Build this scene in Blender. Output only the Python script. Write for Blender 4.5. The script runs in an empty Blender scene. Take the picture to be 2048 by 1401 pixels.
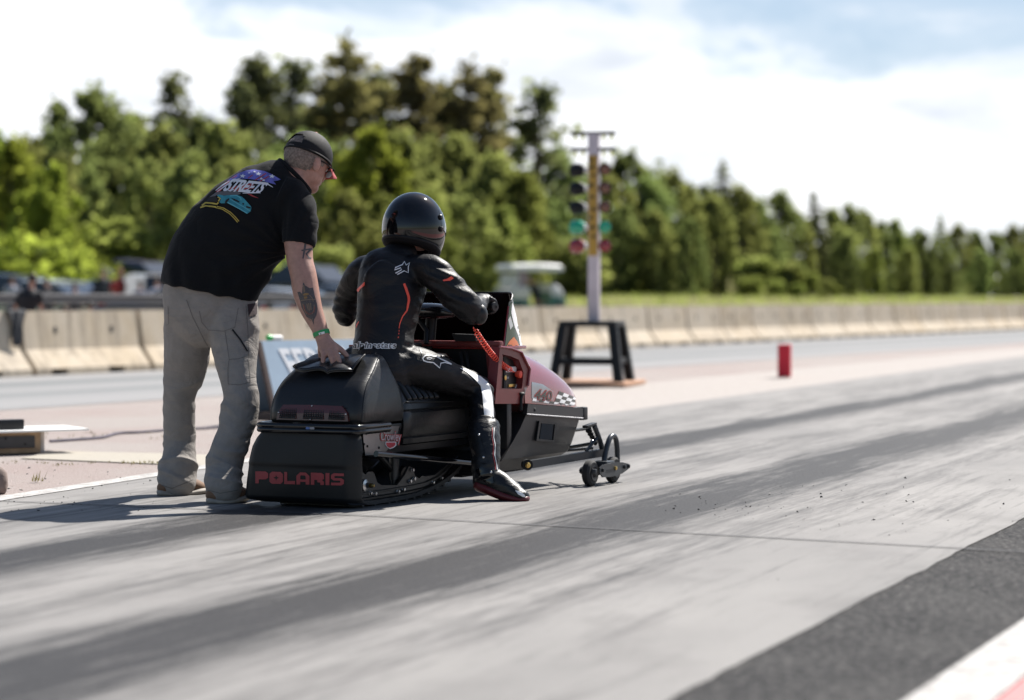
import bpy, bmesh, math, random
from mathutils import Vector, Matrix, Euler, noise
from mathutils.bvhtree import BVHTree

random.seed(7)
S = bpy.context.scene
COL = S.collection
PI = math.pi
V = Vector

# ------------------------------------------------------------------ camera
CAM_H = 0.92
FPX, CX, CY, HY = 4836.0, 1024.0, 700.5, 595.0       # lens in photograph pixels, horizon row
PITCH = math.atan((CY - HY) / FPX)
cam_d = bpy.data.cameras.new("camera")
cam_d.sensor_width = 36.0
cam_d.lens = 36.0 * FPX / 2048.0
cam_d.clip_start = 0.1
cam_d.clip_end = 3000.0
cam_d.dof.use_dof = True
cam_d.dof.focus_distance = 10.95
cam_d.dof.aperture_fstop = 1.75
cam = bpy.data.objects.new("camera", cam_d)
COL.objects.link(cam)
cam.location = (0, 0, CAM_H)
cam.rotation_euler = (PI / 2 - PITCH, 0, 0)
S.camera = cam

# ------------------------------------------------------------------ light
SUN_EL = math.radians(48)
SUN_AZ = math.radians(36)            # clockwise from the view direction (+Y)
sun_dir = V((math.sin(SUN_AZ) * math.cos(SUN_EL), math.cos(SUN_AZ) * math.cos(SUN_EL), math.sin(SUN_EL)))
sd = bpy.data.lights.new("sun", 'SUN')
sd.energy = 5.0
sd.angle = math.radians(0.55)
sd.color = (1.0, 0.955, 0.89)
sun = bpy.data.objects.new("sun", sd)
COL.objects.link(sun)
sun.rotation_euler = sun_dir.to_track_quat('Z', 'Y').to_euler()
sun.location = (5, 5, 20)

S.view_settings.view_transform = 'Standard'
S.view_settings.look = 'None'
S.view_settings.exposure = 0.95
S.view_settings.gamma = 1.0

world = bpy.data.worlds.new("World")
S.world = world
world.use_nodes = True
nt = world.node_tree
nt.nodes.clear()


def N(tree, typ, **kw):
    n = tree.nodes.new(typ)
    for k, val in kw.items():
        setattr(n, k, val)
    return n


def L(tree, a, b):
    tree.links.new(a, b)


def math_node(tree, op, a, b=None, c=None, clamp=False):
    n = N(tree, 'ShaderNodeMath', operation=op)
    n.use_clamp = clamp
    for i, x in enumerate((a, b, c)):
        if x is None:
            continue
        if isinstance(x, (int, float)):
            n.inputs[i].default_value = x
        else:
            L(tree, x, n.inputs[i])
    return n.outputs[0]


def mix_col(tree, fac, a, b, blend='MIX'):
    n = N(tree, 'ShaderNodeMix', data_type='RGBA', blend_type=blend)
    for sock, x in ((n.inputs[0], fac), (n.inputs[6], a), (n.inputs[7], b)):
        if isinstance(x, (int, float)):
            sock.default_value = x
        elif isinstance(x, tuple):
            sock.default_value = (*x, 1) if len(x) == 3 else x
        else:
            L(tree, x, sock)
    return n.outputs[2]


def ramp(tree, fac, stops, interp='LINEAR'):
    n = N(tree, 'ShaderNodeValToRGB')
    n.color_ramp.interpolation = interp
    els = n.color_ramp.elements
    while len(els) < len(stops):
        els.new(0.5)
    for e, (p, c) in zip(els, stops):
        e.position = p
        e.color = (*c, 1) if isinstance(c, tuple) else (c, c, c, 1)
    L(tree, fac, n.inputs[0])
    return n.outputs[0]


def noise_tex(tree, vec, scale, detail=4, rough=0.5, dist=0.0):
    n = N(tree, 'ShaderNodeTexNoise')
    n.inputs['Scale'].default_value = scale
    n.inputs['Detail'].default_value = detail
    n.inputs['Roughness'].default_value = rough
    n.inputs['Distortion'].default_value = dist
    if vec is not None:
        L(tree, vec, n.inputs['Vector'])
    return n.outputs['Fac']


def mapping(tree, vec, scale=(1, 1, 1), loc=(0, 0, 0), rot=(0, 0, 0)):
    n = N(tree, 'ShaderNodeMapping')
    n.inputs['Scale'].default_value = scale
    n.inputs['Location'].default_value = loc
    n.inputs['Rotation'].default_value = rot
    L(tree, vec, n.inputs['Vector'])
    return n.outputs[0]


# sky: physical sky with a bank of bright sun-lit cloud low in the sky on the sun's side
sky = N(nt, 'ShaderNodeTexSky')
sky.sky_type = 'NISHITA'
sky.sun_disc = False
sky.sun_elevation = SUN_EL
sky.sun_rotation = SUN_AZ
sky.air_density = 1.0
sky.dust_density = 0.8
tc = N(nt, 'ShaderNodeTexCoord')
sep = N(nt, 'ShaderNodeSeparateXYZ')
L(nt, tc.outputs['Generated'], sep.inputs[0])
X_, Y_, Z_ = sep.outputs
cl = noise_tex(nt, mapping(nt, tc.outputs['Generated'], (8, 8, 26), (3.1, 0.4, 1.7)), 1.0, 7, 0.6, 0.4)
cl2 = noise_tex(nt, mapping(nt, tc.outputs['Generated'], (3, 3, 5)), 1.0, 5, 0.6)
# a blue opening up and to the right of the view direction, cloud everywhere else low down
az = math_node(nt, 'ARCTAN2', X_, Y_)
edge = math_node(nt, 'SUBTRACT', Z_, math_node(nt, 'MULTIPLY_ADD', az, -0.15, 0.104))
edge = math_node(nt, 'ADD', math_node(nt, 'MULTIPLY', edge, 11.0), math_node(nt, 'MULTIPLY', math_node(nt, 'SUBTRACT', cl, 0.5), 2.3))
opening = ramp(nt, edge, [(0.0, 0.0), (0.30, 0.85), (0.5, 1.0)])
front = ramp(nt, Y_, [(0.0, 0.0), (0.75, 1.0)])
low = ramp(nt, Z_, [(0.0, 1.0), (0.16, 1.0), (0.42, 0.0)])
bank = math_node(nt, 'MULTIPLY', math_node(nt, 'MULTIPLY', front, low), math_node(nt, 'SUBTRACT', 1.0, opening))
wisps = math_node(nt, 'MULTIPLY', ramp(nt, cl2, [(0.46, 0.0), (0.72, 1.0)]), 0.10)
tone = mix_col(nt, ramp(nt, cl, [(0.3, 0.0), (0.6, 1.0)]), (7.0, 7.5, 8.3), (11.2, 11.3, 11.5))
skyc = mix_col(nt, wisps, sky.outputs[0], (6.0, 6.3, 6.8))
low_blue = math_node(nt, 'MULTIPLY', math_node(nt, 'MULTIPLY', front, low), 0.66)
skyc = mix_col(nt, low_blue, skyc, (4.3, 5.6, 7.4))
skyc = mix_col(nt, bank, skyc, tone)
bg = N(nt, 'ShaderNodeBackground')
bg.inputs['Strength'].default_value = 0.06
L(nt, skyc, bg.inputs['Color'])
out = N(nt, 'ShaderNodeOutputWorld')
L(nt, bg.outputs[0], out.inputs['Surface'])

# ------------------------------------------------------------------ pixel <-> place helpers
_c, _s = math.cos(PITCH), math.sin(PITCH)
CAMP = V((0, 0, CAM_H))


def ray(px, py):
    x = (px - CX) / FPX
    y = -(py - CY) / FPX
    return V((x, _c + y * _s, -_s + y * _c))


def ground(px, py, z=0.0):
    r = ray(px, py)
    return CAMP + r * ((z - CAM_H) / r.z)


def at(px, py, Y):
    r = ray(px, py)
    return CAMP + r * (Y / r.y)


# sled frame: origin on the ground under the tail, x to its right, y forward
SLED_TH = math.radians(27)
S_R = V((math.cos(SLED_TH), -math.sin(SLED_TH), 0))
S_F = V((math.sin(SLED_TH), math.cos(SLED_TH), 0))
S_O = ground(712, 1020) - S_R * 0.235
S_M = Matrix.Translation(S_O) @ Matrix.Rotation(-SLED_TH, 4, 'Z')


def sx(px, py, x):                     # point of the sled's plane x seen at a pixel, sled frame
    r = ray(px, py)
    t = ((S_O - CAMP).dot(S_R) + x) / r.dot(S_R)
    p = CAMP + r * t
    return V((x, (p - S_O).dot(S_F), p.z))


def sy(px, py, y):
    r = ray(px, py)
    t = ((S_O - CAMP).dot(S_F) + y) / r.dot(S_F)
    p = CAMP + r * t
    return V(((p - S_O).dot(S_R), y, p.z))


# ------------------------------------------------------------------ mesh builder
def cr(pts, n=6):
    """Catmull-Rom through tuples of floats"""
    P = [tuple(p) for p in pts]
    if len(P) < 3:
        return [V(p) if len(p) == 3 else p for p in P]
    o = []
    k = len(P[0])
    for i in range(len(P) - 1):
        p0 = P[max(i - 1, 0)]; p1 = P[i]; p2 = P[i + 1]; p3 = P[min(i + 2, len(P) - 1)]
        for j in range(n):
            t = j / n
            o.append(tuple(0.5 * ((2 * p1[a]) + (-p0[a] + p2[a]) * t + (2 * p0[a] - 5 * p1[a] + 4 * p2[a] - p3[a]) * t * t
                                  + (-p0[a] + 3 * p1[a] - 3 * p2[a] + p3[a]) * t ** 3) for a in range(k)))
    o.append(P[-1])
    return [V(p) if k == 3 else p for p in o]


class MB:
    def __init__(self):
        self.v = []; self.f = []; self.m = []

    def add(self, vs, fs, mi=0):
        b = len(self.v)
        self.v += [V(p) for p in vs]
        self.f += [tuple(b + i for i in f) for f in fs]
        self.m += [mi] * len(fs)
        return self

    def box(self, c, s, rot=None, mi=0, bev=0.0, seg=2):
        bm = bmesh.new()
        bmesh.ops.create_cube(bm, size=1.0)
        for v in bm.verts:
            v.co = V((v.co.x * s[0], v.co.y * s[1], v.co.z * s[2]))
        if bev > 0:
            bmesh.ops.bevel(bm, geom=bm.edges[:], offset=bev, segments=seg, affect='EDGES', profile=0.6)
        M = Matrix.Identity(3)
        if rot is not None:
            M = rot.to_3x3() if isinstance(rot, Matrix) else Euler(rot).to_matrix()
        bm.verts.index_update()
        vs = [M @ v.co + V(c) for v in bm.verts]
        fs = [tuple(v.index for v in f.verts) for f in bm.faces]
        bm.free()
        return self.add(vs, fs, mi)

    def loft(self, rings, cap0=True, cap1=True, closed=True, mi=0, loop=False):
        n = len(rings[0]); vs = [p for r in rings for p in r]; fs = []
        m = len(rings)
        for i in range(m if loop else m - 1):
            for j in range(n if closed else n - 1):
                a = i * n + j; b = i * n + (j + 1) % n
                c = ((i + 1) % m) * n + (j + 1) % n; d = ((i + 1) % m) * n + j
                fs.append((a, b, c, d))
        if not loop:
            if cap0:
                fs.append(tuple(reversed(range(n))))
            if cap1:
                fs.append(tuple(range((m - 1) * n, m * n)))
        return self.add(vs, fs, mi)

    def tube(self, pts, r, seg=12, cap=True, closed=False, mi=0, smooth=0, side=None, flat=1.0, round_ends=False):
        """round tube; r is a number or one per point; flat squeezes it across `side`"""
        P = [V(p) for p in pts]
        R = list(r) if isinstance(r, (list, tuple)) else [r] * len(P)
        if smooth:
            q = cr([(*p, rr) for p, rr in zip(P, R)], smooth) if not closed else cr([(*p, rr) for p, rr in zip(P + P[:1], R + R[:1])], smooth)[:-1]
            P = [V(a[:3]) for a in q]; R = [a[3] for a in q]
        if round_ends and not closed:
            t0 = (P[0] - P[1]).normalized(); t1 = (P[-1] - P[-2]).normalized()
            pre = [(P[0] + t0 * R[0] * math.sin(a), R[0] * math.cos(a)) for a in (1.45, 1.15, .8, .4)]
            post = [(P[-1] + t1 * R[-1] * math.sin(a), R[-1] * math.cos(a)) for a in (.4, .8, 1.15, 1.45)]
            P = [a for a, _ in pre] + P + [a for a, _ in post]
            R = [b for _, b in pre] + R + [b for _, b in post]
        n = len(P)
        T = []
        for i in range(n):
            if closed:
                t = P[(i + 1) % n] - P[i - 1]
            else:
                t = P[min(i + 1, n - 1)] - P[max(i - 1, 0)]
            T.append(t.normalized() if t.length > 1e-9 else V((0, 0, 1)))
        u = V(side) if side is not None else (V((0, 0, 1)) if abs(T[0].z) < 0.9 else V((1, 0, 0)))
        rings = []
        for i in range(n):
            if side is not None:
                u = V(side)
            u = (u - T[i] * u.dot(T[i])).normalized()
            w = T[i].cross(u)
            rings.append([P[i] + (u * math.cos(2 * PI * k / seg) * flat + w * math.sin(2 * PI * k / seg)) * R[i] for k in range(seg)])
        return self.loft(rings, cap, cap, True, mi, loop=closed)

    def pxt(self, rows, seg=20, smooth=4, mi=0, round_ends=True):
        """limb traced in the photograph: rows (px, py, depth Y, half width in px, half depth in m or None)"""
        C = []
        for r in rows:
            p = at(r[0], r[1], r[2]); a = r[3] * r[2] / FPX
            C.append((*p, a, r[4] if len(r) > 4 and r[4] else a))
        if smooth and len(C) > 2:
            C = cr(C, smooth)
        P = [V(c[:3]) for c in C]; A = [c[3] for c in C]; B = [c[4] for c in C]
        n = len(P)
        if round_ends:
            t0 = (P[0] - P[1]).normalized(); t1 = (P[-1] - P[-2]).normalized()
            ang = (1.4, 1.05, .7, .35)
            P = [P[0] + t0 * min(A[0], B[0]) * math.sin(a) for a in ang] + P + [P[-1] + t1 * min(A[-1], B[-1]) * math.sin(a) for a in reversed(ang)]
            A = [A[0] * math.cos(a) for a in ang] + A + [A[-1] * math.cos(a) for a in reversed(ang)]
            B = [B[0] * math.cos(a) for a in ang] + B + [B[-1] * math.cos(a) for a in reversed(ang)]
            n = len(P)
        rings = []
        vd = V((0, 1, 0))
        for i in range(n):
            t = (P[min(i + 1, n - 1)] - P[max(i - 1, 0)]).normalized()
            sd_ = t.cross(vd)
            if sd_.length < 0.25:
                sd_ = t.cross(V((0, 0.3, 1)))
            sd_.normalize()
            d = sd_.cross(t).normalized()
            rings.append([P[i] + sd_ * math.cos(2 * PI * k / seg) * A[i] + d * math.sin(2 * PI * k / seg) * B[i] for k in range(seg)])
        return self.loft(rings, True, True, True, mi)

    def prism(self, pts, vec, mi=0):
        P = [V(p) for p in pts]; w = V(vec); n = len(P)
        fs = [tuple(range(n)), tuple(reversed(range(n, 2 * n)))]
        fs += [(i, i + n, (i + 1) % n + n, (i + 1) % n) for i in range(n)]
        return self.add(P + [p + w for p in P], fs, mi)

    def plate_hole(self, outer, inner, vec, mi=0):
        """ring plate: outer and inner outlines with the same number of points"""
        n = len(outer); w = V(vec)
        A = [V(p) for p in outer]; B = [V(p) for p in inner]
        vs = A + B + [p + w for p in A] + [p + w for p in B]
        fs = []
        for i in range(n):
            j = (i + 1) % n
            fs += [(i, j, n + j, n + i), (2 * n + j, 2 * n + i, 3 * n + i, 3 * n + j), (j, i, 2 * n + i, 2 * n + j), (n + i, n + j, 3 * n + j, 3 * n + i)]
        return self.add(vs, fs, mi)

    def lathe(self, prof, o=(0, 0, 0), axis=(0, 0, 1), seg=24, mi=0, cap=True):
        ax = V(axis).normalized()
        u = ax.orthogonal().normalized(); w = ax.cross(u)
        rings = [[V(o) + ax * h + (u * math.cos(2 * PI * k / seg) + w * math.sin(2 * PI * k / seg)) * max(r, 1e-4) for k in range(seg)] for r, h in prof]
        return self.loft(rings, cap, cap, True, mi)

    def ball(self, c, r, seg=20, rings=12, mi=0, rot=None):
        r = (r, r, r) if isinstance(r, (int, float)) else r
        M = rot.to_3x3() if rot is not None else Matrix.Identity(3)
        rg = []
        for i in range(rings + 1):
            a = PI * (0.02 + 0.96 * i / rings)
            rg.append([V(c) + M @ V((r[0] * math.sin(a) * math.cos(2 * PI * k / seg), r[1] * math.sin(a) * math.sin(2 * PI * k / seg), r[2] * math.cos(a))) for k in range(seg)])
        return self.loft(rg, True, True, True, mi)

    def grid(self, fn, nu, nv, mi=0, thick=None):
        P = [[V(fn(i / nu, j / nv)) for i in range(nu + 1)] for j in range(nv + 1)]
        n = nu + 1
        vs = [p for row in P for p in row]
        fs = [(j * n + i, j * n + i + 1, (j + 1) * n + i + 1, (j + 1) * n + i) for j in range(nv) for i in range(nu)]
        if thick is not None:
            w = V(thick); b = len(vs)
            vs = vs + [p + w for p in vs]
            fs = fs + [tuple(b + k for k in reversed(f)) for f in fs]
            edge = [i for i in range(n)] + [j * n + n - 1 for j in range(1, nv + 1)] + [nv * n + i for i in range(n - 2, -1, -1)] + [j * n for j in range(nv - 1, 0, -1)]
            for a, c in zip(edge, edge[1:] + edge[:1]):
                fs.append((c, a, a + b, c + b))
        return self.add(vs, fs, mi)

    def transform(self, M):
        self.v = [M @ p for p in self.v]
        return self

    def mesh(self, name, frame=None):
        me = bpy.data.meshes.new(name)
        me.from_pydata([tuple(p) for p in self.v], [], self.f)
        me.polygons.foreach_set('material_index', self.m)
        bm = bmesh.new(); bm.from_mesh(me)
        bmesh.ops.recalc_face_normals(bm, faces=bm.faces[:])
        bm.to_mesh(me); bm.free()
        if frame is not None:
            me.transform(frame)
        me.update()
        return me


WM = {}                                  # world matrix of every thing


def thing(name, label, cat, loc=(0, 0, 0), rotz=0.0, group=None):
    o = bpy.data.objects.new(name, None)
    o.empty_display_size = 0.1
    COL.objects.link(o)
    o.location = loc
    o.rotation_euler = (0, 0, rotz)
    o['label'] = label; o['category'] = cat
    if group:
        o['group'] = group
    WM[o.name] = Matrix.Translation(V(loc)) @ Matrix.Rotation(rotz, 4, 'Z')
    return o


def link_mesh(name, me, mats, parent=None, frame=None, smooth=35, label=None):
    """frame: where the mesh's coordinates live (None: its parent's own frame)"""
    for m in (mats if isinstance(mats, (list, tuple)) else [mats]):
        me.materials.append(m)
    if smooth is not None and len(me.polygons):
        me.polygons.foreach_set('use_smooth', [True] * len(me.polygons))
        if smooth < 180:
            me.set_sharp_from_angle(angle=math.radians(smooth))
    o = bpy.data.objects.new(name, me)
    COL.objects.link(o)
    if parent is not None:
        o.parent = parent
        WM[o.name] = WM[parent.name]
        if frame is not None:
            me.transform(WM[parent.name].inverted() @ frame)
    else:
        WM[o.name] = Matrix.Identity(4)
        if frame is not None:
            me.transform(frame)
    if label:
        o['label'] = label
    return o


def put(name, mb, mats, parent=None, frame=None, smooth=35, label=None):
    return link_mesh(name, mb.mesh(name), mats, parent, frame, smooth, label)


def tag(o, label=None, cat=None, group=None, kind=None):
    if label:
        o['label'] = label
    if cat:
        o['category'] = cat
    if group:
        o['group'] = group
    if kind:
        o['kind'] = kind
    return o


def copy_tree(o, loc=None, rotz=None, label=None):
    r = o.copy(); COL.objects.link(r)
    if loc is not None:
        r.location = loc
    if rotz is not None:
        r.rotation_euler = (0, 0, rotz)
    if label:
        r['label'] = label
    for ch in o.children:
        c = ch.copy(); COL.objects.link(c); c.parent = r
        for g in ch.children:
            d = g.copy(); COL.objects.link(d); d.parent = c
    return r


def fuse(mb, voxel=0.008, smooth=6, fac=0.5):
    """one continuous skin round overlapping closed shapes"""
    me = mb.mesh("tmp")
    o = bpy.data.objects.new("tmp", me); COL.objects.link(o)
    r = o.modifiers.new("r", 'REMESH'); r.mode = 'VOXEL'; r.voxel_size = voxel; r.adaptivity = 0.0
    if smooth:
        s = o.modifiers.new("s", 'SMOOTH'); s.factor = fac; s.iterations = smooth
    dg = bpy.context.evaluated_depsgraph_get()
    dg.update()
    out_ = bpy.data.meshes.new_from_object(o.evaluated_get(dg))
    bpy.data.objects.remove(o); bpy.data.meshes.remove(me)
    return out_


def displace(me, fn):
    me.update()
    nors = [v.normal.copy() for v in me.vertices]
    for v, n in zip(me.vertices, nors):
        v.co = v.co + n * fn(v.co, n)
    me.update()


def bvh_of(*meshes):
    vs = []; fs = []
    for me in meshes:
        b = len(vs)
        vs += [v.co.copy() for v in me.vertices]
        fs += [tuple(b + i for i in p.vertices) for p in me.polygons]
    return BVHTree.FromPolygons(vs, fs)


def cut(me, keep):
    """drop the faces whose centre fails keep()"""
    bm = bmesh.new(); bm.from_mesh(me)
    bmesh.ops.delete(bm, geom=[f for f in bm.faces if not keep(f.calc_center_median())], context='FACES')
    bm.to_mesh(me); bm.free()
    me.update()
    return me


def split_poly(polys, maxlen):
    """2-D polygons -> triangles with short edges"""
    bm = bmesh.new()
    for P in polys:
        vs = [bm.verts.new((p[0], p[1], 0)) for p in P]
        try:
            bm.faces.new(vs)
        except ValueError:
            pass
    bmesh.ops.triangulate(bm, faces=bm.faces[:])
    for _ in range(7):
        lng = [e for e in bm.edges if e.calc_length() > maxlen]
        if not lng:
            break
        bmesh.ops.subdivide_edges(bm, edges=lng, cuts=1)
        bmesh.ops.triangulate(bm, faces=[f for f in bm.faces if len(f.verts) > 3])
    bm.verts.index_update()
    vs = [(v.co.x, v.co.y) for v in bm.verts]
    fs = [tuple(v.index for v in f.verts) for f in bm.faces]
    bm.free()
    return vs, fs


def on_surface(vs, fs, bvh, off=0.0025, lim=0.15):
    """lay flat pieces (photograph pixels) on the surface seen there; world coordinates"""
    P = []
    for x, y in vs:
        r = ray(x, y).normalized()
        h, n, i, d = bvh.ray_cast(CAMP, r)
        if h is None:
            P.append(None)
        else:
            if n.dot(r) > 0:
                n = -n
            P.append(h + (n * 0.6 - r * 0.4) * off)
    mb = MB()
    idx = {}
    vv = []
    for i, p in enumerate(P):
        if p is not None:
            idx[i] = len(vv); vv.append(p)
    ff = []
    for f in fs:
        if all(i in idx for i in f):
            q = [P[i] for i in f]
            if max((q[0] - q[1]).length, (q[1] - q[2]).length, (q[0] - q[2]).length) < lim:
                ff.append(tuple(idx[i] for i in f))
    return mb.add(vv, ff)


def patch(polys, bvh, off=0.0025, maxlen=4.0):
    vs, fs = split_poly(polys, maxlen)
    return on_surface(vs, fs, bvh, off)


def line_px(pts, w):
    """a stroke in pixels -> quads; w one width or one per point"""
    W = w if isinstance(w, (list, tuple)) else [w] * len(pts)
    o = []
    L_ = []
    for i, p in enumerate(pts):
        a = pts[max(i - 1, 0)]; b = pts[min(i + 1, len(pts) - 1)]
        dx, dy = b[0] - a[0], b[1] - a[1]
        l = math.hypot(dx, dy) or 1
        L_.append(((p[0] - dy / l * W[i] / 2, p[1] + dx / l * W[i] / 2), (p[0] + dy / l * W[i] / 2, p[1] - dx / l * W[i] / 2)))
    for (a, b), (c, d) in zip(L_, L_[1:]):
        o.append([a, b, d, c])
    return o


def text_flat(txt, bold=0.0, outline=None, spacing=1.0):
    """lettering as flat triangles in its own unit box: (verts, faces, width, height)"""
    cu = bpy.data.curves.new("t", 'FONT')
    cu.body = txt
    cu.size = 1.0
    cu.space_character = spacing
    cu.offset = bold
    cu.resolution_u = 3
    if outline:
        cu.fill_mode = 'NONE'; cu.bevel_depth = outline; cu.bevel_resolution = 0
    o = bpy.data.objects.new("t", cu); COL.objects.link(o)
    dg = bpy.context.evaluated_depsgraph_get(); dg.update()
    me = bpy.data.meshes.new_from_object(o.evaluated_get(dg))
    vs = [(v.co.x, v.co.y) for v in me.vertices]
    fs = []
    for p in me.polygons:
        q = list(p.vertices)
        for k in range(1, len(q) - 1):
            fs.append((q[0], q[k], q[k + 1]))
    bpy.data.objects.remove(o); bpy.data.curves.remove(cu); bpy.data.meshes.remove(me)
    x0 = min(v[0] for v in vs); x1 = max(v[0] for v in vs); y0 = min(v[1] for v in vs); y1 = max(v[1] for v in vs)
    return [((x - x0) / (x1 - x0), (y - y0) / (y1 - y0)) for x, y in vs], fs


def warp(vs, tl, tr, bl, br):
    """unit box -> pixel quad"""
    o = []
    for u, v in vs:
        a = (tl[0] + (tr[0] - tl[0]) * u, tl[1] + (tr[1] - tl[1]) * u)
        b = (bl[0] + (br[0] - bl[0]) * u, bl[1] + (br[1] - bl[1]) * u)
        o.append((b[0] + (a[0] - b[0]) * v, b[1] + (a[1] - b[1]) * v))
    return o


# ------------------------------------------------------------------ materials
def mat(name, col, rough=0.5, metal=0.0, var=0.12, vscale=8.0, bump=0.0, bscale=60.0, coat=0.0, spec=0.5, sheen=0.0, rvar=0.0, crease=None):
    m = bpy.data.materials.new(name)
    m.use_nodes = True
    t = m.node_tree
    b = t.nodes['Principled BSDF']
    co = N(t, 'ShaderNodeTexCoord').outputs['Object']
    nz = noise_tex(t, co, vscale, 5, 0.6)
    c = mix_col(t, math_node(t, 'MULTIPLY', math_node(t, 'SUBTRACT', nz, 0.35, clamp=True), 2.2, clamp=True), tuple(x * (1 - var) for x in col), tuple(min(1, x * (1 + var)) for x in col))
    L(t, c, b.inputs['Base Color'])
    b.inputs['Roughness'].default_value = rough
    b.inputs['Metallic'].default_value = metal
    b.inputs['Specular IOR Level'].default_value = spec
    if rvar:
        r = math_node(t, 'MULTIPLY_ADD', nz, rvar * 2, rough - rvar)
        L(t, r, b.inputs['Roughness'])
    if coat:
        b.inputs['Coat Weight'].default_value = coat
        b.inputs['Coat Roughness'].default_value = 0.04
    if sheen:
        b.inputs['Sheen Weight'].default_value = sheen
        b.inputs['Sheen Roughness'].default_value = 0.5
    if bump:
        bn = N(t, 'ShaderNodeBump')
        bn.inputs['Strength'].default_value = bump
        bn.inputs['Distance'].default_value = 0.004
        L(t, noise_tex(t, co, bscale, 4, 0.6), bn.inputs['Height'])
        L(t, bn.outputs[0], b.inputs['Normal'])
        if crease:                                     # (strength, scale, depth): soft cloth or leather creases
            b2 = N(t, 'ShaderNodeBump')
            b2.inputs['Strength'].default_value = crease[0]
            b2.inputs['Distance'].default_value = crease[2]
            w = noise_tex(t, mapping(t, co, (1.0, 1.0, 1.9)), crease[1], 3, 0.55, 1.1)
            w = math_node(t, 'ABSOLUTE', math_node(t, 'SUBTRACT', w, 0.5))
            L(t, math_node(t, 'POWER', math_node(t, 'MULTIPLY', w, 4.0, clamp=True), 0.6), b2.inputs['Height'])
            L(t, bn.outputs[0], b2.inputs['Normal'])
            L(t, b2.outputs[0], b.inputs['Normal'])
    return m


def flat_mat(name, col, rough=0.5, metal=0.0, spec=0.5):
    return mat(name, col, rough, metal, var=0.05, spec=spec)


M = {}
M['leather'] = mat('black_leather', (0.0065, 0.0065, 0.008), 0.52, spec=0.33, bump=0.25, bscale=180, vscale=20, rvar=0.08, crease=(.22, 6.5, .010))
M['vinyl'] = mat('black_vinyl', (0.009, 0.0095, 0.0105), 0.38, spec=0.45, bump=0.12, bscale=220, vscale=9, rvar=0.06, crease=(.10, 3.2, .012))
M['stretch'] = mat('ribbed_stretch_fabric', (0.006, 0.006, 0.007), 0.8, spec=0.2, bump=0.3, bscale=300)
M['rubber'] = mat('black_rubber', (0.007, 0.0075, 0.0085), 0.62, spec=0.3, bump=0.12, bscale=60, vscale=14)
M['plastic'] = mat('black_plastic', (0.008, 0.0085, 0.010), 0.42, spec=0.4, bump=0.05, bscale=200, vscale=12)
M['gloss'] = mat('gloss_black', (0.004, 0.004, 0.005), 0.06, var=0.02)
M['frame'] = mat('dark_frame_paint', (0.036, 0.041, 0.048), 0.36, metal=0.2, vscale=25)
M['steel'] = mat('bare_steel', (0.50, 0.50, 0.52), 0.28, metal=1.0, vscale=30, rvar=0.08)
M['brushed'] = mat('brushed_dark_plate', (0.26, 0.26, 0.27), 0.34, metal=1.0, vscale=12, rvar=0.1)
M['gold'] = mat('brass', (0.62, 0.42, 0.14), 0.3, metal=1.0)
M['rail'] = mat('dark_anodised_rail', (0.055, 0.056, 0.06), 0.42, metal=0.5, vscale=18, rvar=0.08)
M['white'] = flat_mat('white_print', (0.80, 0.80, 0.80), 0.5)
M['orange'] = flat_mat('bright_red_orange', (0.88, 0.10, 0.055), 0.5)
M['dark'] = flat_mat('deep_black', (0.004, 0.004, 0.005), 0.7)

# ================================================================== SETTING
def surf(name, col_fn, rough=0.85, bump=0.4, bscale=120, spec=0.12, bdist=0.004):
    """ground material: col_fn(tree, object coords) -> colour socket"""
    m = bpy.data.materials.new(name); m.use_nodes = True
    t = m.node_tree; b = t.nodes['Principled BSDF']
    co = N(t, 'ShaderNodeTexCoord').outputs['Object']
    c, r = col_fn(t, co)
    L(t, c, b.inputs['Base Color'])
    if r is None:
        b.inputs['Roughness'].default_value = rough
    else:
        L(t, r, b.inputs['Roughness'])
    b.inputs['Specular IOR Level'].default_value = spec
    bn = N(t, 'ShaderNodeBump'); bn.inputs['Strength'].default_value = bump; bn.inputs['Distance'].default_value = bdist
    L(t, noise_tex(t, co, bscale, 5, 0.65), bn.inputs['Height'])
    L(t, bn.outputs[0], b.inputs['Normal'])
    return m


def gauss(t, x, c, w):
    d = math_node(t, 'DIVIDE', math_node(t, 'SUBTRACT', x, c), w)
    return math_node(t, 'POWER', 2.718, math_node(t, 'MULTIPLY', math_node(t, 'MULTIPLY', d, d), -1.0))


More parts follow.
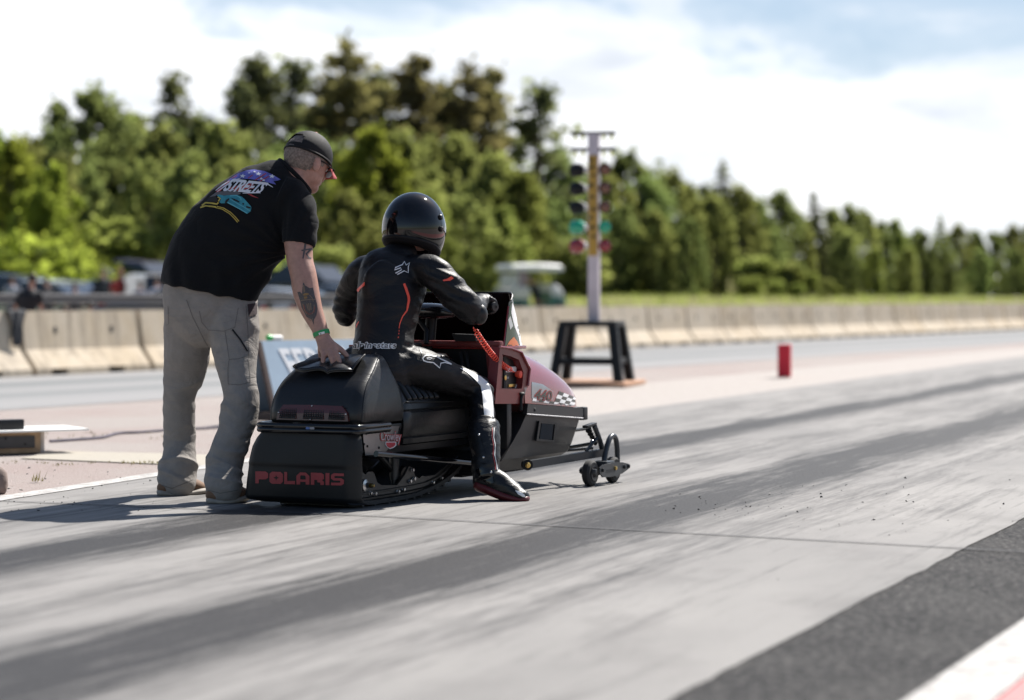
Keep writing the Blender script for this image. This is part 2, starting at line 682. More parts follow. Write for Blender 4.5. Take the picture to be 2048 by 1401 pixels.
def lane_col(t, co):
    sp = N(t, 'ShaderNodeSeparateXYZ'); L(t, co, sp.inputs[0])
    u, v, _ = sp.outputs
    st1 = noise_tex(t, mapping(t, co, (4.6, 0.30, 1)), 1.0, 7, 0.66, 0.5)
    st2 = noise_tex(t, mapping(t, co, (15.0, 0.85, 1), (3, 7, 0)), 1.0, 6, 0.68, 0.4)
    st3 = noise_tex(t, mapping(t, co, (46.0, 6.0, 1), (1, 2, 0)), 1.0, 5, 0.65, 0.3)
    patchn = noise_tex(t, mapping(t, co, (1.1, 0.35, 1), (5, 1, 0)), 1.0, 4, 0.55)
    fine = noise_tex(t, co, 90, 4, 0.7)
    uu = math_node(t, 'ADD', u, math_node(t, 'MULTIPLY', math_node(t, 'SUBTRACT', st1, 0.5), 0.55))
    g = gauss(t, uu, 1.42, 0.27)
    for c, w, a in ((2.92, 0.36, 0.92), (2.2, 0.2, 0.32), (0.62, 0.4, 0.22), (3.55, 0.15, 0.28)):
        g = math_node(t, 'MAXIMUM', g, math_node(t, 'MULTIPLY', gauss(t, uu, c, w), a))
    # tyre marks: streaks break the bands up
    s = math_node(t, 'ADD', math_node(t, 'MULTIPLY', st1, 0.7), math_node(t, 'MULTIPLY', st2, 0.95))
    s = math_node(t, 'ADD', s, math_node(t, 'MULTIPLY', st3, 0.34))
    s = math_node(t, 'ADD', s, math_node(t, 'MULTIPLY', patchn, 0.45))
    scuff = noise_tex(t, mapping(t, co, (36.0, 1.1, 1), (2, 5, 0)), 1.0, 6, 0.7, 0.25)
    s = math_node(t, 'ADD', s, math_node(t, 'MULTIPLY', math_node(t, 'SUBTRACT', scuff, 0.5), 0.42))
    k = math_node(t, 'MULTIPLY', math_node(t, 'ADD', math_node(t, 'MULTIPLY', g, 0.74), math_node(t, 'MULTIPLY', math_node(t, 'SUBTRACT', s, 1.245), 1.15)), 1.65, clamp=True)
    k = math_node(t, 'MULTIPLY', k, math_node(t, 'MULTIPLY_ADD', math_node(t, 'SUBTRACT', fine, 0.5), 1.5, 1.0), clamp=True)
    base = mix_col(t, ramp(t, patchn, [(0.3, 0.0), (0.7, 1.0)]), (0.192, 0.186, 0.181), (0.292, 0.280, 0.268))
    base = mix_col(t, ramp(t, fine, [(0.25, 0.30), (0.55, 0.0)]), base, (0.13, 0.127, 0.124))
    blotch = noise_tex(t, mapping(t, co, (2.6, 1.6, 1), (9, 3, 0)), 1.0, 5, 0.6)
    base = mix_col(t, ramp(t, blotch, [(0.50, 0.0), (0.70, 0.55)]), base, (0.15, 0.144, 0.140))
    c = mix_col(t, k, base, (0.030, 0.029, 0.030))
    r = math_node(t, 'MULTIPLY_ADD', k, -0.14, 0.74)
    return c, r


def median_col(t, co):
    a = noise_tex(t, co, 0.55, 5, 0.6)
    b = noise_tex(t, co, 38, 4, 0.72)
    pebble = noise_tex(t, co, 85, 3, 0.75)
    c = mix_col(t, ramp(t, a, [(0.36, 0.0), (0.62, 1.0)]), (0.320, 0.268, 0.250), (0.345, 0.318, 0.298))
    c = mix_col(t, ramp(t, pebble, [(0.36, 0.85), (0.50, 0.0)]), c, (0.22, 0.16, 0.15))
    c = mix_col(t, ramp(t, b, [(0.58, 0.0), (0.72, 0.5)]), c, (0.60, 0.55, 0.52))
    return c, None


def farlane_col(t, co):
    st = noise_tex(t, mapping(t, co, (2.2, 0.05, 1)), 1.0, 5, 0.6, 0.1)
    st2 = noise_tex(t, mapping(t, co, (7, 0.12, 1), (4, 0, 0)), 1.0, 4, 0.6)
    sp = N(t, 'ShaderNodeSeparateXYZ'); L(t, co, sp.inputs[0])
    g = math_node(t, 'MAXIMUM', gauss(t, sp.outputs[0], 1.6, 0.45), math_node(t, 'MULTIPLY', gauss(t, sp.outputs[0], 3.3, 0.4), 0.8))
    k = math_node(t, 'ADD', math_node(t, 'MULTIPLY', g, 0.55), math_node(t, 'MULTIPLY', math_node(t, 'SUBTRACT', math_node(t, 'ADD', st, st2), 1.0), 0.7), clamp=True)
    return mix_col(t, k, (0.26, 0.257, 0.257), (0.08, 0.10, 0.105)), None


def asphalt_col(t, co):
    a = noise_tex(t, co, 34, 4, 0.75)
    b = noise_tex(t, co, 85, 3, 0.75)
    c = noise_tex(t, co, 2.0, 4, 0.6)
    k = mix_col(t, ramp(t, c, [(0.35, 0.0), (0.7, 1.0)]), (0.026, 0.026, 0.028), (0.060, 0.058, 0.058))
    k = mix_col(t, ramp(t, a, [(0.50, 0.0), (0.66, 0.9)]), k, (0.20, 0.19, 0.18))
    return mix_col(t, ramp(t, b, [(0.56, 0.0), (0.7, 0.6)]), k, (0.30, 0.29, 0.28)), None


def paint_col(base, worn, lo=0.52, hi=0.68):
    def f(t, co):
        a = noise_tex(t, co, 14, 5, 0.72)
        b = noise_tex(t, co, 90, 3, 0.7)
        k = math_node(t, 'ADD', math_node(t, 'MULTIPLY', a, 0.6), math_node(t, 'MULTIPLY', b, 0.4))
        return mix_col(t, ramp(t, k, [(lo, 0.0), (hi, 1.0)]), base, worn), None
    return f


def field_col(t, co):
    a = noise_tex(t, co, 0.25, 5, 0.6)
    b = noise_tex(t, co, 3.0, 4, 0.7)
    c = mix_col(t, ramp(t, a, [(0.35, 0.0), (0.65, 1.0)]), (0.17, 0.165, 0.055), (0.25, 0.225, 0.095))
    return mix_col(t, ramp(t, b, [(0.45, 0.0), (0.7, 0.6)]), c, (0.13, 0.17, 0.035)), None


M['lane'] = surf('rubbered_concrete', lane_col, bump=0.35, bscale=140)
M['median'] = surf('pink_gravelly_concrete', median_col, 0.9, 0.9, 70, bdist=0.012)
M['far_lane'] = surf('pale_far_concrete', farlane_col)
M['asphalt'] = surf('coarse_asphalt', asphalt_col, 0.85, 1.0, 45, bdist=0.03)
M['white_line'] = surf('worn_white_paint', paint_col((0.50, 0.49, 0.47), (0.24, 0.225, 0.215), .44, .60), 0.7)
M['slab'] = surf('cream_concrete', paint_col((0.37, 0.34, 0.29), (0.26, 0.235, 0.205)), 0.8)
M['red_paint'] = surf('faded_red_paint', paint_col((0.50, 0.22, 0.22), (0.42, 0.30, 0.29)), 0.75)
M['apron'] = surf('pale_apron_concrete', paint_col((0.38, 0.35, 0.325), (0.28, 0.25, 0.235), 0.42, 0.66), 0.85)
M['field'] = surf('meadow', field_col, 0.95, 0.9, 6, bdist=0.2)
M['crack'] = flat_mat('dark_joint_filler', (0.05, 0.05, 0.055), 0.9)


def sheet(name, pts, m, z, frame_angle=0.0, origin=(0, 0), kind='structure', sub=None):
    """flat sheet; local +y runs along frame_angle (clockwise from +Y)"""
    mb = MB()
    R = Matrix.Rotation(-frame_angle, 4, 'Z')
    Mi = (Matrix.Translation((origin[0], origin[1], z)) @ R)
    inv = Mi.inverted()
    P = [inv @ V((p[0], p[1], z)) for p in pts]
    mb.add(P, [tuple(range(len(P)))])
    me = mb.mesh(name)
    if me.polygons[0].normal.z < 0:
        me.flip_normals()
    me.materials.append(m)
    o = bpy.data.objects.new(name, me); COL.objects.link(o)
    o.matrix_world = Mi
    o['kind'] = kind
    return o


def dirv(deg):
    a = math.radians(deg)
    return V((math.sin(a), math.cos(a), 0))


LANE_A = 21.3
ld = dirv(LANE_A); ln = V((ld.y, -ld.x, 0))
LL = V((-2.31, 10.89, 0))                     # a point on the lane's far edge
W_LANE = 4.44
# the ground: one sheet to the horizon
def ground_height(x, y):
    return 0.0


sheet('ground', [(-900, -60), (900, -60), (900, 1500), (-900, 1500)], M['median'], -0.008)
edge_r = []
for k in range(0, 420):
    d_ = -30 + k * .12
    edge_r.append(LL + ld * d_ + ln * (W_LANE + .010 * noise.noise(V((d_ * 1.3, 0, 0))) + .012 * noise.noise(V((d_ * 8.0, 3, 0)))))
sheet('lane', [LL - ld * 30 - ln * 0.16] + edge_r + [LL + ld * 220 + ln * W_LANE, LL + ld * 220 - ln * 0.16], M['lane'], 0.0, math.radians(LANE_A), LL)
# asphalt shoulder, its white line and the red paint beyond it
a0 = LL + ln * W_LANE
sheet('asphalt_shoulder', [a0 - ld * 30 - ln * .1, a0 - ld * 30 + ln * 2.5, a0 + ld * 220 + ln * 2.5, a0 + ld * 220 - ln * .1], M['asphalt'], -0.004, math.radians(LANE_A), a0)
w0 = ground(1810, 1401); wd = (ground(2048, 1240) - w0).normalized(); wn = V((wd.y, -wd.x, 0))
sheet('white_edge_line', [w0 - wd * 5, w0 - wd * 5 + wn * 0.19, w0 + wd * 80 + wn * 0.19, w0 + wd * 80], M['white_line'], 0.003)
r0 = w0 + wn * 0.195
sheet('red_pavement', [r0 - wd * 5, r0 - wd * 5 + wn * 3, r0 + wd * 80 + wn * 3, r0 + wd * 80], M['red_paint'], 0.002)
# the lane's far white line fades out past the start
f0 = ground(0, 1003); f1 = ground(345, 949); fd = (f1 - f0).normalized(); fn = V((fd.y, -fd.x, 0))
sheet('white_lane_line', [f0 - fd * 6 - fn * 0.13, f0 - fd * 6, f0 + fd * 4 , f0 + fd * 4 - fn * 0.13], M['white_line'], 0.003)
# worn joint across the lane
j0 = ground(-60, 1001); j1 = ground(730, 1033); j2 = ground(1374, 1068); j3 = ground(2080, 1107)
jw = V((0.0045, 0.0075, 0))
sheet('pavement_joint', [j0 - jw, j1 - jw, j2 - jw, j3 - jw, j3 + jw, j2 + jw, j1 + jw, j0 + jw], M['crack'], 0.004)
# far lane up to the barriers
B0 = V((-5.89, 27.8, 0)); bd = dirv(26.6); bn_ = V((bd.y, -bd.x, 0))
fl0 = B0 + bn_ * 5.1
sheet('far_lane', [B0 - bd * 30 - bn_ * 0.7, fl0 - bd * 30, fl0 + bd * 3, fl0 + bd * 90, fl0 + bd * 220, B0 + bd * 220 - bn_ * 0.7], M['far_lane'], -0.004, math.radians(26.6), B0)
# pale apron between the lanes further on, and the cream slab strip by the timing box
sheet('apron', [ground(1000, 862), ground(1500, 801), ground(2048, 721), ground(2100, 690), ground(1290, 765), ground(1000, 790)], M['apron'], -0.006)
sheet('cream_slab', [ground(40, 916), ground(110, 902), ground(330, 906), ground(420, 909), ground(420, 931), ground(312, 927)], M['slab'], -0.002)


# meadow rising behind the barriers to the trees
def field_z(p):
    d = (V((p[0], p[1], 0)) - B0).dot(-bn_)          # metres beyond the barrier
    al = (V((p[0], p[1], 0)) - B0).dot(bd)
    s0 = 24.0 - 22.0 * min(1, max(0, (al - 22) / 24.0))
    z = 0.95 * min(1, max(0, (d - s0) / (40.0 if al < 40 else 30.0))) ** 0.8 - 0.008
    return z


mb = MB()
def fp(u, v):
    al = -70 + 900 * u ** 1.6
    d = 0.9 + 420 * v ** 2.2
    p = B0 + bd * al - bn_ * d
    z = field_z(p) + (0.12 * noise.noise(V((p.x * 0.09, p.y * 0.09, 0))) if v > 0.02 else 0)
    return (p.x, p.y, z)
mb.grid(fp, 90, 60)
tag(put('meadow', mb, M['field'], smooth=180), kind='structure')

# green mound in front of the trees
mc = at(1560, 600, 150); mc.z = 0.6
mb = MB()
def mound(u, v):
    a = 2 * PI * u; r = v
    x = math.cos(a) * r; y = math.sin(a) * r
    h = (math.cos(PI * r) * 0.5 + 0.5)
    h *= 1 + 0.18 * noise.noise(V((x * 3, y * 3, 1)))
    return (mc.x - 0.9 + x * 6.2, mc.y + 4 + y * 8, 0.2 + 2.5 * h)
mb.grid(mound, 40, 16)
tag(put('hill', mb, M['field'], smooth=180), kind='structure')

# loose rubber crumbs and grit on the lane
rnd = random.Random(11)
mb = MB()
def crumb(p, r):
    vs = [p + V((rnd.uniform(-1, 1), rnd.uniform(-1, 1), rnd.uniform(-.2, 1))).normalized() * r * rnd.uniform(.6, 1.1) for _ in range(6)]
    bm = bmesh.new()
    for q in vs:
        bm.verts.new(q)
    bmesh.ops.convex_hull(bm, input=bm.verts[:])
    bm.verts.index_update()
    mb.add([v.co.copy() for v in bm.verts], [tuple(v.index for v in f.verts) for f in bm.faces])
    bm.free()
for i in range(230):
    if i < 90:
        px, py = rnd.gauss(1720, 200), rnd.gauss(1010, 38)
    elif i < 140:
        px, py = rnd.gauss(1440, 90), rnd.gauss(1010, 16)
    else:
        px, py = rnd.uniform(0, 330), rnd.uniform(990, 1030) if i < 180 else rnd.uniform(930, 985)
    g = ground(px, py)
    crumb(V((g.x, g.y, 0.002)), rnd.choice((0.002, 0.0025, 0.003, 0.004, 0.005, 0.0085)))
tag(put('rubber_crumbs', mb, M['rubber'], smooth=None), 'scattered black rubber crumbs on the pale lane', kind='stuff')

# ------------------------------------------------------------------ concrete barriers
def conc_col(t, co):
    oi = N(t, 'ShaderNodeObjectInfo').outputs['Random']
    sh = N(t, 'ShaderNodeVectorMath', operation='ADD'); L(t, co, sh.inputs[0])
    cx_ = N(t, 'ShaderNodeCombineXYZ')
    for k_ in range(3):
        L(t, math_node(t, 'MULTIPLY', oi, 37.0 + 11 * k_), cx_.inputs[k_])
    L(t, cx_.outputs[0], sh.inputs[1]); co = sh.outputs[0]
    a = noise_tex(t, co, 1.7, 5, 0.65)
    st = noise_tex(t, mapping(t, co, (6, 6, 0.5)), 1.0, 4, 0.6)
    f = noise_tex(t, co, 26, 4, 0.7)
    c = mix_col(t, ramp(t, a, [(0.3, 0.0), (0.7, 1.0)]), (0.44, 0.355, 0.25), (0.53, 0.46, 0.37))
    c = mix_col(t, ramp(t, st, [(0.48, 0.0), (0.68, 0.75)]), c, (0.19, 0.155, 0.12))
    c = mix_col(t, math_node(t, 'MULTIPLY', oi, 0.4), c, (0.53, 0.475, 0.40))
    c = mix_col(t, ramp(t, f, [(0.3, 0.35), (0.5, 0.0)]), c, (0.22, 0.19, 0.15))
    return c, None


M['barrier'] = surf('weathered_concrete', conc_col, 0.9, 0.5, 40)
PROF = [(-.30, 0), (-.30, .075), (-.125, .30), (-.075, .755), (.075, .755), (.125, .30), (.30, .075), (.30, 0)]


def barrier_mesh(ln_):
    mb = MB()
    h = ln_ / 2 - 0.045
    notch = [(-h * 0.62, 0.16), (h * 0.38, 0.16)]
    cuts = [-h]
    for c, w in notch:
        cuts += [c - w, c + w]
    cuts.append(h)
    for i, (a, b) in enumerate(zip(cuts, cuts[1:])):
        lo = 0.07 if i % 2 else 0.0
        pr = [(x, max(z, lo)) for x, z in PROF]
        pr[0] = (-.30, lo); pr[-1] = (.30, lo)
        mb.loft([[V((x, y, z)) for x, z in pr] for y in (a, b)])
    return mb.mesh('barrier')


def lift_mesh(ln_, f):
    return MB().box((0.1015, ln_ / 2 * f, 0.53), (0.012, 0.055, 0.07), rot=(0, -0.11, 0), bev=0.004)


joints = [-4.2, -1.75, .65, 3.02, 5.35, 7.7, 10.0, 12.3, 14.6, 16.9, 19.2, 21.1, 22.9, 24.6, 26.4, 28.2, 30.2, 32.2, 34.2, 36.2, 38.2, 40.2, 42.2, 44.2, 46.2, 48.2, 50.2, 52.2, 54.2, 56.4, 58.6, 60.8]
protos = {}
BW = ('beige', 'pale grey', 'stained tan')
for i, (a, b) in enumerate(zip(joints, joints[1:])):
    key = round(b - a, 1)
    p = B0 + bd * ((a + b) / 2) - bn_ * 0.30
    if key not in protos:
        me = barrier_mesh(b - a)
        o = link_mesh('concrete_barrier', me, M['barrier'], smooth=None)
        WM[o.name] = Matrix.Identity(4)
        [put('lifting_slot_shade', lift_mesh(b - a, f), M['dark'], o) for f in (-.45, .5)]  # raised black patches painted for the shade inside the lifting holes
        protos[key] = o
    else:
        o = copy_tree(protos[key])
    o.location = (p.x, p.y, 0)
    o.rotation_euler = (0, 0, -math.radians(26.6) + rnd.uniform(-.008, .008))
    lab = 'concrete barrier segment in the long roadside row past the far lane'
    if i == 1:
        lab = 'beige concrete barrier segment at the near end of the row, under the hanging jacket'
    elif i == 2:
        lab = 'stained beige concrete barrier segment just beside the hanging dark jacket'
    elif i == 3:
        lab = 'beige concrete barrier segment seen between the standing man\'s legs and the jacket'
    elif i == 10:
        lab = 'pale concrete barrier segment behind the light tree\'s black stand'
    elif i == 15:
        lab = 'pale concrete barrier segment behind the red foam block'
    tag(o, lab, 'barrier', 'concrete barriers along the far lane')


# ------------------------------------------------------------------ trees
def leaf_mat(name, col, trans=0.45, var=0.35):
    m = bpy.data.materials.new(name); m.use_nodes = True
    t = m.node_tree; t.nodes.clear()
    o = N(t, 'ShaderNodeOutputMaterial')
    co = N(t, 'ShaderNodeTexCoord').outputs['Object']
    nz = noise_tex(t, co, 0.9, 4, 0.65)
    oi = N(t, 'ShaderNodeObjectInfo').outputs['Random']
    c = mix_col(t, ramp(t, nz, [(0.33, 0.0), (0.68, 1.0)]), tuple(x * (1 - var) for x in col), tuple(x * (1 + var) for x in col))
    hs = N(t, 'ShaderNodeHueSaturation')
    L(t, math_node(t, 'MULTIPLY_ADD', oi, 0.03, 0.485), hs.inputs['Hue'])
    L(t, math_node(t, 'MULTIPLY_ADD', oi, 0.5, 0.75), hs.inputs['Value'])
    L(t, c, hs.inputs['Color'])
    d = N(t, 'ShaderNodeBsdfDiffuse'); L(t, hs.outputs[0], d.inputs[0])
    tr = N(t, 'ShaderNodeBsdfTranslucent')
    L(t, mix_col(t, 1.0, hs.outputs[0], (1.38, 1.36, 0.80), 'MULTIPLY'), tr.inputs[0])
    mx = N(t, 'ShaderNodeMixShader'); mx.inputs[0].default_value = trans
    L(t, d.outputs[0], mx.inputs[1]); L(t, tr.outputs[0], mx.inputs[2])
    L(t, mx.outputs[0], o.inputs['Surface'])
    return m


LEAF = {
    'dark': leaf_mat('dark_leaf', (0.142, 0.176, 0.090), 0.68),
    'mid': leaf_mat('olive_leaf', (0.185, 0.205, 0.098), 0.68),
    'bright': leaf_mat('fresh_leaf', (0.21, 0.26, 0.065), 0.7),
    'pine': leaf_mat('pine_needle', (0.120, 0.135, 0.088), 0.6),
    'rust': leaf_mat('brownish_pine_needle', (0.165, 0.152, 0.095), 0.6),
    'shrub': leaf_mat('shrub_leaf', (0.19, 0.225, 0.090), 0.7),
}
M['bark'] = mat('grey_brown_bark', (0.085, 0.068, 0.055), 0.95, bump=0.8, bscale=14, vscale=3)


def leaf(mb, p, s, r, droop=0.0):
    n = V((r.gauss(0, 1), r.gauss(0, 1), r.gauss(0, 1) + 0.3)).normalized()
    u = n.orthogonal().normalized()
    a = r.uniform(0, 2 * PI)
    w = n.cross(u)
    e1 = (u * math.cos(a) + w * math.sin(a)) * s
    e2 = (-u * math.sin(a) + w * math.cos(a)) * s * r.uniform(.45, .8)
    mb.add([p - e1, p - e2 * .9 + e1 * .1, p + e1, p + e2], [(0, 1, 2, 3)])


def broadleaf(seed, m, n=5600, wid=0.46, low=0.05):
    r = random.Random(seed)
    t = MB(); c = MB()
    lean = [(0, 0, 0)]
    for k in range(1, 6):
        lean.append((lean[-1][0] + r.uniform(-.12, .12), lean[-1][1] + r.uniform(-.12, .12), k * 1.6))
    t.tube(lean, [0.16, 0.13, 0.11, 0.085, 0.06, 0.03], 8, smooth=3)
    blobs = []
    nb = r.randint(58, 66)
    for k in range(nb):
        h = low + (1 - low) * (k + r.uniform(0, 1)) / nb
        prof = math.sin(PI * min(1, (h * 0.86 + 0.12))) ** 0.7
        rad = 10 * wid * prof * r.uniform(.35, 1.0)
        a = r.uniform(0, 2 * PI)
        s = r.uniform(.35, .85) * (0.65 + 0.5 * prof)
        b = V((math.cos(a) * rad * .8, math.sin(a) * rad * .8, min(10 - s * .5, 10 * h)))
        blobs.append((b, s))
        z0 = max(0.8, b.z - rad * 0.9 - .4); k_ = min(4, z0 / 1.6)
        base = V(lean[int(k_)]); base.z = min(z0, 7.6)
        t.tube([base, (base + b) / 2 + V((0, 0, .15)), b], [0.05, 0.035, 0.015], 5, smooth=2)
    for i in range(n):
        b, s = r.choice(blobs)
        d = V((r.gauss(0, 1), r.gauss(0, 1), r.gauss(0, .9))).normalized() * s * (r.uniform(0.05, 1) ** 0.6) * (1.0 if r.random() < .7 else r.uniform(1.1, 1.75))
        d.z *= 1.55; d.x *= .86; d.y *= .86
        leaf(c, b + d, r.uniform(.13, .31), r)
    return t, c, m


def pine(seed, m, n=1500, bare=0.35, wid=0.2, gap=0.25):
    """white pine: flat irregular tiers on a long trunk"""
    r = random.Random(seed)
    t = MB(); c = MB()
    t.tube([(0, 0, 0), (r.uniform(-.1, .1), r.uniform(-.1, .1), 5), (r.uniform(-.1, .1), 0, 9.8)], [0.2, 0.13, 0.03], 8, smooth=4)
    tiers = []
    z = 10 * bare
    while z < 9.7:
        f = (z / 10 - bare) / (1 - bare)
        w = 10 * wid * (1.05 - f) ** 0.65 * (0.55 + 0.45 * min(1, f * 3 + .3))
        for k in range(r.randint(3, 5)):
            if r.random() < gap:
                continue
            a = r.uniform(0, 2 * PI); ln_ = w * r.uniform(.55, 1.15)
            tip = V((math.cos(a) * ln_, math.sin(a) * ln_, z + ln_ * r.uniform(-.05, .28)))
            t.tube([(0, 0, z), tuple(tip * .55 + V((0, 0, z)) * .45), tuple(tip)], [0.045, 0.03, 0.012], 5)
            tiers.append((V((0, 0, z)), tip))
        z += r.uniform(.28, .62)
    tiers.append((V((0, 0, 9.3)), V((0, 0, 10))))
    for i in range(n):
        a, b = r.choice(tiers)
        q = a.lerp(b, r.uniform(.35, 1.05))
        sp = (b - a).length * 0.17 + .12
        leaf(c, q + V((r.gauss(0, sp), r.gauss(0, sp), r.gauss(0.06, .13))), r.uniform(.12, .26), r)
    return t, c, m


def spruce(seed, m, n=2800, wid=0.29):
    r = random.Random(seed)
    t = MB(); c = MB()
    t.tube([(0, 0, 0), (0.03, 0, 5), (0, 0, 9.9)], [0.16, 0.1, 0.02], 8, smooth=3)
    for i in range(n):
        h = 1 - math.sqrt(r.uniform(0, .97))
        h = max(h, 0.04)
        tier = math.floor(h * 17) / 17 + r.gauss(0, .012)
        rad = 10 * wid * (1 - h) * r.uniform(.25, 1.05) * (0.75 + .4 * ((h * 17) % 1 < .5)) + .03
        a = r.uniform(0, 2 * PI)
        leaf(c, V((math.cos(a) * rad, math.sin(a) * rad, min(9.95, 10 * tier + .35 - rad * .22))), r.uniform(.12, .24), r)
    for k in range(16):
        z = 1 + k * .52; a = k * 2.4; w = 10 * wid * (1 - z / 10) * .8
        t.tube([(0, 0, z), (math.cos(a) * w, math.sin(a) * w, z - w * .15)], [0.03, 0.01], 5)
    return t, c, m


def bush(seed, m, n=1300):
    r = random.Random(seed)
    t = MB(); c = MB()
    for k in range(5):
        a = r.uniform(0, 2 * PI)
        t.tube([(0, 0, 0), (math.cos(a) * .8, math.sin(a) * .8, 3), (math.cos(a) * 1.9, math.sin(a) * 1.9, 6.5)], [.14, .1, .05], 6, smooth=2)
    blobs = [(V((r.uniform(-3, 3), r.uniform(-3, 3), r.uniform(1.2, 8.2))), r.uniform(1.3, 2.4)) for _ in range(14)]
    for i in range(n):
        b, s = r.choice(blobs)
        d = V((r.gauss(0, 1), r.gauss(0, 1), r.gauss(0, 1))).normalized() * s * (r.uniform(0.1, 1) ** .4)
        leaf(c, V((b.x + d.x, b.y + d.y, max(.1, b.z + d.z))), r.uniform(.35, .75), r)
    return t, c, m


KIND = {}


def proto(key, maker, *a, **k):
    KIND[key] = (maker, a, k, None)


proto('bd', broadleaf, 1, 'dark'); proto('bd2', broadleaf, 2, 'dark', wid=0.36)
proto('bm', broadleaf, 3, 'mid'); proto('bm2', broadleaf, 4, 'mid', wid=0.38); proto('bm3', broadleaf, 14, 'shrub', wid=0.34)
proto('bb', broadleaf, 5, 'bright', wid=0.40); proto('bb2', broadleaf, 6, 'bright', wid=0.34)
proto('p1', pine, 21, 'pine', bare=.36, wid=.21, n=2300, gap=.15); proto('p2', pine, 22, 'rust', bare=.36, wid=.22, n=2700, gap=.12); proto('p3', pine, 23, 'pine', bare=.42, wid=.12, n=700, gap=.3)
proto('p4', pine, 24, 'rust', bare=.32, wid=.20, n=2600, gap=.12)
proto('s1', spruce, 31, 'dark'); proto('s2', spruce, 32, 'pine', wid=.27)
proto('u1', bush, 41, 'shrub'); proto('u2', bush, 42, 'bright'); proto('u3', bush, 43, 'mid')
NAME = {'b': 'broadleaf_tree', 'p': 'pine_tree', 's': 'spruce_tree', 'u': 'shrub'}
CATN = {'b': 'tree', 'p': 'pine tree', 's': 'spruce tree', 'u': 'shrub'}


def plant(key, px, topy, Y, wid=1.0, label=None, group=None):
    maker, a, k, o = KIND[key]
    p = at(px, 600, Y)
    z = max(0, field_z(p)) - 0.05
    h = (HY - topy) * Y / FPX + CAM_H - z
    if o is None:
        t, c, m = maker(*a, **k)
        o = thing(NAME[key[0]], label, CATN[key[0]])
        put('trunk' if key[0] != 'u' else 'stem', t, M['bark'], o, smooth=60)
        put('crown' if key[0] != 'u' else 'foliage', c, LEAF[m], o, smooth=None)
        KIND[key] = (maker, a, k, o)
    else:
        o = copy_tree(o)
    o.location = (p.x, p.y, z)
    o.rotation_euler = (0, 0, rnd.uniform(0, 2 * PI))
    s = h / 10
    o.scale = (s * wid, s * wid, s)
    tag(o, label, CATN[key[0]], group)
    return o


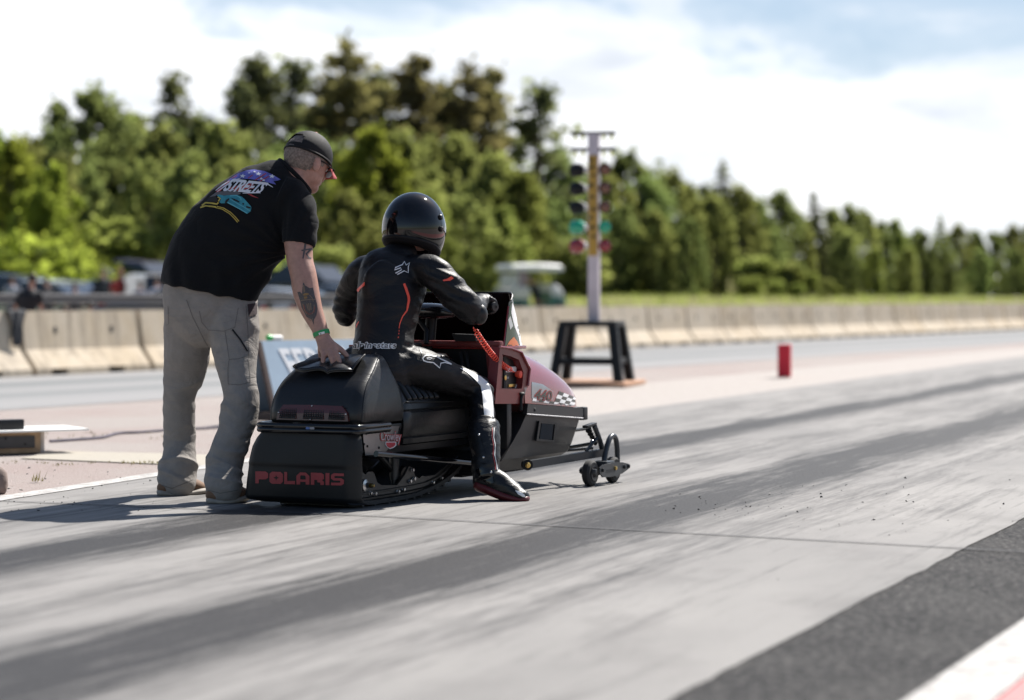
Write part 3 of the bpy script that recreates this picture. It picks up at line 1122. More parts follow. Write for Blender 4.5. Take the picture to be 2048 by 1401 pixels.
G_TREE = 'trees of the wood behind the dragstrip'
L_ = {'b': 'leafy green tree in the dense wood behind the track', 'p': 'tall dark pine with tiered branches rising above the wood',
      's': 'pointed dark spruce standing in the wood behind the track', 'u': 'low leafy shrub at the foot of the wood'}
TREES = [
    # bright birches at the near end
    ('bb', -45, 250, 64, 1.1, 'yellow-green leafy tree at the very edge of the photo, tallest of the bright ones'), ('bb2', 25, 292, 60, 1.2, 'bright yellow-green tree in full sun beside the dark pines'), ('bb', 98, 338, 57, 1.0, 'bright yellow-green bushy tree in front of the dark tall tree'),
    ('u2', 130, 430, 52, 1.3, 'bright lime shrub in full sun behind the spectators'), ('u2', 45, 420, 50, 1.5, 'large lime shrub behind the barrier by the hanging jacket'), ('u1', 235, 425, 58, 1.25, 'pale green rounded shrub behind the person in red'), ('u1', 285, 470, 60, 1.0), ('u3', 170, 500, 56, 1.2),
    ('bm', 62, 285, 92, 1.0), ('bd', 118, 262, 98, 0.9), ('bd', 178, 192, 104, 1.15, 'tall dense dark tree rising behind the yellow-green birches'), ('bd2', 232, 255, 106, 1.1), ('bm', 272, 240, 110, 0.85), ('bm2', 315, 268, 100, 1.0),
    ('p3', 352, 148, 118, 1.3, 'thin scraggly pine standing alone against the sky'), ('bd2', 400, 246, 112, 0.95), ('bm', 440, 258, 108, 1.0), ('bm', 300, 330, 86, 1.0), ('bm2', 385, 318, 84, 1.1), ('bm', 465, 330, 88, 1.1), ('bm2', 545, 330, 90, 1.0), ('bd', 350, 262, 116, .9), ('u3', 340, 470, 70, 1.3), ('u3', 430, 480, 72, 1.2),
    ('p1', 482, 168, 140, .9), ('p1', 520, 120, 142, 1.0, 'tall dark pine above the capped man\'s shoulder'), ('p3', 585, 120, 146, 1.5, 'narrow pine between two larger pines above the cap'),
    ('p2', 655, 150, 150, 0.9), ('p2', 692, 84, 146, 1.0, 'tallest brownish pine in the wood'), ('p1', 760, 152, 152, 1.0), ('p4', 836, 114, 148, 1.05, 'tall pine directly above the black helmet'), ('p1', 885, 172, 154, .9), ('p2', 938, 132, 148, .95, 'brown-tinged pine with a double top beside the slim pine'), ('p4', 985, 140, 150, .9),
    ('p3', 1075, 168, 140, 1.6, 'slim gappy pine at the end of the tall pines'), ('s1', 1040, 255, 146, 1.0), ('p1', 610, 215, 154, .9), ('bd', 590, 280, 125, 1.0), ('bd2', 640, 285, 122, 1.2),
    ('bb2', 742, 268, 112, 0.95, 'bright green rounded tree in front of the brown pines'), ('bm', 800, 275, 114, .9), ('bd', 690, 300, 118, 1.0), ('bm2', 855, 292, 122, 1.0), ('bm', 920, 282, 124, 1.1), ('bm', 985, 318, 118, 1.0), ('bm3', 1040, 352, 112, 1.1), ('bm', 690, 390, 92, 1.1), ('bm3', 770, 400, 94, 1.2), ('bm3', 850, 390, 96, 1.2), ('bm', 930, 400, 98, 1.3), ('bm3', 1010, 420, 100, 1.2), ('u1', 560, 500, 80, 1.3), ('u3', 640, 480, 82, 1.3),
    ('bd', 1108, 305, 142, .85), ('bd2', 1150, 345, 146, 1.0), ('bd', 1095, 400, 120, 1.0), ('u3', 1150, 470, 118, 1.3), ('bm2', 1205, 340, 150, 1.0), ('bd2', 1255, 312, 154, 1.0), ('s1', 1318, 318, 158, 1.2, 'pointed spruce just beyond the light tree'), ('bd', 1290, 360, 152, 1.0), ('bm2', 1350, 352, 160, 1.0), ('bd2', 1398, 378, 164, 1.0), ('s2', 1446, 320, 170, 1.5, 'tall pointed spruce standing highest of the far wood'), ('bm2', 1475, 382, 166, 1.0), ('bd2', 1510, 402, 168, 1.0), ('bm2', 1430, 400, 150, .9), ('bd', 1370, 440, 140, 1.0), ('bd2', 1240, 420, 138, 1.1), ('bm2', 1310, 430, 138, 1.0),
    ('bd', 1556, 388, 180, .95), ('bm2', 1592, 428, 184, .9), ('s2', 1628, 384, 190, 1.5, 'dark pointed spruce above the green mound'), ('bm', 1660, 424, 192, .9), ('bd', 1692, 414, 196, .9), ('bm2', 1726, 428, 200, .9), ('bd2', 1760, 448, 206, .9), ('bm3', 1792, 444, 212, .9), ('bd2', 1832, 462, 220, .9), ('s1', 1880, 428, 228, 1.3, 'pointed spruce far along the receding wood'), ('bd', 1846, 468, 216, 1.0), ('bm2', 1912, 456, 236, 1.0), ('bd2', 1950, 466, 244, 1.0), ('bd', 1986, 468, 252, 1.0), ('bm2', 2022, 458, 262, 1.0), ('bd', 2058, 456, 270, 1.0), ('bd2', 2095, 462, 280, 1.0),
    ('bd', 1540, 450, 172, 1.0), ('bd2', 1690, 470, 178, 1.0), ('bm3', 1750, 500, 178, .9), ('bm2', 1815, 500, 190, 1.0), ('bd', 1890, 505, 200, .9), ('bd2', 1960, 505, 215, 1.0), ('bd', 2030, 505, 230, 1.0),
    ('u3', 1120, 545, 165, 1.6), ('u3', 1190, 548, 168, 1.6), ('u3', 1260, 545, 170, 1.6), ('u3', 1340, 545, 174, 1.6), ('u3', 1410, 545, 178, 1.6), ('u3', 1480, 545, 182, 1.6), ('u3', 1560, 548, 198, 1.7), ('u3', 1640, 548, 205, 1.7), ('u3', 1710, 550, 212, 1.7), ('u3', 1770, 552, 220, 1.8), ('u3', 1830, 553, 232, 1.8), ('u3', 1890, 554, 244, 1.9), ('u3', 1950, 555, 256, 1.9), ('u3', 2010, 556, 270, 1.9), ('u3', 2060, 556, 285, 1.9), ('u3', 1050, 540, 150, 1.5), ('u3', 960, 540, 150, 1.5), ('u3', 880, 540, 150, 1.5),
    ('u1', 1488, 512, 150, 1.2), ('u3', 1515, 508, 149, 1.1), ('u1', 1545, 512, 148, 1.0, 'leafy shrub near the top of the green mound'), ('u3', 1572, 520, 148, 1.0), ('u1', 1598, 532, 148, 1.0), ('u1', 1624, 543, 147, 1.0), ('u3', 1650, 556, 147, 1.1), ('u1', 1676, 570, 146, 1.2), ('u1', 1702, 584, 146, 1.4, 'low shrub at the very foot of the green mound'), ('u1', 1500, 550, 142, 1.3), ('u1', 1550, 556, 141, 1.3), ('u1', 1600, 566, 141, 1.3), ('u3', 1640, 580, 140, 1.4),
]
for e in TREES:
    key, px, ty, Y, wd_ = e[:5]
    if Y < 76 and px < 700:
        Y *= 1.42                                   # the wood starts beyond the parked cars
    plant(key, px, ty, Y, wd_, e[5] if len(e) > 5 else L_[key[0]], {'u': 'shrubs at the foot of the wood', 'p': 'pines above the wood', 's': 'spruces in the wood'}.get(key[0], G_TREE))

# long grass along the back of the barriers
mb = MB()
rg = random.Random(5)
for i in range(5200):
    al = rg.uniform(12, 150); d = rg.uniform(5, 42)
    p = B0 + bd * al - bn_ * d
    z = field_z(p)
    h = rg.uniform(.12, .34); a = rg.uniform(0, PI); w = rg.uniform(.03, .07)
    dx = V((math.cos(a) * w, math.sin(a) * w, 0)); q = V((p.x, p.y, z - .03))
    mb.add([q - dx, q + dx, q + V((rg.uniform(-.1, .1), rg.uniform(-.1, .1), h))], [(0, 1, 2)])
tag(put('grass', mb, LEAF['shrub'], smooth=None), 'tall sunlit yellow-green grass behind the concrete barriers', 'grass', kind='stuff')

# ================================================================== THINGS ROUND THE TRACK
M['alu'] = mat('weathered_grey_metal', (0.065, 0.065, 0.072), 0.85, metal=0.0, vscale=6)
M['wood'] = mat('raw_timber', (0.46, 0.31, 0.19), 0.8, var=0.25, vscale=14, bump=0.3, bscale=40)
M['endgrain'] = mat('sunlit_end_timber', (0.62, 0.53, 0.47), 0.8, var=0.2, vscale=22, bump=0.3)  # paler than the body timber: sunlight put into the end face's colour
M['darkwood'] = mat('dark_stained_timber', (0.060, 0.034, 0.028), 0.6, var=0.3, vscale=10)
M['slate'] = mat('dark_grey_plate', (0.050, 0.047, 0.050), 0.5, vscale=10)
M['whitesheet'] = mat('white_board', (0.80, 0.80, 0.78), 0.6, var=0.04)
M['sign'] = mat('pale_blue_sign_board', (0.36, 0.46, 0.56), 0.45, var=0.06)
M['signtext'] = flat_mat('white_sign_lettering', (0.78, 0.80, 0.82), 0.5)
M['cyan'] = flat_mat('pale_cyan_print', (0.42, 0.66, 0.75), 0.5)
M['greenplastic'] = mat('green_plastic', (0.03, 0.50, 0.10), 0.35)
M['redfoam'] = mat('red_foam', (0.55, 0.025, 0.045), 0.85, vscale=6)
M['poletone'] = mat('pale_mauve_pole_paint', (0.56, 0.50, 0.54), 0.45, vscale=5)
M['standpaint'] = mat('black_stand_paint', (0.006, 0.007, 0.009), 0.5, spec=.25)
M['yellow'] = mat('yellow_panel', (0.42, 0.25, 0.035), 0.5, var=0.15)
M['amber'] = mat('unlit_amber_lens', (0.14, 0.045, 0.018), 0.25, coat=0.6)
M['greenlens'] = mat('green_lens', (0.004, 0.34, 0.19), 0.25, coat=0.6)
M['redlens'] = mat('red_lens', (0.24, 0.012, 0.022), 0.25, coat=0.6)
M['bulb'] = mat('yellow_bulb_glass', (0.72, 0.75, 0.10), 0.3)
M['brick'] = mat('orange_brown_slab', (0.46, 0.26, 0.16), 0.85, var=0.2, vscale=6, bump=0.4)
M['stone'] = mat('grey_brown_stone', (0.22, 0.17, 0.15), 0.9, var=0.3, bump=0.8, bscale=30)
M['tyre'] = mat('tyre_rubber', (0.015, 0.015, 0.016), 0.75)
M['carglass'] = mat('dark_car_glass', (0.02, 0.025, 0.03), 0.06, coat=0.5)
M['redlamp'] = flat_mat('red_lamp_plastic', (0.4, 0.01, 0.01), 0.25)
M['cable'] = mat('dusty_dark_cable', (0.07, 0.06, 0.09), 0.7)

# ------------------------------------------------------------------ timing box
tb = ground(82, 906)
ud = V((-0.86, -0.51, 0)).normalized(); un = V((-ud.y, ud.x, 0))     # ud along the front, away to the photo's edge
if un.y < 0:
    un = -un
TBM = Matrix(((ud.x, un.x, 0, tb.x), (ud.y, un.y, 0, tb.y), (0, 0, 1, 0), (0, 0, 0, 1)))
t = thing('timing_beam_box', 'low timber box with a dark metal plate on its side, beside the white lane line', 'box', tb)
H_ = 0.125
mb = MB().box((0.55, 0.10, H_ / 2), (1.1, 0.19, H_ - 0.002), bev=0.004)
put('timber_body', mb, M['wood'], t, TBM)
put('end_block', MB().box((-0.012, 0.10, H_ / 2), (0.022, 0.195, H_), bev=0.003), M['endgrain'], t, TBM)
pl = put('metal_plate', MB().box((0.60, -0.006, 0.068), (1.12, 0.010, 0.072), bev=0.002), M['slate'], t, TBM)
for x in (0.10, 0.22, 0.40):
    put('bolt', MB().lathe([(0.006, 0), (0.006, .004), (.003, .006)], (x, -0.011, 0.056 if x != .22 else 0.09), (0, -1, 0), 10), M['dark'], pl, TBM)
o = put('white_board', MB().box((0.40, 0.15, H_ + 0.008), (1.35, 0.42, 0.012), bev=0.002), M['whitesheet'], None, TBM)
tag(o, 'thin white board lying on top of the timber timing box', 'board')
mb = MB().box((0.53, 0.06, H_ + 0.0145 + 0.03), (0.88, 0.06, 0.060), bev=0.006)
o = put('black_bar', mb, M['plastic'], None, TBM)
tag(o, 'black rectangular bar resting on the white board', 'bar')
# cable running off along the pavement
pts = [ground(*p) + V((0, 0, 0.004)) for p in ((100, 884), (160, 880), (205, 876), (235, 868), (275, 866), (330, 862), (420, 857), (500, 852))]
tag(put('ground_cable', MB().tube(pts, 0.009, 8, smooth=4), M['cable']), 'thin dark cable lying on the pink pavement, leading from the timber box', 'cable')
# rock and weeds
g = ground(-6, 985)
mb = MB(); mb.ball((g.x, g.y, 0.05), (0.055, 0.06, 0.075), 14, 10)
me = mb.mesh('rock'); displace(me, lambda c, n: 0.012 * noise.noise(c * 22) + .006 * noise.noise(c * 60))
tag(link_mesh('rock', me, M['stone'], smooth=60), 'small grey-brown rock at the edge of the pink pavement', 'rock')
mb = MB(); rg = random.Random(3)
for (px, py) in [(74, 963)] + [(rg.uniform(10, 330), rg.choice((866, 872, 930, 926, 878)) + rg.uniform(-2, 2)) for _ in range(46)]:
    g = ground(px, py)
    for k in range(16 if px == 74 else 5):
        h = rg.uniform(.02, .07) if px == 74 else rg.uniform(.006, .02)
        a = rg.uniform(0, 2 * PI); b = V((g.x + rg.gauss(0, .018), g.y + rg.gauss(0, .03), 0))
        tip = b + V((math.cos(a) * h * .5, math.sin(a) * h * .5, h)); w = V((-math.sin(a), math.cos(a), 0)) * .004
        mb.add([b - w, b + w, tip], [(0, 1, 2)])
M['dryweed'] = leaf_mat('dry_weed', (0.17, 0.15, 0.075), 0.3)
tag(put('weeds', mb, M['dryweed'], smooth=None), 'dry weeds in the cracks of the pink pavement', kind='stuff')

# ------------------------------------------------------------------ sandwich board
ap = at(517, 684, 17.7); ap.z = 0.60
d_ = V((0.66, 0.75, 0)).normalized()
SGM = Matrix(((d_.x, -d_.y, 0, ap.x), (d_.y, d_.x, 0, ap.y), (0, 0, 1, 0), (0, 0, 0, 1)))   # x along the board, -y towards the viewer
t = thing('sandwich_board', 'pale blue sandwich board with white lettering on dark wooden legs, behind the snowmobile', 'sign', (ap.x, ap.y, 0))
WB = 1.35; top = 0.60; lean = 0.13
def face(x, z, s):                    # point on the leaning front (s=-1) or back (s=1) panel
    return V((x, s * (0.012 + lean * (top - z) / top * 1.5), z))
for s, nm in ((-1, 'front_panel'), (1, 'back_panel')):
    mb = MB().prism([face(0.0, 0.07, s), face(WB, 0.07, s), face(WB, top, s), face(0.0, top, s)], (0, s * 0.012, 0))
    p = put(nm, mb, M['sign'], t, SGM)
    if s < 0:
        fp_ = p
    for x in (-0.018, WB + 0.018):
        a = face(x, 0.0, s) + V((0, s * .006, 0)); b = face(x, top - .005, s) + V((0, s * .006, 0))
        dirn = (b - a).normalized()
        w = V((0.019, 0, 0)); n_ = V((0, 0.016, 0))
        mb = MB().loft([[a - w - n_, a + w - n_, a + w + n_, a - w + n_], [b - w - n_, b + w - n_, b + w + n_, b - w + n_]])
        put('leg', mb, M['darkwood'], t, SGM)
put('foot_shelf', MB().box((WB / 2, 0, 0.045), (WB, 0.36, 0.06), bev=0.004), M['darkwood'], t, SGM)
vs, fs = text_flat('FERNALD', bold=0.02)
def on_face(vs, x0, x1, z0, z1, slant=0.0, off=0.016):
    o = []
    for u, v in vs:
        z = z0 + (z1 - z0) * v
        q = face(x0 + (x1 - x0) * u - slant * (v - .5) , z, -1)
        o.append(q + V((0, -off, 0)))
    return o
put('lettering', MB().add(on_face(vs, 0.20, 1.24, 0.30, 0.545, 0.10), fs), M['signtext'], fp_, SGM, smooth=None)
vs, fs = text_flat('FIELD DRAGWAY', bold=0.02)
put('lettering', MB().add(on_face(vs, 0.34, 1.2, 0.17, 0.25), fs), M['cyan'], fp_, SGM, smooth=None)
mb = MB()
for k in range(5):
    z = 0.27 - k * .022
    mb.add([face(.10 + .02 * k, z, -1) + V((0, -.016, 0)), face(.30 - .02 * k, z, -1) + V((0, -.016, 0)), face(.29 - .02 * k, z - .012, -1) + V((0, -.016, 0)), face(.11 + .02 * k, z - .012, -1) + V((0, -.016, 0))], [(0, 1, 2, 3)])
put('wing_emblem', mb, M['cyan'], fp_, SGM, smooth=None)
# a crumpled wristband roll / bottle on top of the board
q = SGM @ V((0.13, 0, top))
t = thing('drink_bottle', 'clear and green plastic bottle lying on top of the pale blue sign', 'bottle', q)
ax = SGM.to_3x3() @ V((1, 0, 0))
put('bottle_body', MB().lathe([(0.004, 0), (.018, .004), (.020, .03), (.019, .07), (.020, .09), (.012, .105), (.008, .11)], q + V((0, 0, 0.021)), ax, 14), M['whitesheet'], t, Matrix.Identity(4))
put('bottle_cap', MB().lathe([(0.021, 0), (0.022, .004), (.021, .035), (.012, .04)], q - ax * .04 + V((0, 0, .023)), ax, 14), M['greenplastic'], t, Matrix.Identity(4))

# ------------------------------------------------------------------ starting light tree on its stand
TX = at(1184, 772, 25.3); TX.z = 0
tr_ = math.radians(-14)
SLAB_TOP = 0.045
mb = MB().box((TX.x - 0.02, TX.y + 0.05, SLAB_TOP / 2), (0.98, 1.15, SLAB_TOP), rot=(0, 0, tr_), bev=0.01)
tag(put('base_slab', mb, M['brick']), 'low orange-brown slab under the light tree stand', 'slab')
TM = Matrix.Translation((TX.x, TX.y, SLAB_TOP)) @ Matrix.Rotation(tr_, 4, 'Z')
st = thing('light_tree_stand', 'black four-legged metal stand carrying the starting light tree', 'stand', (TX.x, TX.y, SLAB_TOP), tr_)
top = 0.62
put('stand_top', MB().box((0, 0, top - .02), (0.61, 0.50, 0.055), bev=0.006), M['standpaint'], st)
for a in (-1, 1):
    for b in (-1, 1):
        A = V((a * 0.345, b * 0.30, 0)); Bq = V((a * 0.265, b * 0.21, top - .045))
        w = V((.047, 0, 0)); n_ = V((0, .047, 0))
        put('leg', MB().loft([[A - w - n_, A + w - n_, A + w + n_, A - w + n_], [Bq - w - n_, Bq + w - n_, Bq + w + n_, Bq - w + n_]]), M['standpaint'], st)
for a in (-1, 1):
    put('cross_rail', MB().box((a * .317, 0, .215), (.04, .56, .06), bev=.004), M['standpaint'], st)
    put('cross_rail', MB().box((0, a * .27, .205), (.60, .04, .06), bev=.004), M['standpaint'], st)
lt = thing('starting_light_tree', 'tall drag-race starting light tree with amber, green and red lamps on a pale pole', 'light tree', (TX.x + .02, TX.y, SLAB_TOP + top + .006), tr_)
zz = lambda py: (HY - py) * 25.3 / FPX + CAM_H - (SLAB_TOP + top + .006)
put('pole', MB().box((0, 0, (zz(268)) / 2), (0.115, 0.10, zz(268)), bev=0.008), M['poletone'], lt)
put('centre_panel', MB().box((0, -0.055, (zz(312) + zz(512)) / 2), (0.095, 0.014, zz(312) - zz(512)), bev=0.003), M['yellow'], lt)
for i, py in enumerate((322, 336, 352, 372, 395, 420, 436, 456, 474)):
    put('panel_mark', MB().box((-.005 + .012 * (i % 3 - 1), -0.0645, zz(py)), (0.035, 0.004, 0.030 + .012 * (i % 2)), bev=.001), M['dark'], lt)
for py in (268, 300):
    a = put('cross_arm', MB().box((-0.008, -0.01, zz(py)), (0.475, 0.07, 0.034), bev=0.005), M['standpaint'], lt)
    for x in (-0.20, -0.115, 0.105, 0.19):
        put('bulb', MB().lathe([(0.004, 0), (.012, -.006), (.017, -.035), (.012, -.052), (.002, -.058)], (x, -0.01, zz(py) - .015), (0, 0, 1), 12), M['bulb'], a)
for py, lm in ((340, 'amber'), (377, 'amber'), (415, 'amber'), (455, 'greenlens'), (492, 'redlens')):
    z = zz(py)
    # this lane's lamp, seen from its back and side
    dk = M['standpaint'] if lm == 'amber' else M[lm]
    ax = V((-0.80, 0.60, 0))
    r_ = 0.072 if lm == 'amber' else .075
    h = put('lamp_housing', MB().lathe([(0.02, 0), (.032, .01), (.05, .05), (r_ * .9, .085), (r_, .10), (r_, .19), (r_ * .93, .195)], V((-0.085, 0, z)), ax, 18), dk, lt)
    put('lamp_bracket', MB().tube([V((-0.04, 0, z)), V((-0.095, 0.004, z))], [0.016, 0.034], 12), M['whitesheet'], h)
    put('lens', MB().ball(V((-0.085, 0, z)) + ax * .185, (.055, .055, .055), 14, 8), M['amber' if lm == 'amber' else lm], h)
    # the other lamp of the pair shows its face
    ax = V((0.10, -1, 0)).normalized()
    h = put('lamp_housing', MB().lathe([(0.03, -.09), (.048, -.04), (.064, 0), (.066, .03), (.060, .034)], V((0.118, 0.0, z)), ax, 18), M['standpaint'] if lm == 'amber' else M[lm], lt)
    put('lens', MB().ball(V((0.118, 0, z)) + ax * .032, (.056, .022, .056), 16, 8), M[lm], h)

# red foam block
g = ground(1569, 755)
t_ = math.radians(-13)
mb = MB()
w = 0.083
mb.box((0, 0, 0.19), (w * 1.75, w * 1.75, 0.378), bev=0.016, seg=3)
o = put('foam_block', mb, M['redfoam'], None, Matrix.Translation((g.x, g.y, 0)) @ Matrix.Rotation(t_, 4, 'Z'))
tag(o, 'upright red foam block standing on the pale strip between the lanes', 'foam block')

# ------------------------------------------------------------------ guard rail, vehicles and people behind the barriers
RB = B0 - bn_ * 3.2
gr = thing('guard_rail', 'grey steel guard rail on posts behind the near barriers', 'guard rail', (RB.x, RB.y, 0))
for zc, hh in ((0.90, .07), (0.79, .02)):
    a = RB - bd * 7; b = RB + bd * 19
    ax = (b - a)
    prof = [(0, -hh), (-.03, -hh * .6), (-.005, 0), (-.03, hh * .6), (0, hh), (.012, hh), (-.012, hh * .55), (.015, 0), (-.012, -hh * .55), (.012, -hh)]
    rings = [[p + bn_ * -x * 1 + V((0, 0, zc + z)) for x, z in prof] for p in (a, b)]
    put('rail_beam', MB().loft(rings), M['alu'], gr, Matrix.Identity(4))
for k in range(9):
    p = RB + bd * (-6.5 + k * 2.9) - bn_ * .05
    put('rail_post', MB().box((p.x, p.y, .50), (.09, .06, 1.0), rot=(0, 0, -math.radians(26.6)), bev=.004), M['alu'], gr, Matrix.Identity(4))


def car(px, Y, rot, col, label, h=1.38, ln_=4.4, kind='sedan'):
    p = at(px, 600, Y); p.z = max(0, field_z(p)) 
    t = thing('parked_car', label, 'car', p, math.radians(rot), 'cars parked behind the barriers')
    paint = mat('car_paint', col, 0.25, coat=1.0, var=0.03)
    w = 0.86; l = ln_ / 2
    if kind == 'sedan':
        lo = [(-l, .35, .62), (-l + .12, .28, .84), (-l * .55, .25, .90), (l * .25, .25, .88), (l * .7, .25, .80), (l - .12, .28, .68), (l, .36, .55)]
        cab = [(-l * .62, .90, .90), (-l * .38, .90, h - .06), (-l * .05, .90, h), (l * .08, .89, h - .03), (l * .36, .87, .89)]
    else:
        lo = [(-l, .40, .95), (-l + .1, .32, 1.0), (-l * .5, .3, 1.02), (l * .3, .3, 1.0), (l * .72, .3, .96), (l - .1, .32, .85), (l, .42, .62)]
        cab = [(-l * .96, 1.0, 1.02), (-l * .86, 1.0, h - .04), (-l * .2, 1.0, h), (l * .12, 1.0, h - .04), (l * .38, .98, .99)]
    def sec(y, z0, z1, ww):
        return [V((x * ww, y, z)) for x, z in ((-.92, z0), (-1, z0 + .12), (-1, z1 - .1), (-.9, z1), (.9, z1), (1, z1 - .1), (1, z0 + .12), (.92, z0))]
    put('body', MB().loft([sec(y, a, b, w * (0.88 if abs(y) > l - .05 else 1)) for y, a, b in lo]), paint, t, WM[t.name])
    put('windows', MB().loft([[V((-w * .93, y, a - .01)), V((-w * (.93 - .25 * (b - a)), y, b - .03)), V((w * (.93 - .25 * (b - a)), y, b - .03)), V((w * .93, y, a - .01))] for y, a, b in cab]), M['carglass'], t, WM[t.name])
    ys = [c for c in cab if c[2] > h - .12]
    put('roof', MB().loft([[V((-w * .80, y, b - .03)), V((-w * .72, y, b + .008)), V((w * .72, y, b + .008)), V((w * .80, y, b - .03))] for y, a, b in ys]), paint, t, WM[t.name])
    for y in (-l * .62, l * .62):
        for s in (-1, 1):
            wl = put('wheel', MB().lathe([(0.05, -.09), (.29, -.1), (.32, -.06), (.32, .06), (.29, .1), (.05, .09)], (s * (w - .06), y, .315), (1, 0, 0), 20), M['tyre'], t, WM[t.name])
            put('rim', MB().lathe([(.02, 0), (.19, .0), (.2, .012), (.02, .02)], (s * (w + .035), y, .315), (s, 0, 0), 14), M['steel'], wl, WM[t.name])
    for s in (-1, 1):
        put('tail_light', MB().box((s * w * .68, -l - .005, .68), (.3, .05, .13), bev=.02), M['redlamp'], t, WM[t.name])
        put('headlight', MB().box((s * w * .66, l - .06, .62), (.32, .08, .12), bev=.02), M['whitesheet'], t, WM[t.name])
    return t


car(92, 62, 62, (0.62, 0.66, 0.60), 'white car behind the guard rail, beside the leaning person in black', 1.30)
car(215, 64, 66, (0.020, 0.055, 0.045), 'dark green car behind the guard rail, below the dark-clothed person', 1.22)
car(305, 60, 24, (0.70, 0.66, 0.64), 'white-roofed car with sunlit roof, close to the standing man\'s back', 1.50, kind='suv')
car(10, 66, 66, (0.015, 0.016, 0.02), 'black car at the edge of the photo behind the leaning person', 1.30)
car(555, 62, 63, (0.40, 0.42, 0.46), 'silver car seen between the standing man and the rider', 1.16)
car(665, 66, 63, (0.03, 0.03, 0.035), 'low dark car half hidden behind the man\'s forearm', 1.1)
car(385, 52, 64, (0.10, 0.11, 0.13), 'grey car hidden behind the standing man\'s legs', 1.25)

SKIN = mat('bystander_skin', (0.42, 0.24, 0.18), 0.55, vscale=30, var=0.15)  # skin tone of the spectators and the cart driver


def bystander(px, Y, top, shirt, trousers, label, hair=(0.03, 0.02, 0.015), lean_=0.0, rot=0.0, seated=False):
    p = at(px, 600, Y); z0 = max(0, field_z(p)); p.z = z0
    hgt = (HY - top) * Y / FPX + CAM_H - z0
    k = hgt / 1.75
    t = thing('person', label, 'person', p, rot, 'spectators behind the barriers')
    W_ = WM[t.name]
    def q(x, y, z):
        return V((x * k + lean_ * max(0, z - .9), y * k - .25 * abs(lean_) * max(0, z - .9), z * k))
    b = MB()
    b.tube([q(0, 0, .85), q(0, 0, 1.1), q(0, 0, 1.35), q(0, 0, 1.47), q(0, .01, 1.55)], [.13 * k, .12 * k, .15 * k, .07 * k, .055 * k], 12, smooth=2, side=(1, 0, 0))
    b.ball(q(0, .01, 1.64), (.078 * k, .095 * k, .115 * k), 14, 10)
    b.ball(q(0, .10, 1.62), (.016 * k, .022 * k, .022 * k), 8, 6)
    for s in (-1, 1):
        b.tube([q(s * .17, 0, 1.40), q(s * .24, .02, 1.15), q(s * .20, .16, .95)], [.055 * k, .042 * k, .033 * k], 8, smooth=3)
        b.ball(q(s * .19, .20, .90), (.032 * k, .03 * k, .055 * k), 8, 6)
        b.tube([q(s * .09, 0, .88), q(s * .10, .02, .48), q(s * .10, 0, .06)], [.085 * k, .06 * k, .045 * k], 8, smooth=3)
        b.tube([q(s * .10, -.03, .05), q(s * .11, .14, .03)], [.05 * k, .035 * k], 8)
    link_mesh('body', fuse(b, .02, 2), SKIN, t, W_ if False else None, 180)
    c = MB()
    c.tube([q(0, 0, .86), q(0, 0, 1.1), q(0, 0, 1.34), q(0, 0, 1.47)], [.165 * k, .16 * k, .18 * k, .09 * k], 12, smooth=3)
    for s in (-1, 1):
        c.tube([q(s * .15, 0, 1.41), q(s * .24, .02, 1.18)], [.075 * k, .06 * k], 8)
    link_mesh('shirt', fuse(c, .02, 2), mat('shirt_cloth', shirt, .8), t, None, 180)
    c = MB()
    for s in (-1, 1):
        c.tube([q(s * .085, 0, .92), q(s * .10, .02, .5), q(s * .10, 0, .08)], [.105 * k, .08 * k, .065 * k], 8, smooth=3)
    link_mesh('trousers', fuse(c, .02, 2), mat('trouser_cloth', trousers, .8), t, None, 180)
    put('hair', MB().ball(q(0, -.012, 1.675), (.084 * k, .098 * k, .095 * k), 12, 8), mat('hair', hair, .7), t, smooth=180)
    return t


bystander(52, 31.6, 548, (0.012, 0.012, 0.016), (0.02, 0.02, 0.03), 'person in black leaning over the barrier above the hanging dark jacket', lean_=.12)
bystander(206, 62, 536, (0.014, 0.018, 0.024), (0.03, 0.04, 0.06), 'person in dark clothes standing by the dark green car')
bystander(240, 60, 538, (0.42, 0.055, 0.05), (0.04, 0.05, 0.09), 'person in a red shirt standing by the guard rail', hair=(0.20, 0.07, 0.04))
bystander(24, 58, 552, (0.30, 0.32, 0.38), (0.03, 0.04, 0.08), 'person in a pale grey shirt at the edge of the photo')
bystander(128, 31.4, 612, (0.62, 0.10, 0.19), (0.03, 0.04, 0.08), 'child in a pink top peeping over the barrier', hair=(0.05, 0.03, 0.02))
bystander(180, 34, 604, (0.16, 0.015, 0.02), (0.03, 0.04, 0.08), 'child in dark red behind the barrier, near the person in red')
car(145, 74, 66, (0.03, 0.032, 0.04), 'dark car in the far row, just behind the dark green one', 1.45)
car(262, 76, 66, (0.05, 0.012, 0.015), 'maroon car in the far row behind the person in red', 1.42)
car(50, 80, 64, (0.02, 0.03, 0.05), 'dark blue car in the far row behind the leaning person', 1.55)
car(600, 74, 64, (0.02, 0.022, 0.026), 'black car in the far row between the man and the rider', 1.42)
bystander(150, 50, 566, (0.02, 0.02, 0.025), (0.02, 0.02, 0.03), 'person in dark clothes close to the guard rail, beside the pink-topped child')
bystander(280, 52, 562, (0.03, 0.05, 0.12), (0.02, 0.02, 0.03), 'person in a navy top near the white-roofed car')
bystander(94, 55, 556, (0.015, 0.015, 0.02), (0.02, 0.02, 0.03), 'person in black standing by the white car')
bystander(600, 50, 572, (0.10, 0.10, 0.12), (0.02, 0.02, 0.03), 'person in grey far behind the standing man\'s forearm')
bystander(314, 56, 556, (0.50, 0.52, 0.60), (0.03, 0.04, 0.08), 'person in a pale shirt beside the white-roofed car')

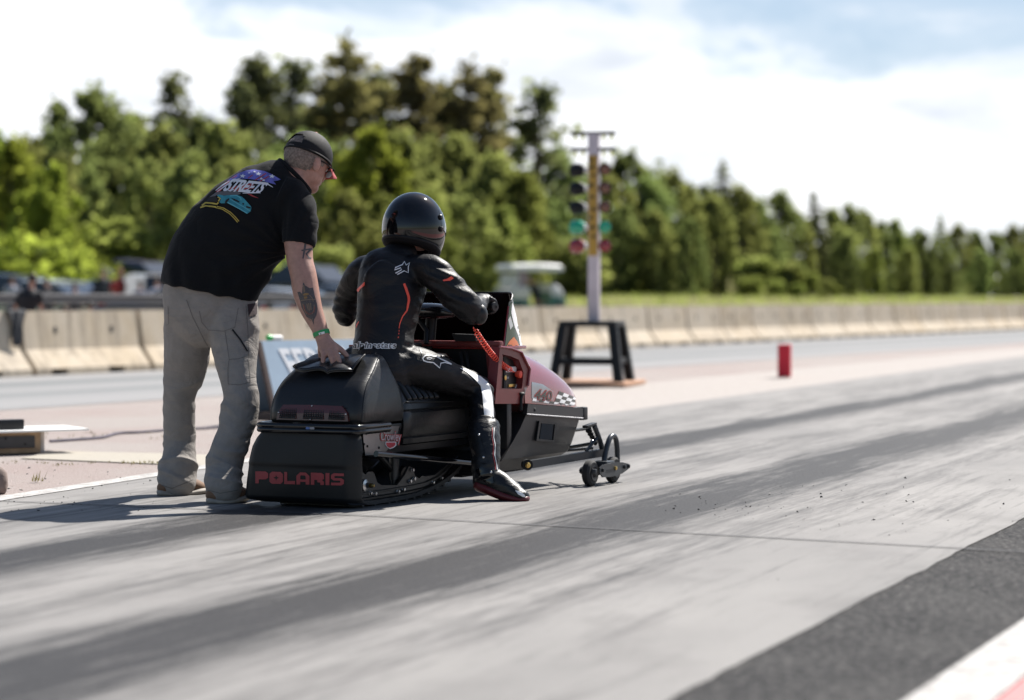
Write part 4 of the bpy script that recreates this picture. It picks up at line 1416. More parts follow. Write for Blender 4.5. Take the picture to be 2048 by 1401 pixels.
# jacket hanging over the barrier
jb = ground(70, 752); jd = B0 + bd * 0.55
mb = MB()
def jk(u, v):
    w = 0.17 * (1 - .72 * v ** 1.2) + .02 * math.sin(9 * v)
    s = (u - .5) * 2 * w
    if v < .18:
        off = .03 + .02 * math.sin(u * 9); z = .775
        y = -.30 + .10 - .09 * (.18 - v) / .18 * -1 - .22 * (.18 - v) / .18
    else:
        z = .775 - (v - .18) * .52; off = 0
        y = -.30 + .112 + .06 * (v - .18) + .012 * math.sin(u * 12 + v * 4)
    p = jd + bd * (s - .06 * v) + bn_ * y
    return (p.x, p.y, z)
mb.grid(jk, 16, 20, thick=bn_ * 0.012)
o = put('jacket', mb, mat('dark_grey_jacket_cloth', (0.028, 0.03, 0.036), .85), smooth=180)
tag(o, 'dark grey jacket hanging over the concrete barrier', 'jacket')

# ------------------------------------------------------------------ golf cart
gp = at(1060, 600, 72); gp.z = field_z(gp)
gc = thing('golf_cart', 'white-roofed green golf cart parked behind the barriers', 'golf cart', gp, math.radians(-62), None)
gc.scale = (.9, .9, 1)
WG = WM[gc.name]
M['cartgreen'] = mat('dark_green_cart_paint', (0.05, 0.16, 0.10), 0.3, coat=0.6)
M['cartseat'] = mat('white_vinyl_seat', (0.66, 0.66, 0.66), 0.5)
zt = (HY - 537) * 72 / FPX + CAM_H - gp.z
def rsec(y, z, w, h):
    return [V((x * w, y, z + hh * h)) for x, hh in ((-1, 0), (-.97, .7), (-.85, 1), (.85, 1), (.97, .7), (1, 0))]
put('roof', MB().loft([rsec(-1.02, zt - .07, .52, .10), rsec(-.94, zt - .09, .58, .19), rsec(0, zt - .09, .60, .23), rsec(.86, zt - .09, .58, .19), rsec(.98, zt - .07, .52, .10)]), M['whitesheet'], gc)
put('body', MB().loft([rsec(-1.05, .35, .52, .30), rsec(-1.0, .30, .56, .38), rsec(-.35, .28, .58, .40), rsec(-.30, .26, .58, .06), rsec(.45, .26, .58, .06), rsec(.5, .28, .56, .46), rsec(.85, .30, .54, .44), rsec(1.12, .34, .46, .22)]), M['cartgreen'], gc)
put('seat', MB().box((0, -.50, .72), (1.04, .52, .14), bev=.04), M['cartseat'], gc)
put('backrest', MB().box((0, -.78, 1.06), (1.10, .14, .42), rot=(-.15, 0, 0), bev=.04), M['cartseat'], gc)
put('front_cowl', MB().loft([rsec(.50, .62, .565, .36), rsec(.80, .60, .55, .34), rsec(1.0, .56, .50, .18)]), M['cartseat'], gc)
put('side_panel', MB().box((.575, -.66, .70), (.03, .66, .36), bev=.02), M['cartseat'], gc)
put('side_panel', MB().box((-.575, -.66, .70), (.03, .66, .36), bev=.02), M['cartseat'], gc)
for x in (-.52, .52):
    for y, y2 in ((-.88, -.80), (.55, .72)):
        put('roof_post', MB().tube([(x, y, .6), (x, y2, zt)], .018, 8), M['alu'], gc)
for x in (-.5, .5):
    for y in (-.72, .78):
        w = put('wheel', MB().lathe([(0.03, -.08), (.19, -.09), (.215, -.05), (.215, .05), (.19, .09), (.03, .08)], (x, y, .215), (1, 0, 0), 18), M['tyre'], gc)
        put('rim', MB().lathe([(.02, 0), (.11, 0), (.115, .01), (.02, .02)], (x * 1.14, y, .215), (1 if x > 0 else -1, 0, 0), 12), M['whitesheet'], w)
put('steering_wheel', MB().tube([(-.25 + .15 * math.cos(a), .38 - .06 * math.sin(a), .95 + .13 * math.sin(a)) for a in [2 * PI * k / 14 for k in range(14)]], .014, 6, closed=True), M['plastic'], gc)
# driver
dp = WG @ V((0.25, -.30, 0))
t = thing('person', 'person in a mauve top sitting in the golf cart', 'person', (dp.x, dp.y, gp.z), math.radians(-62))
b = MB()
b.tube([(0, -.12, .80), (0, -.12, 1.0), (0, -.1, 1.22), (0, -.09, 1.33)], [.14, .13, .14, .06], 12, smooth=2)
b.ball((0, -.07, 1.43), (.075, .09, .11), 14, 10)
for s in (-1, 1):
    b.tube([(s * .16, -.1, 1.24), (s * .22, .05, 1.05), (s * .12, .30, 1.0)], [.05, .042, .035], 8, smooth=3)
    b.tube([(s * .09, -.08, .82), (s * .11, .32, .84), (s * .11, .40, .42)], [.08, .065, .05], 8, smooth=3)
    b.tube([(s * .11, .38, .40), (s * .11, .54, .37)], [.05, .035], 8)
link_mesh('body', fuse(b, .02, 2), SKIN, t, None, 180)
c = MB(); c.tube([(0, -.12, .82), (0, -.12, 1.0), (0, -.1, 1.22), (0, -.09, 1.32)], [.165, .155, .165, .08], 12, smooth=2)
for s in (-1, 1):
    c.tube([(s * .15, -.1, 1.25), (s * .21, .02, 1.1)], [.07, .06], 8)
link_mesh('shirt', fuse(c, .02, 2), mat('mauve_cloth', (.42, .34, .42), .8), t, None, 180)
c = MB()
for s in (-1, 1):
    c.tube([(s * .09, -.08, .83), (s * .11, .32, .85), (s * .11, .39, .5)], [.095, .08, .07], 8, smooth=3)
link_mesh('trousers', fuse(c, .02, 2), mat('dark_trousers', (.03, .035, .05), .8), t, None, 180)
put('hair', MB().ball((0, -.085, 1.455), (.08, .092, .1), 12, 8), mat('brown_hair', (.06, .03, .02), .7), t, smooth=180)

# ================================================================== SNOWMOBILE (sled frame: x right, y forward, z up)
M['redpaint'] = mat('deep_red_hood_paint', (0.22, 0.022, 0.022), 0.20, coat=0.9, var=0.05)
M['redshade'] = mat('shaded_red_moulding', (0.135, 0.018, 0.018), 0.38, var=0.08, bump=0.06, bscale=250)  # the hood's red darkened to carry the shade on console and cheeks
M['lamp'] = mat('dark_red_lens', (0.075, 0.012, 0.011), 0.22, coat=0.3)
M['flap'] = mat('rubber_snow_flap', (0.0065, 0.0075, 0.009), 0.5, spec=0.35, bump=0.12, bscale=45, vscale=10, rvar=0.07)
M['flapred'] = flat_mat('worn_red_print', (0.32, 0.045, 0.05), 0.6)
M['belt'] = mat('track_rubber', (0.028, 0.028, 0.030), 0.72, bump=0.4, bscale=50)
M['tank'] = mat('gloss_black_tank', (0.010, 0.010, 0.011), 0.16, coat=0.5, bump=0.25, bscale=26)
M['pan'] = mat('black_belly_pan', (0.017, 0.016, 0.0165), 0.44, bump=0.06, bscale=160, vscale=7, rvar=0.08)
M['chrome'] = mat('mirror_gloss_tint', (0.55, 0.53, 0.50), 0.05, metal=1.0, var=0.03)
M['bluegrey'] = flat_mat('blue_label', (0.05, 0.12, 0.35), 0.4)
M['greyprint'] = flat_mat('grey_print', (0.24, 0.25, 0.28), 0.5)
M['greypad'] = mat('grey_aluminium', (0.34, 0.34, 0.36), 0.4, metal=0.7)

I4_ = Matrix.Identity(4)
sl = thing('snowmobile', 'black and red drag snowmobile with wheeled front skis, carrying the helmeted rider', 'snowmobile', S_O, -SLED_TH)


def P3(name, mb, m, parent=None, smooth=35, label=None):
    return put(name, mb, m, parent or sl, None, smooth, label)


# ---- track: one rubber loop under the tunnel
pts = [(.02, .10), (.06, .035), (.16, .018), (.45, .018), (.62, .028), (.80, .055), (.95, .10), (1.06, .16), (1.12, .24), (1.10, .32), (1.0, .335), (.6, .31), (.25, .285), (.10, .25), (.03, .18)]
lp = cr([(0.0, y, z) for y, z in pts + pts[:1]], 5)[:-1]
tr = MB()
n = len(lp)
rings = []
for i in range(n):
    t_ = (lp[(i + 1) % n] - lp[i - 1]).normalized()
    nn = V((0, -t_.z, t_.y))
    a = lp[i] + nn * .009; b = lp[i] - nn * .009
    rings.append([V((-.213, a.y, a.z)), V((.213, a.y, a.z)), V((.213, b.y, b.z)), V((-.213, b.y, b.z))])
tr.loft(rings, loop=True)
acc = 0
for i in range(n):
    acc += (lp[i] - lp[i - 1]).length
    if acc > 0.062:
        acc = 0
        t_ = (lp[(i + 1) % n] - lp[i - 1]).normalized()
        ang = math.atan2(t_.z, t_.y)
        nn = V((0, t_.z, -t_.y))
        tr.box(tuple(lp[i] + nn * .013), (.424, .016, .013), rot=(ang, 0, 0))
P3('track', tr, M['belt'], smooth=30)

# ---- slide rails with their scalloped side plates
up_edge = [(719, 944), (723, 942.5), (731, 950), (736, 944), (745.5, 944), (749, 948), (755, 966), (763, 971), (794, 971), (802, 961), (810, 950), (818, 933), (826, 936), (830, 952), (838, 957), (844.5, 952), (851, 953.5), (870, 950), (888, 936), (905, 918)]
lo_edge = [(912, 926), (903, 938), (892, 952), (873, 968), (849, 979), (819, 986), (771, 994), (719, 1004)]
RX = 0.19
prof = [sx(a, b, RX) for a, b in up_edge + lo_edge]
sc_ = 0.0
for s in (1, -1):
    q = [V((s * p.x, p.y + .0, max(p.z, .03))) for p in prof]
    rail = P3('slide_rail', MB().prism(q, (-s * .012, 0, 0)), M['rail'], smooth=None)
    up2 = [V((s * (RX + .008), p.y, max(p.z, .03) + .030)) for p in prof[len(up_edge):]]
    P3('rail_rib', MB().tube(up2, .004, 6), M['rail'], rail)
    P3('slider_strip', MB().tube([V((s * (RX + .004), p.y, max(p.z, .03) + .004)) for p in prof[len(up_edge):]], .008, 6), M['plastic'], rail)
    if s > 0:
        for i, (a, b, r) in enumerate([(739, 987, 5), (748, 988, 6), (794, 984, 5), (805, 980, 6), (818, 963, 6), (826, 958, 6), (864, 966, 5), (877, 957, 4), (881, 957, 5), (823, 940, 5)]):
            p = sx(a, b, RX)
            P3('bolt', MB().lathe([(.006 + .0008 * r, 0), (.006 + .0008 * r, .004), (.0045 + .0006 * r, .005), (.0045 + .0006 * r, .013), (.002, .014)], (RX, p.y, p.z), (1, 0, 0), 8), M['steel'] if r > 4 else M['rail'], rail)
        p = sx(728, 971, RX)
        P3('axle_hub', MB().lathe([(.010, 0), (.026, .002), (.026, .010), (.012, .014), (.010, .03)], (RX, p.y, p.z), (1, 0, 0), 18), M['steel'], rail)
        P3('axle_bolt', MB().lathe([(.010, .028), (.010, .042), (.005, .052)], (RX, p.y, p.z), (1, 0, 0), 8), M['gold'], rail)
# rear idler wheels and bogies
for x in (-.12, .12):
    P3('idler_wheel', MB().lathe([(.02, -.012), (.085, -.014), (.09, 0), (.085, .014), (.02, .012)], (x, .13, .115), (1, 0, 0), 24), M['plastic'])
    P3('bogie_wheel', MB().lathe([(.02, -.012), (.055, -.013), (.06, 0), (.055, .013), (.02, .012)], (x, .62, .09), (1, 0, 0), 20), M['plastic'])
# shock absorber and swing arms between rail and tunnel
a = sx(789, 930, .14); b = sx(788, 985, .14)
P3('shock_absorber', MB().tube([a + V((0, 0, .05)), a, a.lerp(b, .55)], .022, 14).tube([a.lerp(b, .5), b], .015, 12), M['rail'])
P3('swing_arm', MB().tube([V((.13, .30, .26)), V((.13, .55, .10))], .014, 10), M['plastic'])
P3('swing_arm', MB().tube([V((-.13, .30, .26)), V((-.13, .55, .10))], .014, 10), M['plastic'])

# ---- tunnel
tn = P3('tunnel', MB().box((0, .58, .345), (.44, 1.08, .022), bev=.004).box((-.212, .60, .29), (.012, 1.04, .13), bev=.003).box((.205, .68, .29), (.012, .88, .13), bev=.003).box((0, 1.13, .30), (.44, .02, .22)), M['plastic'])
sp_ = [sx(a, b, .222) for a, b in ((725, 853), (799, 853), (795, 866), (789, 884), (772, 903), (746, 912), (731, 912), (727, 880))]
spl = P3('side_plate', MB().prism(sp_, (-.006, 0, 0)), M['brushed'], smooth=None)
for a, b in ((775, 858), (800, 858), (728.5, 889), (735, 893), (758, 896), (733, 868)):
    p = sx(a, b, .223)
    P3('rivet', MB().lathe([(.006, 0), (.005, .003), (.002, .0045)], (.2222, p.y, p.z), (1, 0, 0), 10), M['dark'], spl)
# sticker on the side plate
def on_x(vs, fs, x):
    return MB().add([sx(a, b, x) for a, b in vs], fs)
sh = [(771, 884), (792, 884), (792.5, 891), (787, 896), (780, 898.5), (774, 895), (770.5, 890)]
P3('shield_sticker', MB().prism([sx(a, b, .2235) for a, b in sh], (.001, 0, 0)), M['white'], spl, smooth=None)
sh2 = [(772.5, 885.3), (790.6, 885.3), (790.8, 890.2), (786, 894.6), (780.2, 896.6), (775, 894), (772.3, 889.6)]
P3('shield_sticker', MB().prism([sx(a, b, .2248) for a, b in sh2], (.001, 0, 0)), mat('sticker_red', (.5, .03, .05), .4), spl, smooth=None)
tv, tf = text_flat('Crowley', bold=0.045)
P3('sticker_lettering', on_x(warp(tv, (760, 861.5), (804, 862.5), (759.5, 888.5), (802.5, 891)), tf, .2240), mat('sticker_red_edge', (.45, .05, .05), .4), spl, smooth=None)
tv, tf = text_flat('Crowley')
P3('sticker_lettering', on_x(warp(tv, (762, 863.5), (802, 864.5), (761.5, 886.5), (800.5, 888.5)), tf, .2255), mat('sticker_silver', (.50, .50, .52), .35), spl, smooth=None)

# ---- rear bumper: two stacked rails bent round the tail
for z in (.338, .357):
    path = [(-.262, .26, z), (-.262, .08, z), (-.258, .015, z), (-.225, -.018, z), (0, -.028, z), (.215, -.018, z), (.250, .012, z), (.256, .08, z), (.256, .25, z)]
    P3('bumper_bar', MB().tube(path, .0135, 12, smooth=5), M['gloss'])
P3('bumper_label', MB().box((.016, -.0405, .3505), (.018, .003, .010)), M['bluegrey'])
P3('bumper_label', MB().box((.038, -.0403, .3505), (.022, .003, .010)), M['greyprint'])

# ---- snow flap
def flap_x(z, s):
    tab = [(.345, .235), (.325, .248), (.300, .268), (.26, .285), (.20, .292), (.02, .298)] if s < 0 else [(.345, .232), (.325, .246), (.30, .256), (.26, .262), (.15, .262), (.02, .258)]
    for (z0, x0), (z1, x1) in zip(tab, tab[1:]):
        if z1 <= z <= z0:
            return s * (x0 + (x1 - x0) * (z0 - z) / (z0 - z1)) - (0.020 + 0.044 * (1 - (z - .02) / .33) if s < 0 else 0.018)
    return s * tab[-1][1]
def flap(u, v):
    z = .330 - .312 * v
    xa, xb = flap_x(z, -1), flap_x(z, 1)
    x = xa + (xb - xa) * u
    e = abs(u - .5) * 2
    y = -.015 + .055 * max(0, (e - .80) / .2) ** 2 - .015 * math.sin(v * PI * .9) + .005 * (1 if v > .45 else 0) * min(1, (v - .45) / .05) + .003 * math.sin(u * 7 + v * 3)
    if v > .93:
        y += .02 * (v - .93) / .07
    return (x, y, z)
fl = P3('snow_flap', MB().grid(flap, 36, 40, thick=(0, .008, 0)), M['flap'], smooth=50)
# lettering laid on the flap
fb = bvh_of(MB().grid(flap, 36, 40).mesh('t', S_M))
def block_letters(x0, x1, yt, yb, slope=0.0):
    """heavy extended capitals as strokes in a unit cell: P O L A R I S"""
    w = .27; h = .27
    G = {
        'P': [[(0, 0), (0, 1), (w, 1), (w, 0)], [(w, 1), (.80, 1), (1, .86), (1, .48), (.80, .34), (w, .34), (w, .34 + h * .72), (.70, .34 + h * .72), (.73, .6), (.73, .74), (.70, .78), (w, .78)]],
        'L': [[(0, 0), (0, 1), (w, 1), (w, h)], [(0, 0), (w, h), (1, h), (1, 0)]],
        'A': [[(0, 0), (0, .72), (.28, 1), (.36, .76), (.29, .66), (.29, 0)], [(.28, 1), (.72, 1), (.64, .76), (.36, .76)], [(.72, 1), (1, .72), (1, 0), (.71, 0), (.71, .66), (.64, .76)], [(.29, .22), (.29, .42), (.71, .42), (.71, .22)]],
        'R': [[(0, 0), (0, 1), (w, 1), (w, 0)], [(w, 1), (.80, 1), (1, .86), (1, .52), (.86, .40), (w, .40), (w, .58), (.70, .58), (.73, .63), (.73, .74), (.70, .78), (w, .78)], [(.50, .40), (.86, .40), (1, .28), (1, 0), (.73, 0), (.73, .20), (.50, .22)]],
        'I': [[(.08, 0), (.08, 1), (.92, 1), (.92, 0)]],
        'S': [[(1, .78), (1, 1), (.2, 1), (0, .84), (0, .56), (.2, .40), (.68, .40), (.73, .35), (.73, .26), (.68, .22), (0, .22), (0, 0), (.80, 0), (1, .15), (1, .46), (.80, .60), (.32, .60), (.27, .65), (.27, .74), (.32, .78)]],
        'O': [[(.5, 1), (.18, 1), (0, .82), (0, .18), (.18, 0), (.5, 0), (.5, .26), (.45, .42), (.28, .5), (.45, .58), (.5, .74)], [(.5, 1), (.5, .74), (.55, .58), (.72, .5), (.55, .42), (.5, .26), (.5, 0), (.82, 0), (1, .18), (1, .82), (.82, 1)]],
    }
    W = {'P': 1.0, 'O': 1.05, 'L': .85, 'A': 1.02, 'R': 1.02, 'I': .36, 'S': 1.0}
    word = 'POLARIS'; gap = .10
    tot = sum(W[c] for c in word) + gap * 6
    o = []; x = 0
    for c in word:
        for poly in G[c]:
            q = []
            for u, v in poly:
                fx = (x + u * W[c]) / tot
                q.append((x0 + (x1 - x0) * fx, yb + (yt - yb) * v + slope * fx))
            o.append(q)
        x += W[c] + gap
    return o
put('flap_lettering', patch(block_letters(511, 688, 943, 967, 4.5), fb, .002, 6), M['flapred'], fl, Matrix.Identity(4), smooth=None)

# ---- seat: rear hump
def rrect(hx, y0, y1, z, r, n=6, dz=None):
    r = min(r, hx * .9, (y1 - y0) * .48)
    o = []
    for cx_, cy_, a0 in ((hx - r, y1 - r, 0), (-hx + r, y1 - r, 90), (-hx + r, y0 + r, 180), (hx - r, y0 + r, 270)):
        for k in range(n + 1):
            a = math.radians(a0 + 90 * k / n)
            o.append(V((cx_ + r * math.cos(a), cy_ + r * math.sin(a), z)))
    return o
HUMP = [(.368, .234, .030, .440, .05), (.378, .240, .022, .447, .055), (.42, .240, .026, .447, .055), (.47, .236, .042, .440, .055), (.52, .228, .076, .425, .05), (.56, .219, .122, .400, .045), (.60, .206, .186, .375, .04), (.635, .190, .245, .360, .03), (.655, .176, .285, .352, .025), (.665, .155, .305, .345, .02)]
hm = MB().loft([rrect(hx, a, b, z, r) for z, hx, a, b, r in HUMP])
hump = P3('seat_hump', hm, M['vinyl'], smooth=45)
hb = bvh_of(hm.mesh('t', S_M))
# piped seams
for s in (1, -1):
    q = []
    for z, hx, a, b, r in HUMP[1:]:
        q.append(V((s * (hx - .006), a + r * .42 + .01, z)))
    q.append(V((s * .150, .325, .672)))
    P3('piping', MB().tube(q, .0042, 8, smooth=3), M['vinyl'], hump)
# loose pleated cover on top of the hump: its lower edge stands off, folds fan out from the middle
LIP = [(590.5, 742), (598, 749), (612, 753.5), (630, 752), (646, 750.5), (664, 753), (683, 754), (700, 751), (716, 740), (733, 723)]
CREST = [(617, 724), (628, 720), (640, 717), (652, 715), (664, 713), (676, 712), (690, 711.5), (703, 712), (716, 714), (727, 717)]
def cover_rows():
    nu, nv = 90, 26
    lip = cr([(a, b, 0) for a, b in LIP], 10); crest = cr([(a, b, 0) for a, b in CREST], 10)
    rows = []
    for j in range(nv + 1):
        v = j / nv
        row = []
        for i in range(nu + 1):
            p = lip[i].lerp(crest[i], v)
            r = ray(p.x, p.y).normalized()
            h, n, _, _ = hb.ray_cast(CAMP, r)
            if h is None:
                h, n, _, _ = hb.find_nearest(at(p.x, p.y, 10.8))
            if n.dot(r) > 0:
                n = -n
            an = math.atan2(p.y - 716, (p.x - 664) * .75)
            d_ = math.hypot(p.x - 664, (p.y - 716) * 1.5)
            fold = abs(math.sin(an * 3.4 + .5)) ** .55 * .020 * min(1, d_ / 40) * (1 - .55 * v)
            e = abs(i / nu - .5) * 2
            off = .005 + .012 * (1 - v) ** 1.3 + fold
            if j < 2:
                off -= .006
            row.append(h + n * off + V((0, 0, .004 * (1 - v))))
        rows.append(row)
    return rows
rw = cover_rows()
hnd = V((0, 0, -.008))
cmb = MB().grid(lambda u, v: rw[min(26, int(round(v * 26)))][min(90, int(round(u * 90)))], 90, 26, thick=hnd)
cov_me = cmb.mesh('seat_cover')
cov_o = link_mesh('seat_cover', cov_me, M['vinyl'], sl, I4_, 60)
put('piping', MB().tube([p for p in rw[0]], .0042, 8), M['vinyl'], cov_o, I4_, smooth=180)
# tail lamp in the rear face
def lampface(pts, off, th):
    q = []
    for x, z in pts:
        for (z0, _, a0, *r), (z1, _, a1, *r2) in zip(HUMP, HUMP[1:]):
            if z0 <= z <= z1:
                y = a0 + (a1 - a0) * (z - z0) / (z1 - z0)
                break
        q.append(V((x, y - off, z)))
    return MB().prism(q, (0, -th, 0))
tl = P3('tail_light', lampface([(-.178, .381), (-.174, .408), (-.150, .447), (0, .449), (.150, .447), (.182, .418), (.190, .381)], -.006, .018), M['lamp'], smooth=None)
for x0, x1 in ((-.158, -.078), (-.036, .062), (.094, .168)):
    g = MB()
    nx = 8; nz = 6
    for i in range(nx + 1):
        x = x0 + (x1 - x0) * i / nx
        zt_ = .440 - max(0, abs(x) - .14) * .7
        ym = lambda z: .024 + max(0, z - .378) * .10
        g.tube([(x, .004 + max(0, .0), .390), (x, .012 + .012, zt_)], .0022, 4)
    for k in range(nz + 1):
        z = .390 + .05 * k / nz
        g.tube([(x0, .004 + (z - .39) * .4, z), (x1, .004 + (z - .39) * .4, z)], .0022, 4)
    P3('lens_grid', g, M['dark'], tl, smooth=None)
for x, z in ((0, .444), (0, .386), (-.166, .412), (.178, .412)):
    P3('screw', MB().ball((x, .0065 + max(0, z - .40) * .3, z), .004, 8, 6), M['steel'], tl)

# ---- seat: rider's part, with a pleated top and stepped sides
def seat_sec(y, ztop, k=0.0):
    half = [(.222, .255), (.236, .262), (.240, .285), (.230, .290), (.236, .300), (.241, .345), (.237, .398), (.226, .408), (.234, .416), (.228, .445), (.212, .470), (.180, ztop - .012), (.13, ztop), (.06, ztop + .003)]
    half = [(x - k * .01, z) for x, z in half]
    return [V((x, y, z)) for x, z in half] + [V((-x, y, z)) for x, z in reversed(half)]
ys = [.43, .45, .50, .58, .66, .74, .82, .90, .98, 1.04, 1.06]
tops = [.525, .535, .532, .522, .512, .508, .506, .506, .508, .51, .49]
sm = MB().loft([seat_sec(y, t_, 1.2 if i in (0, len(ys) - 1) else 0) for i, (y, t_) in enumerate(zip(ys, tops))])
seat = P3('seat', sm, M['vinyl'], smooth=40)
for k in range(6):
    y = .475 + .052 * k
    zt_ = .533 - .012 * k / 2
    P3('pleat', MB().tube([V((x, y + .012 * abs(x) / .2, z)) for x, z in ((-.224, .455), (-.205, .484), (-.17, zt_ - .008), (-.1, zt_ + .003), (.1, zt_ + .003), (.17, zt_ - .008), (.205, .484), (.224, .455))], .016, 8, smooth=3), M['vinyl'], seat, smooth=180)
P3('piping', MB().tube([V((.231, y, .449 - .03 * (y - .45))) for y in (.45, .6, .75, .9)], .004, 8), M['vinyl'], seat)

# ---- running boards
for s in (1, -1):
    a = sx(752, 908, .30); b = sx(938, 929, .40)
    A = V((s * .30, a.y, a.z)); Bp = V((s * .36, b.y + .08, b.z))
    P3('running_board_tube', MB().tube([A, A.lerp(Bp, .5), Bp, Bp + V((s * .01, .25, -.01))], .0135, 12), M['gloss'])
    P3('running_board', MB().prism([V((s * .22, A.y + .05, A.z - .012)), A + V((0, .02, -.006)), Bp + V((0, .2, -.006)), V((s * .22, Bp.y + .2, Bp.z - .006))], (0, 0, -.006)), M['plastic'], smooth=None)

# ---- belly pan
def pan_ring(z, hx, y0, y1, r):
    """plan outline: square at the back, rounded at the nose"""
    o = [V((hx, y0, z))]
    for k in range(9):
        a = math.radians(90 * k / 8)
        o.append(V((hx - r + r * math.cos(a), y1 - r * .8 + r * .8 * math.sin(a), z)))
    for k in range(9):
        a = math.radians(90 + 90 * k / 8)
        o.append(V((-hx + r + r * math.cos(a), y1 - r * .8 + r * .8 * math.sin(a), z)))
    o.append(V((-hx, y0, z)))
    return o
PAN = [(.080, .30, 1.02, 1.56, .14), (.100, .375, 1.00, 1.66, .13), (.150, .405, 1.03, 1.80, .12), (.158, .412, 1.035, 1.815, .11), (.20, .416, 1.09, 1.85, .10), (.30, .421, 1.21, 1.905, .08), (.372, .422, 1.28, 1.93, .07)]
pan = P3('belly_pan', MB().loft([pan_ring(*r) for r in PAN]), M['pan'], smooth=28)
# keel strips
for x in (-.18, 0, .18):
    P3('keel_strip', MB().box((x, 1.26, .080), (.05, .46, .02), bev=.006), M['plastic'], pan)
# trim rail: a channel with a bright lower lip, sloping down to the nose
ta, tb_ = sx(1053, 808, .426), sx(1166, 817, .426)
ba, bb_ = sx(1050, 829, .426), sx(1162, 837, .426)
for s in (1, -1):
    f = lambda p, dx=0: V((s * (p.x + dx), p.y, p.z))
    tr_r = P3('trim_rail', MB().loft([[f(ta, -.014), f(ta, .008), f(ba, .010), f(ba, -.014)], [f(tb_, -.014), f(tb_, .008), f(bb_, .010), f(bb_, -.014)]]), M['pan'], smooth=None)
    P3('bright_lip', MB().tube([f(ba, .0105), f(bb_, .0105)], .0035, 6), M['greypad'], tr_r)
    e = (tb_ + bb_) / 2
    P3('end_cap', MB().box((s * (e.x - .006), e.y + .022, e.z - .002), (.036, .05, .066), bev=.008), M['plastic'], tr_r)
    q = sx(1070, 820, .436)
    P3('slot', MB().ball((s * .4355, q.y, q.z), (.003, .012, .010), 8, 6), M['dark'], tr_r)
fb0 = P3('front_trim', MB().tube([V((.416, tb_.y, .345)), V((.36, tb_.y + .05, .342)), V((0, tb_.y + .10, .340)), V((-.36, tb_.y + .05, .342)), V((-.416, tb_.y, .345))], .016, 8, smooth=4), M['pan'])
M['greypad0'] = flat_mat('dark_grey_slats', (.06, .06, .065), .4)
# louvre vent
lv = [sx(a, b, .424) for a, b in ((1076, 842), (1111, 846), (1107, 885), (1070, 882))]
c0 = sum(lv, V()) / 4
lvo = [c0 + (p - c0) * 1.0 for p in lv]
lf = MB().plate_hole(lvo, [c0 + (p - c0) * .80 for p in lv], (.008, 0, 0))
vent = P3('vent', lf, M['plastic'], smooth=None)
P3('vent_backing', MB().prism([c0 + (p - c0) * .84 for p in lv], (.002, 0, 0)), M['dark'], vent, smooth=None)
g = MB()
for k in range(11):
    f_ = .13 + .74 * k / 10
    a = lv[0].lerp(lv[1], f_); b = lv[3].lerp(lv[2], f_)
    g.tube([c0 + (a - c0) * .8 + V((.005, 0, 0)), c0 + (b - c0) * .8 + V((.005, 0, 0))], .0028, 5)
P3('louvre', g, M['greypad0'], vent, smooth=None)

# ---- hood
HOOD = [(1.255, .424, .700), (1.32, .424, .696), (1.45, .423, .672), (1.58, .418, .640), (1.70, .410, .602), (1.81, .398, .562), (1.90, .382, .522), (1.97, .356, .484), (2.03, .316, .448), (2.07, .25, .418), (2.09, .14, .395)]
def hood_sec(y, w, h):
    zb = .412 - (y - 1.29) * .072 + .002
    o = []
    for k in range(25):
        a = PI * k / 24
        cx_, sn = math.cos(a), math.sin(a)
        x = math.copysign(abs(cx_) ** .42, cx_) * w * (1 - .06 * sn)
        z = zb + (h - zb) * (abs(sn) ** .56)
        o.append(V((x, y, z)))
    return o
hood_mb = MB().loft([hood_sec(*r) for r in HOOD], cap0=False, closed=False)
hood_me = hood_mb.mesh('hood')
for p in hood_me.polygons:
    pass
hood = link_mesh('hood', hood_me, M['redpaint'], sl, None, 50)
hdb = bvh_of(hood_mb.mesh('t', S_M))
# chequered band and race number along its flank
def hp(u, v):                        # band quad: u along, v up
    tl_, tr2, bl_, br_ = (1062.5, 762), (1156, 797), (1063, 808), (1154, 817)
    return warp([(u, v)], tl_, tr2, bl_, br_)[0]
blk = []; wht = []
NU, NV = 9, 4
for i in range(NU):
    for j in range(NV):
        if i < 4 and 0 < j < 3:
            continue
        u0, u1 = (i / NU) ** .93, ((i + 1) / NU) ** .93
        sk = .03
        q = [hp(min(1, u0 + sk * j), j / NV), hp(min(1, u1 + sk * j), j / NV), hp(min(1, u1 + sk * (j + 1)), (j + 1) / NV), hp(min(1, u0 + sk * (j + 1)), (j + 1) / NV)]
        if j == 3 and i < 4:
            continue
        (wht if (i + j) % 2 == 0 else blk).append(q)
put('chequer_pattern', patch(wht, hdb, .0022, 8), M['white'], hood, Matrix.Identity(4), smooth=None)
M['decalblack'] = flat_mat('black_green_decal', (0.016, 0.022, 0.016), 0.25)
put('chequer_pattern', patch(blk, hdb, .0022, 8), M['decalblack'], hood, Matrix.Identity(4), smooth=None)
M['reflgrey0'] = flat_mat('silver_panel', (.30, .31, .33), .22, metal=.4)
put('number_panel', patch([[(1063, 764), (1085, 769), (1106, 783), (1105, 801), (1063, 797)]], hdb, .0018, 8), M['reflgrey0'], hood, Matrix.Identity(4), smooth=None)
tv, tf = text_flat('440', bold=0.06)
put('number_edge', on_surface(warp(tv, (1071.5, 777), (1106, 782), (1066, 801), (1103, 804)), tf, hdb, .0034), mat('number_red', (.38, .035, .03), .4), hood, Matrix.Identity(4), smooth=None)
tv, tf = text_flat('440', bold=0.015)
put('number', on_surface(warp(tv, (1072.8, 778.5), (1104.8, 783.3), (1067.5, 799.5), (1101.8, 802.3)), tf, hdb, .0048), M['decalblack'], hood, Matrix.Identity(4), smooth=None)

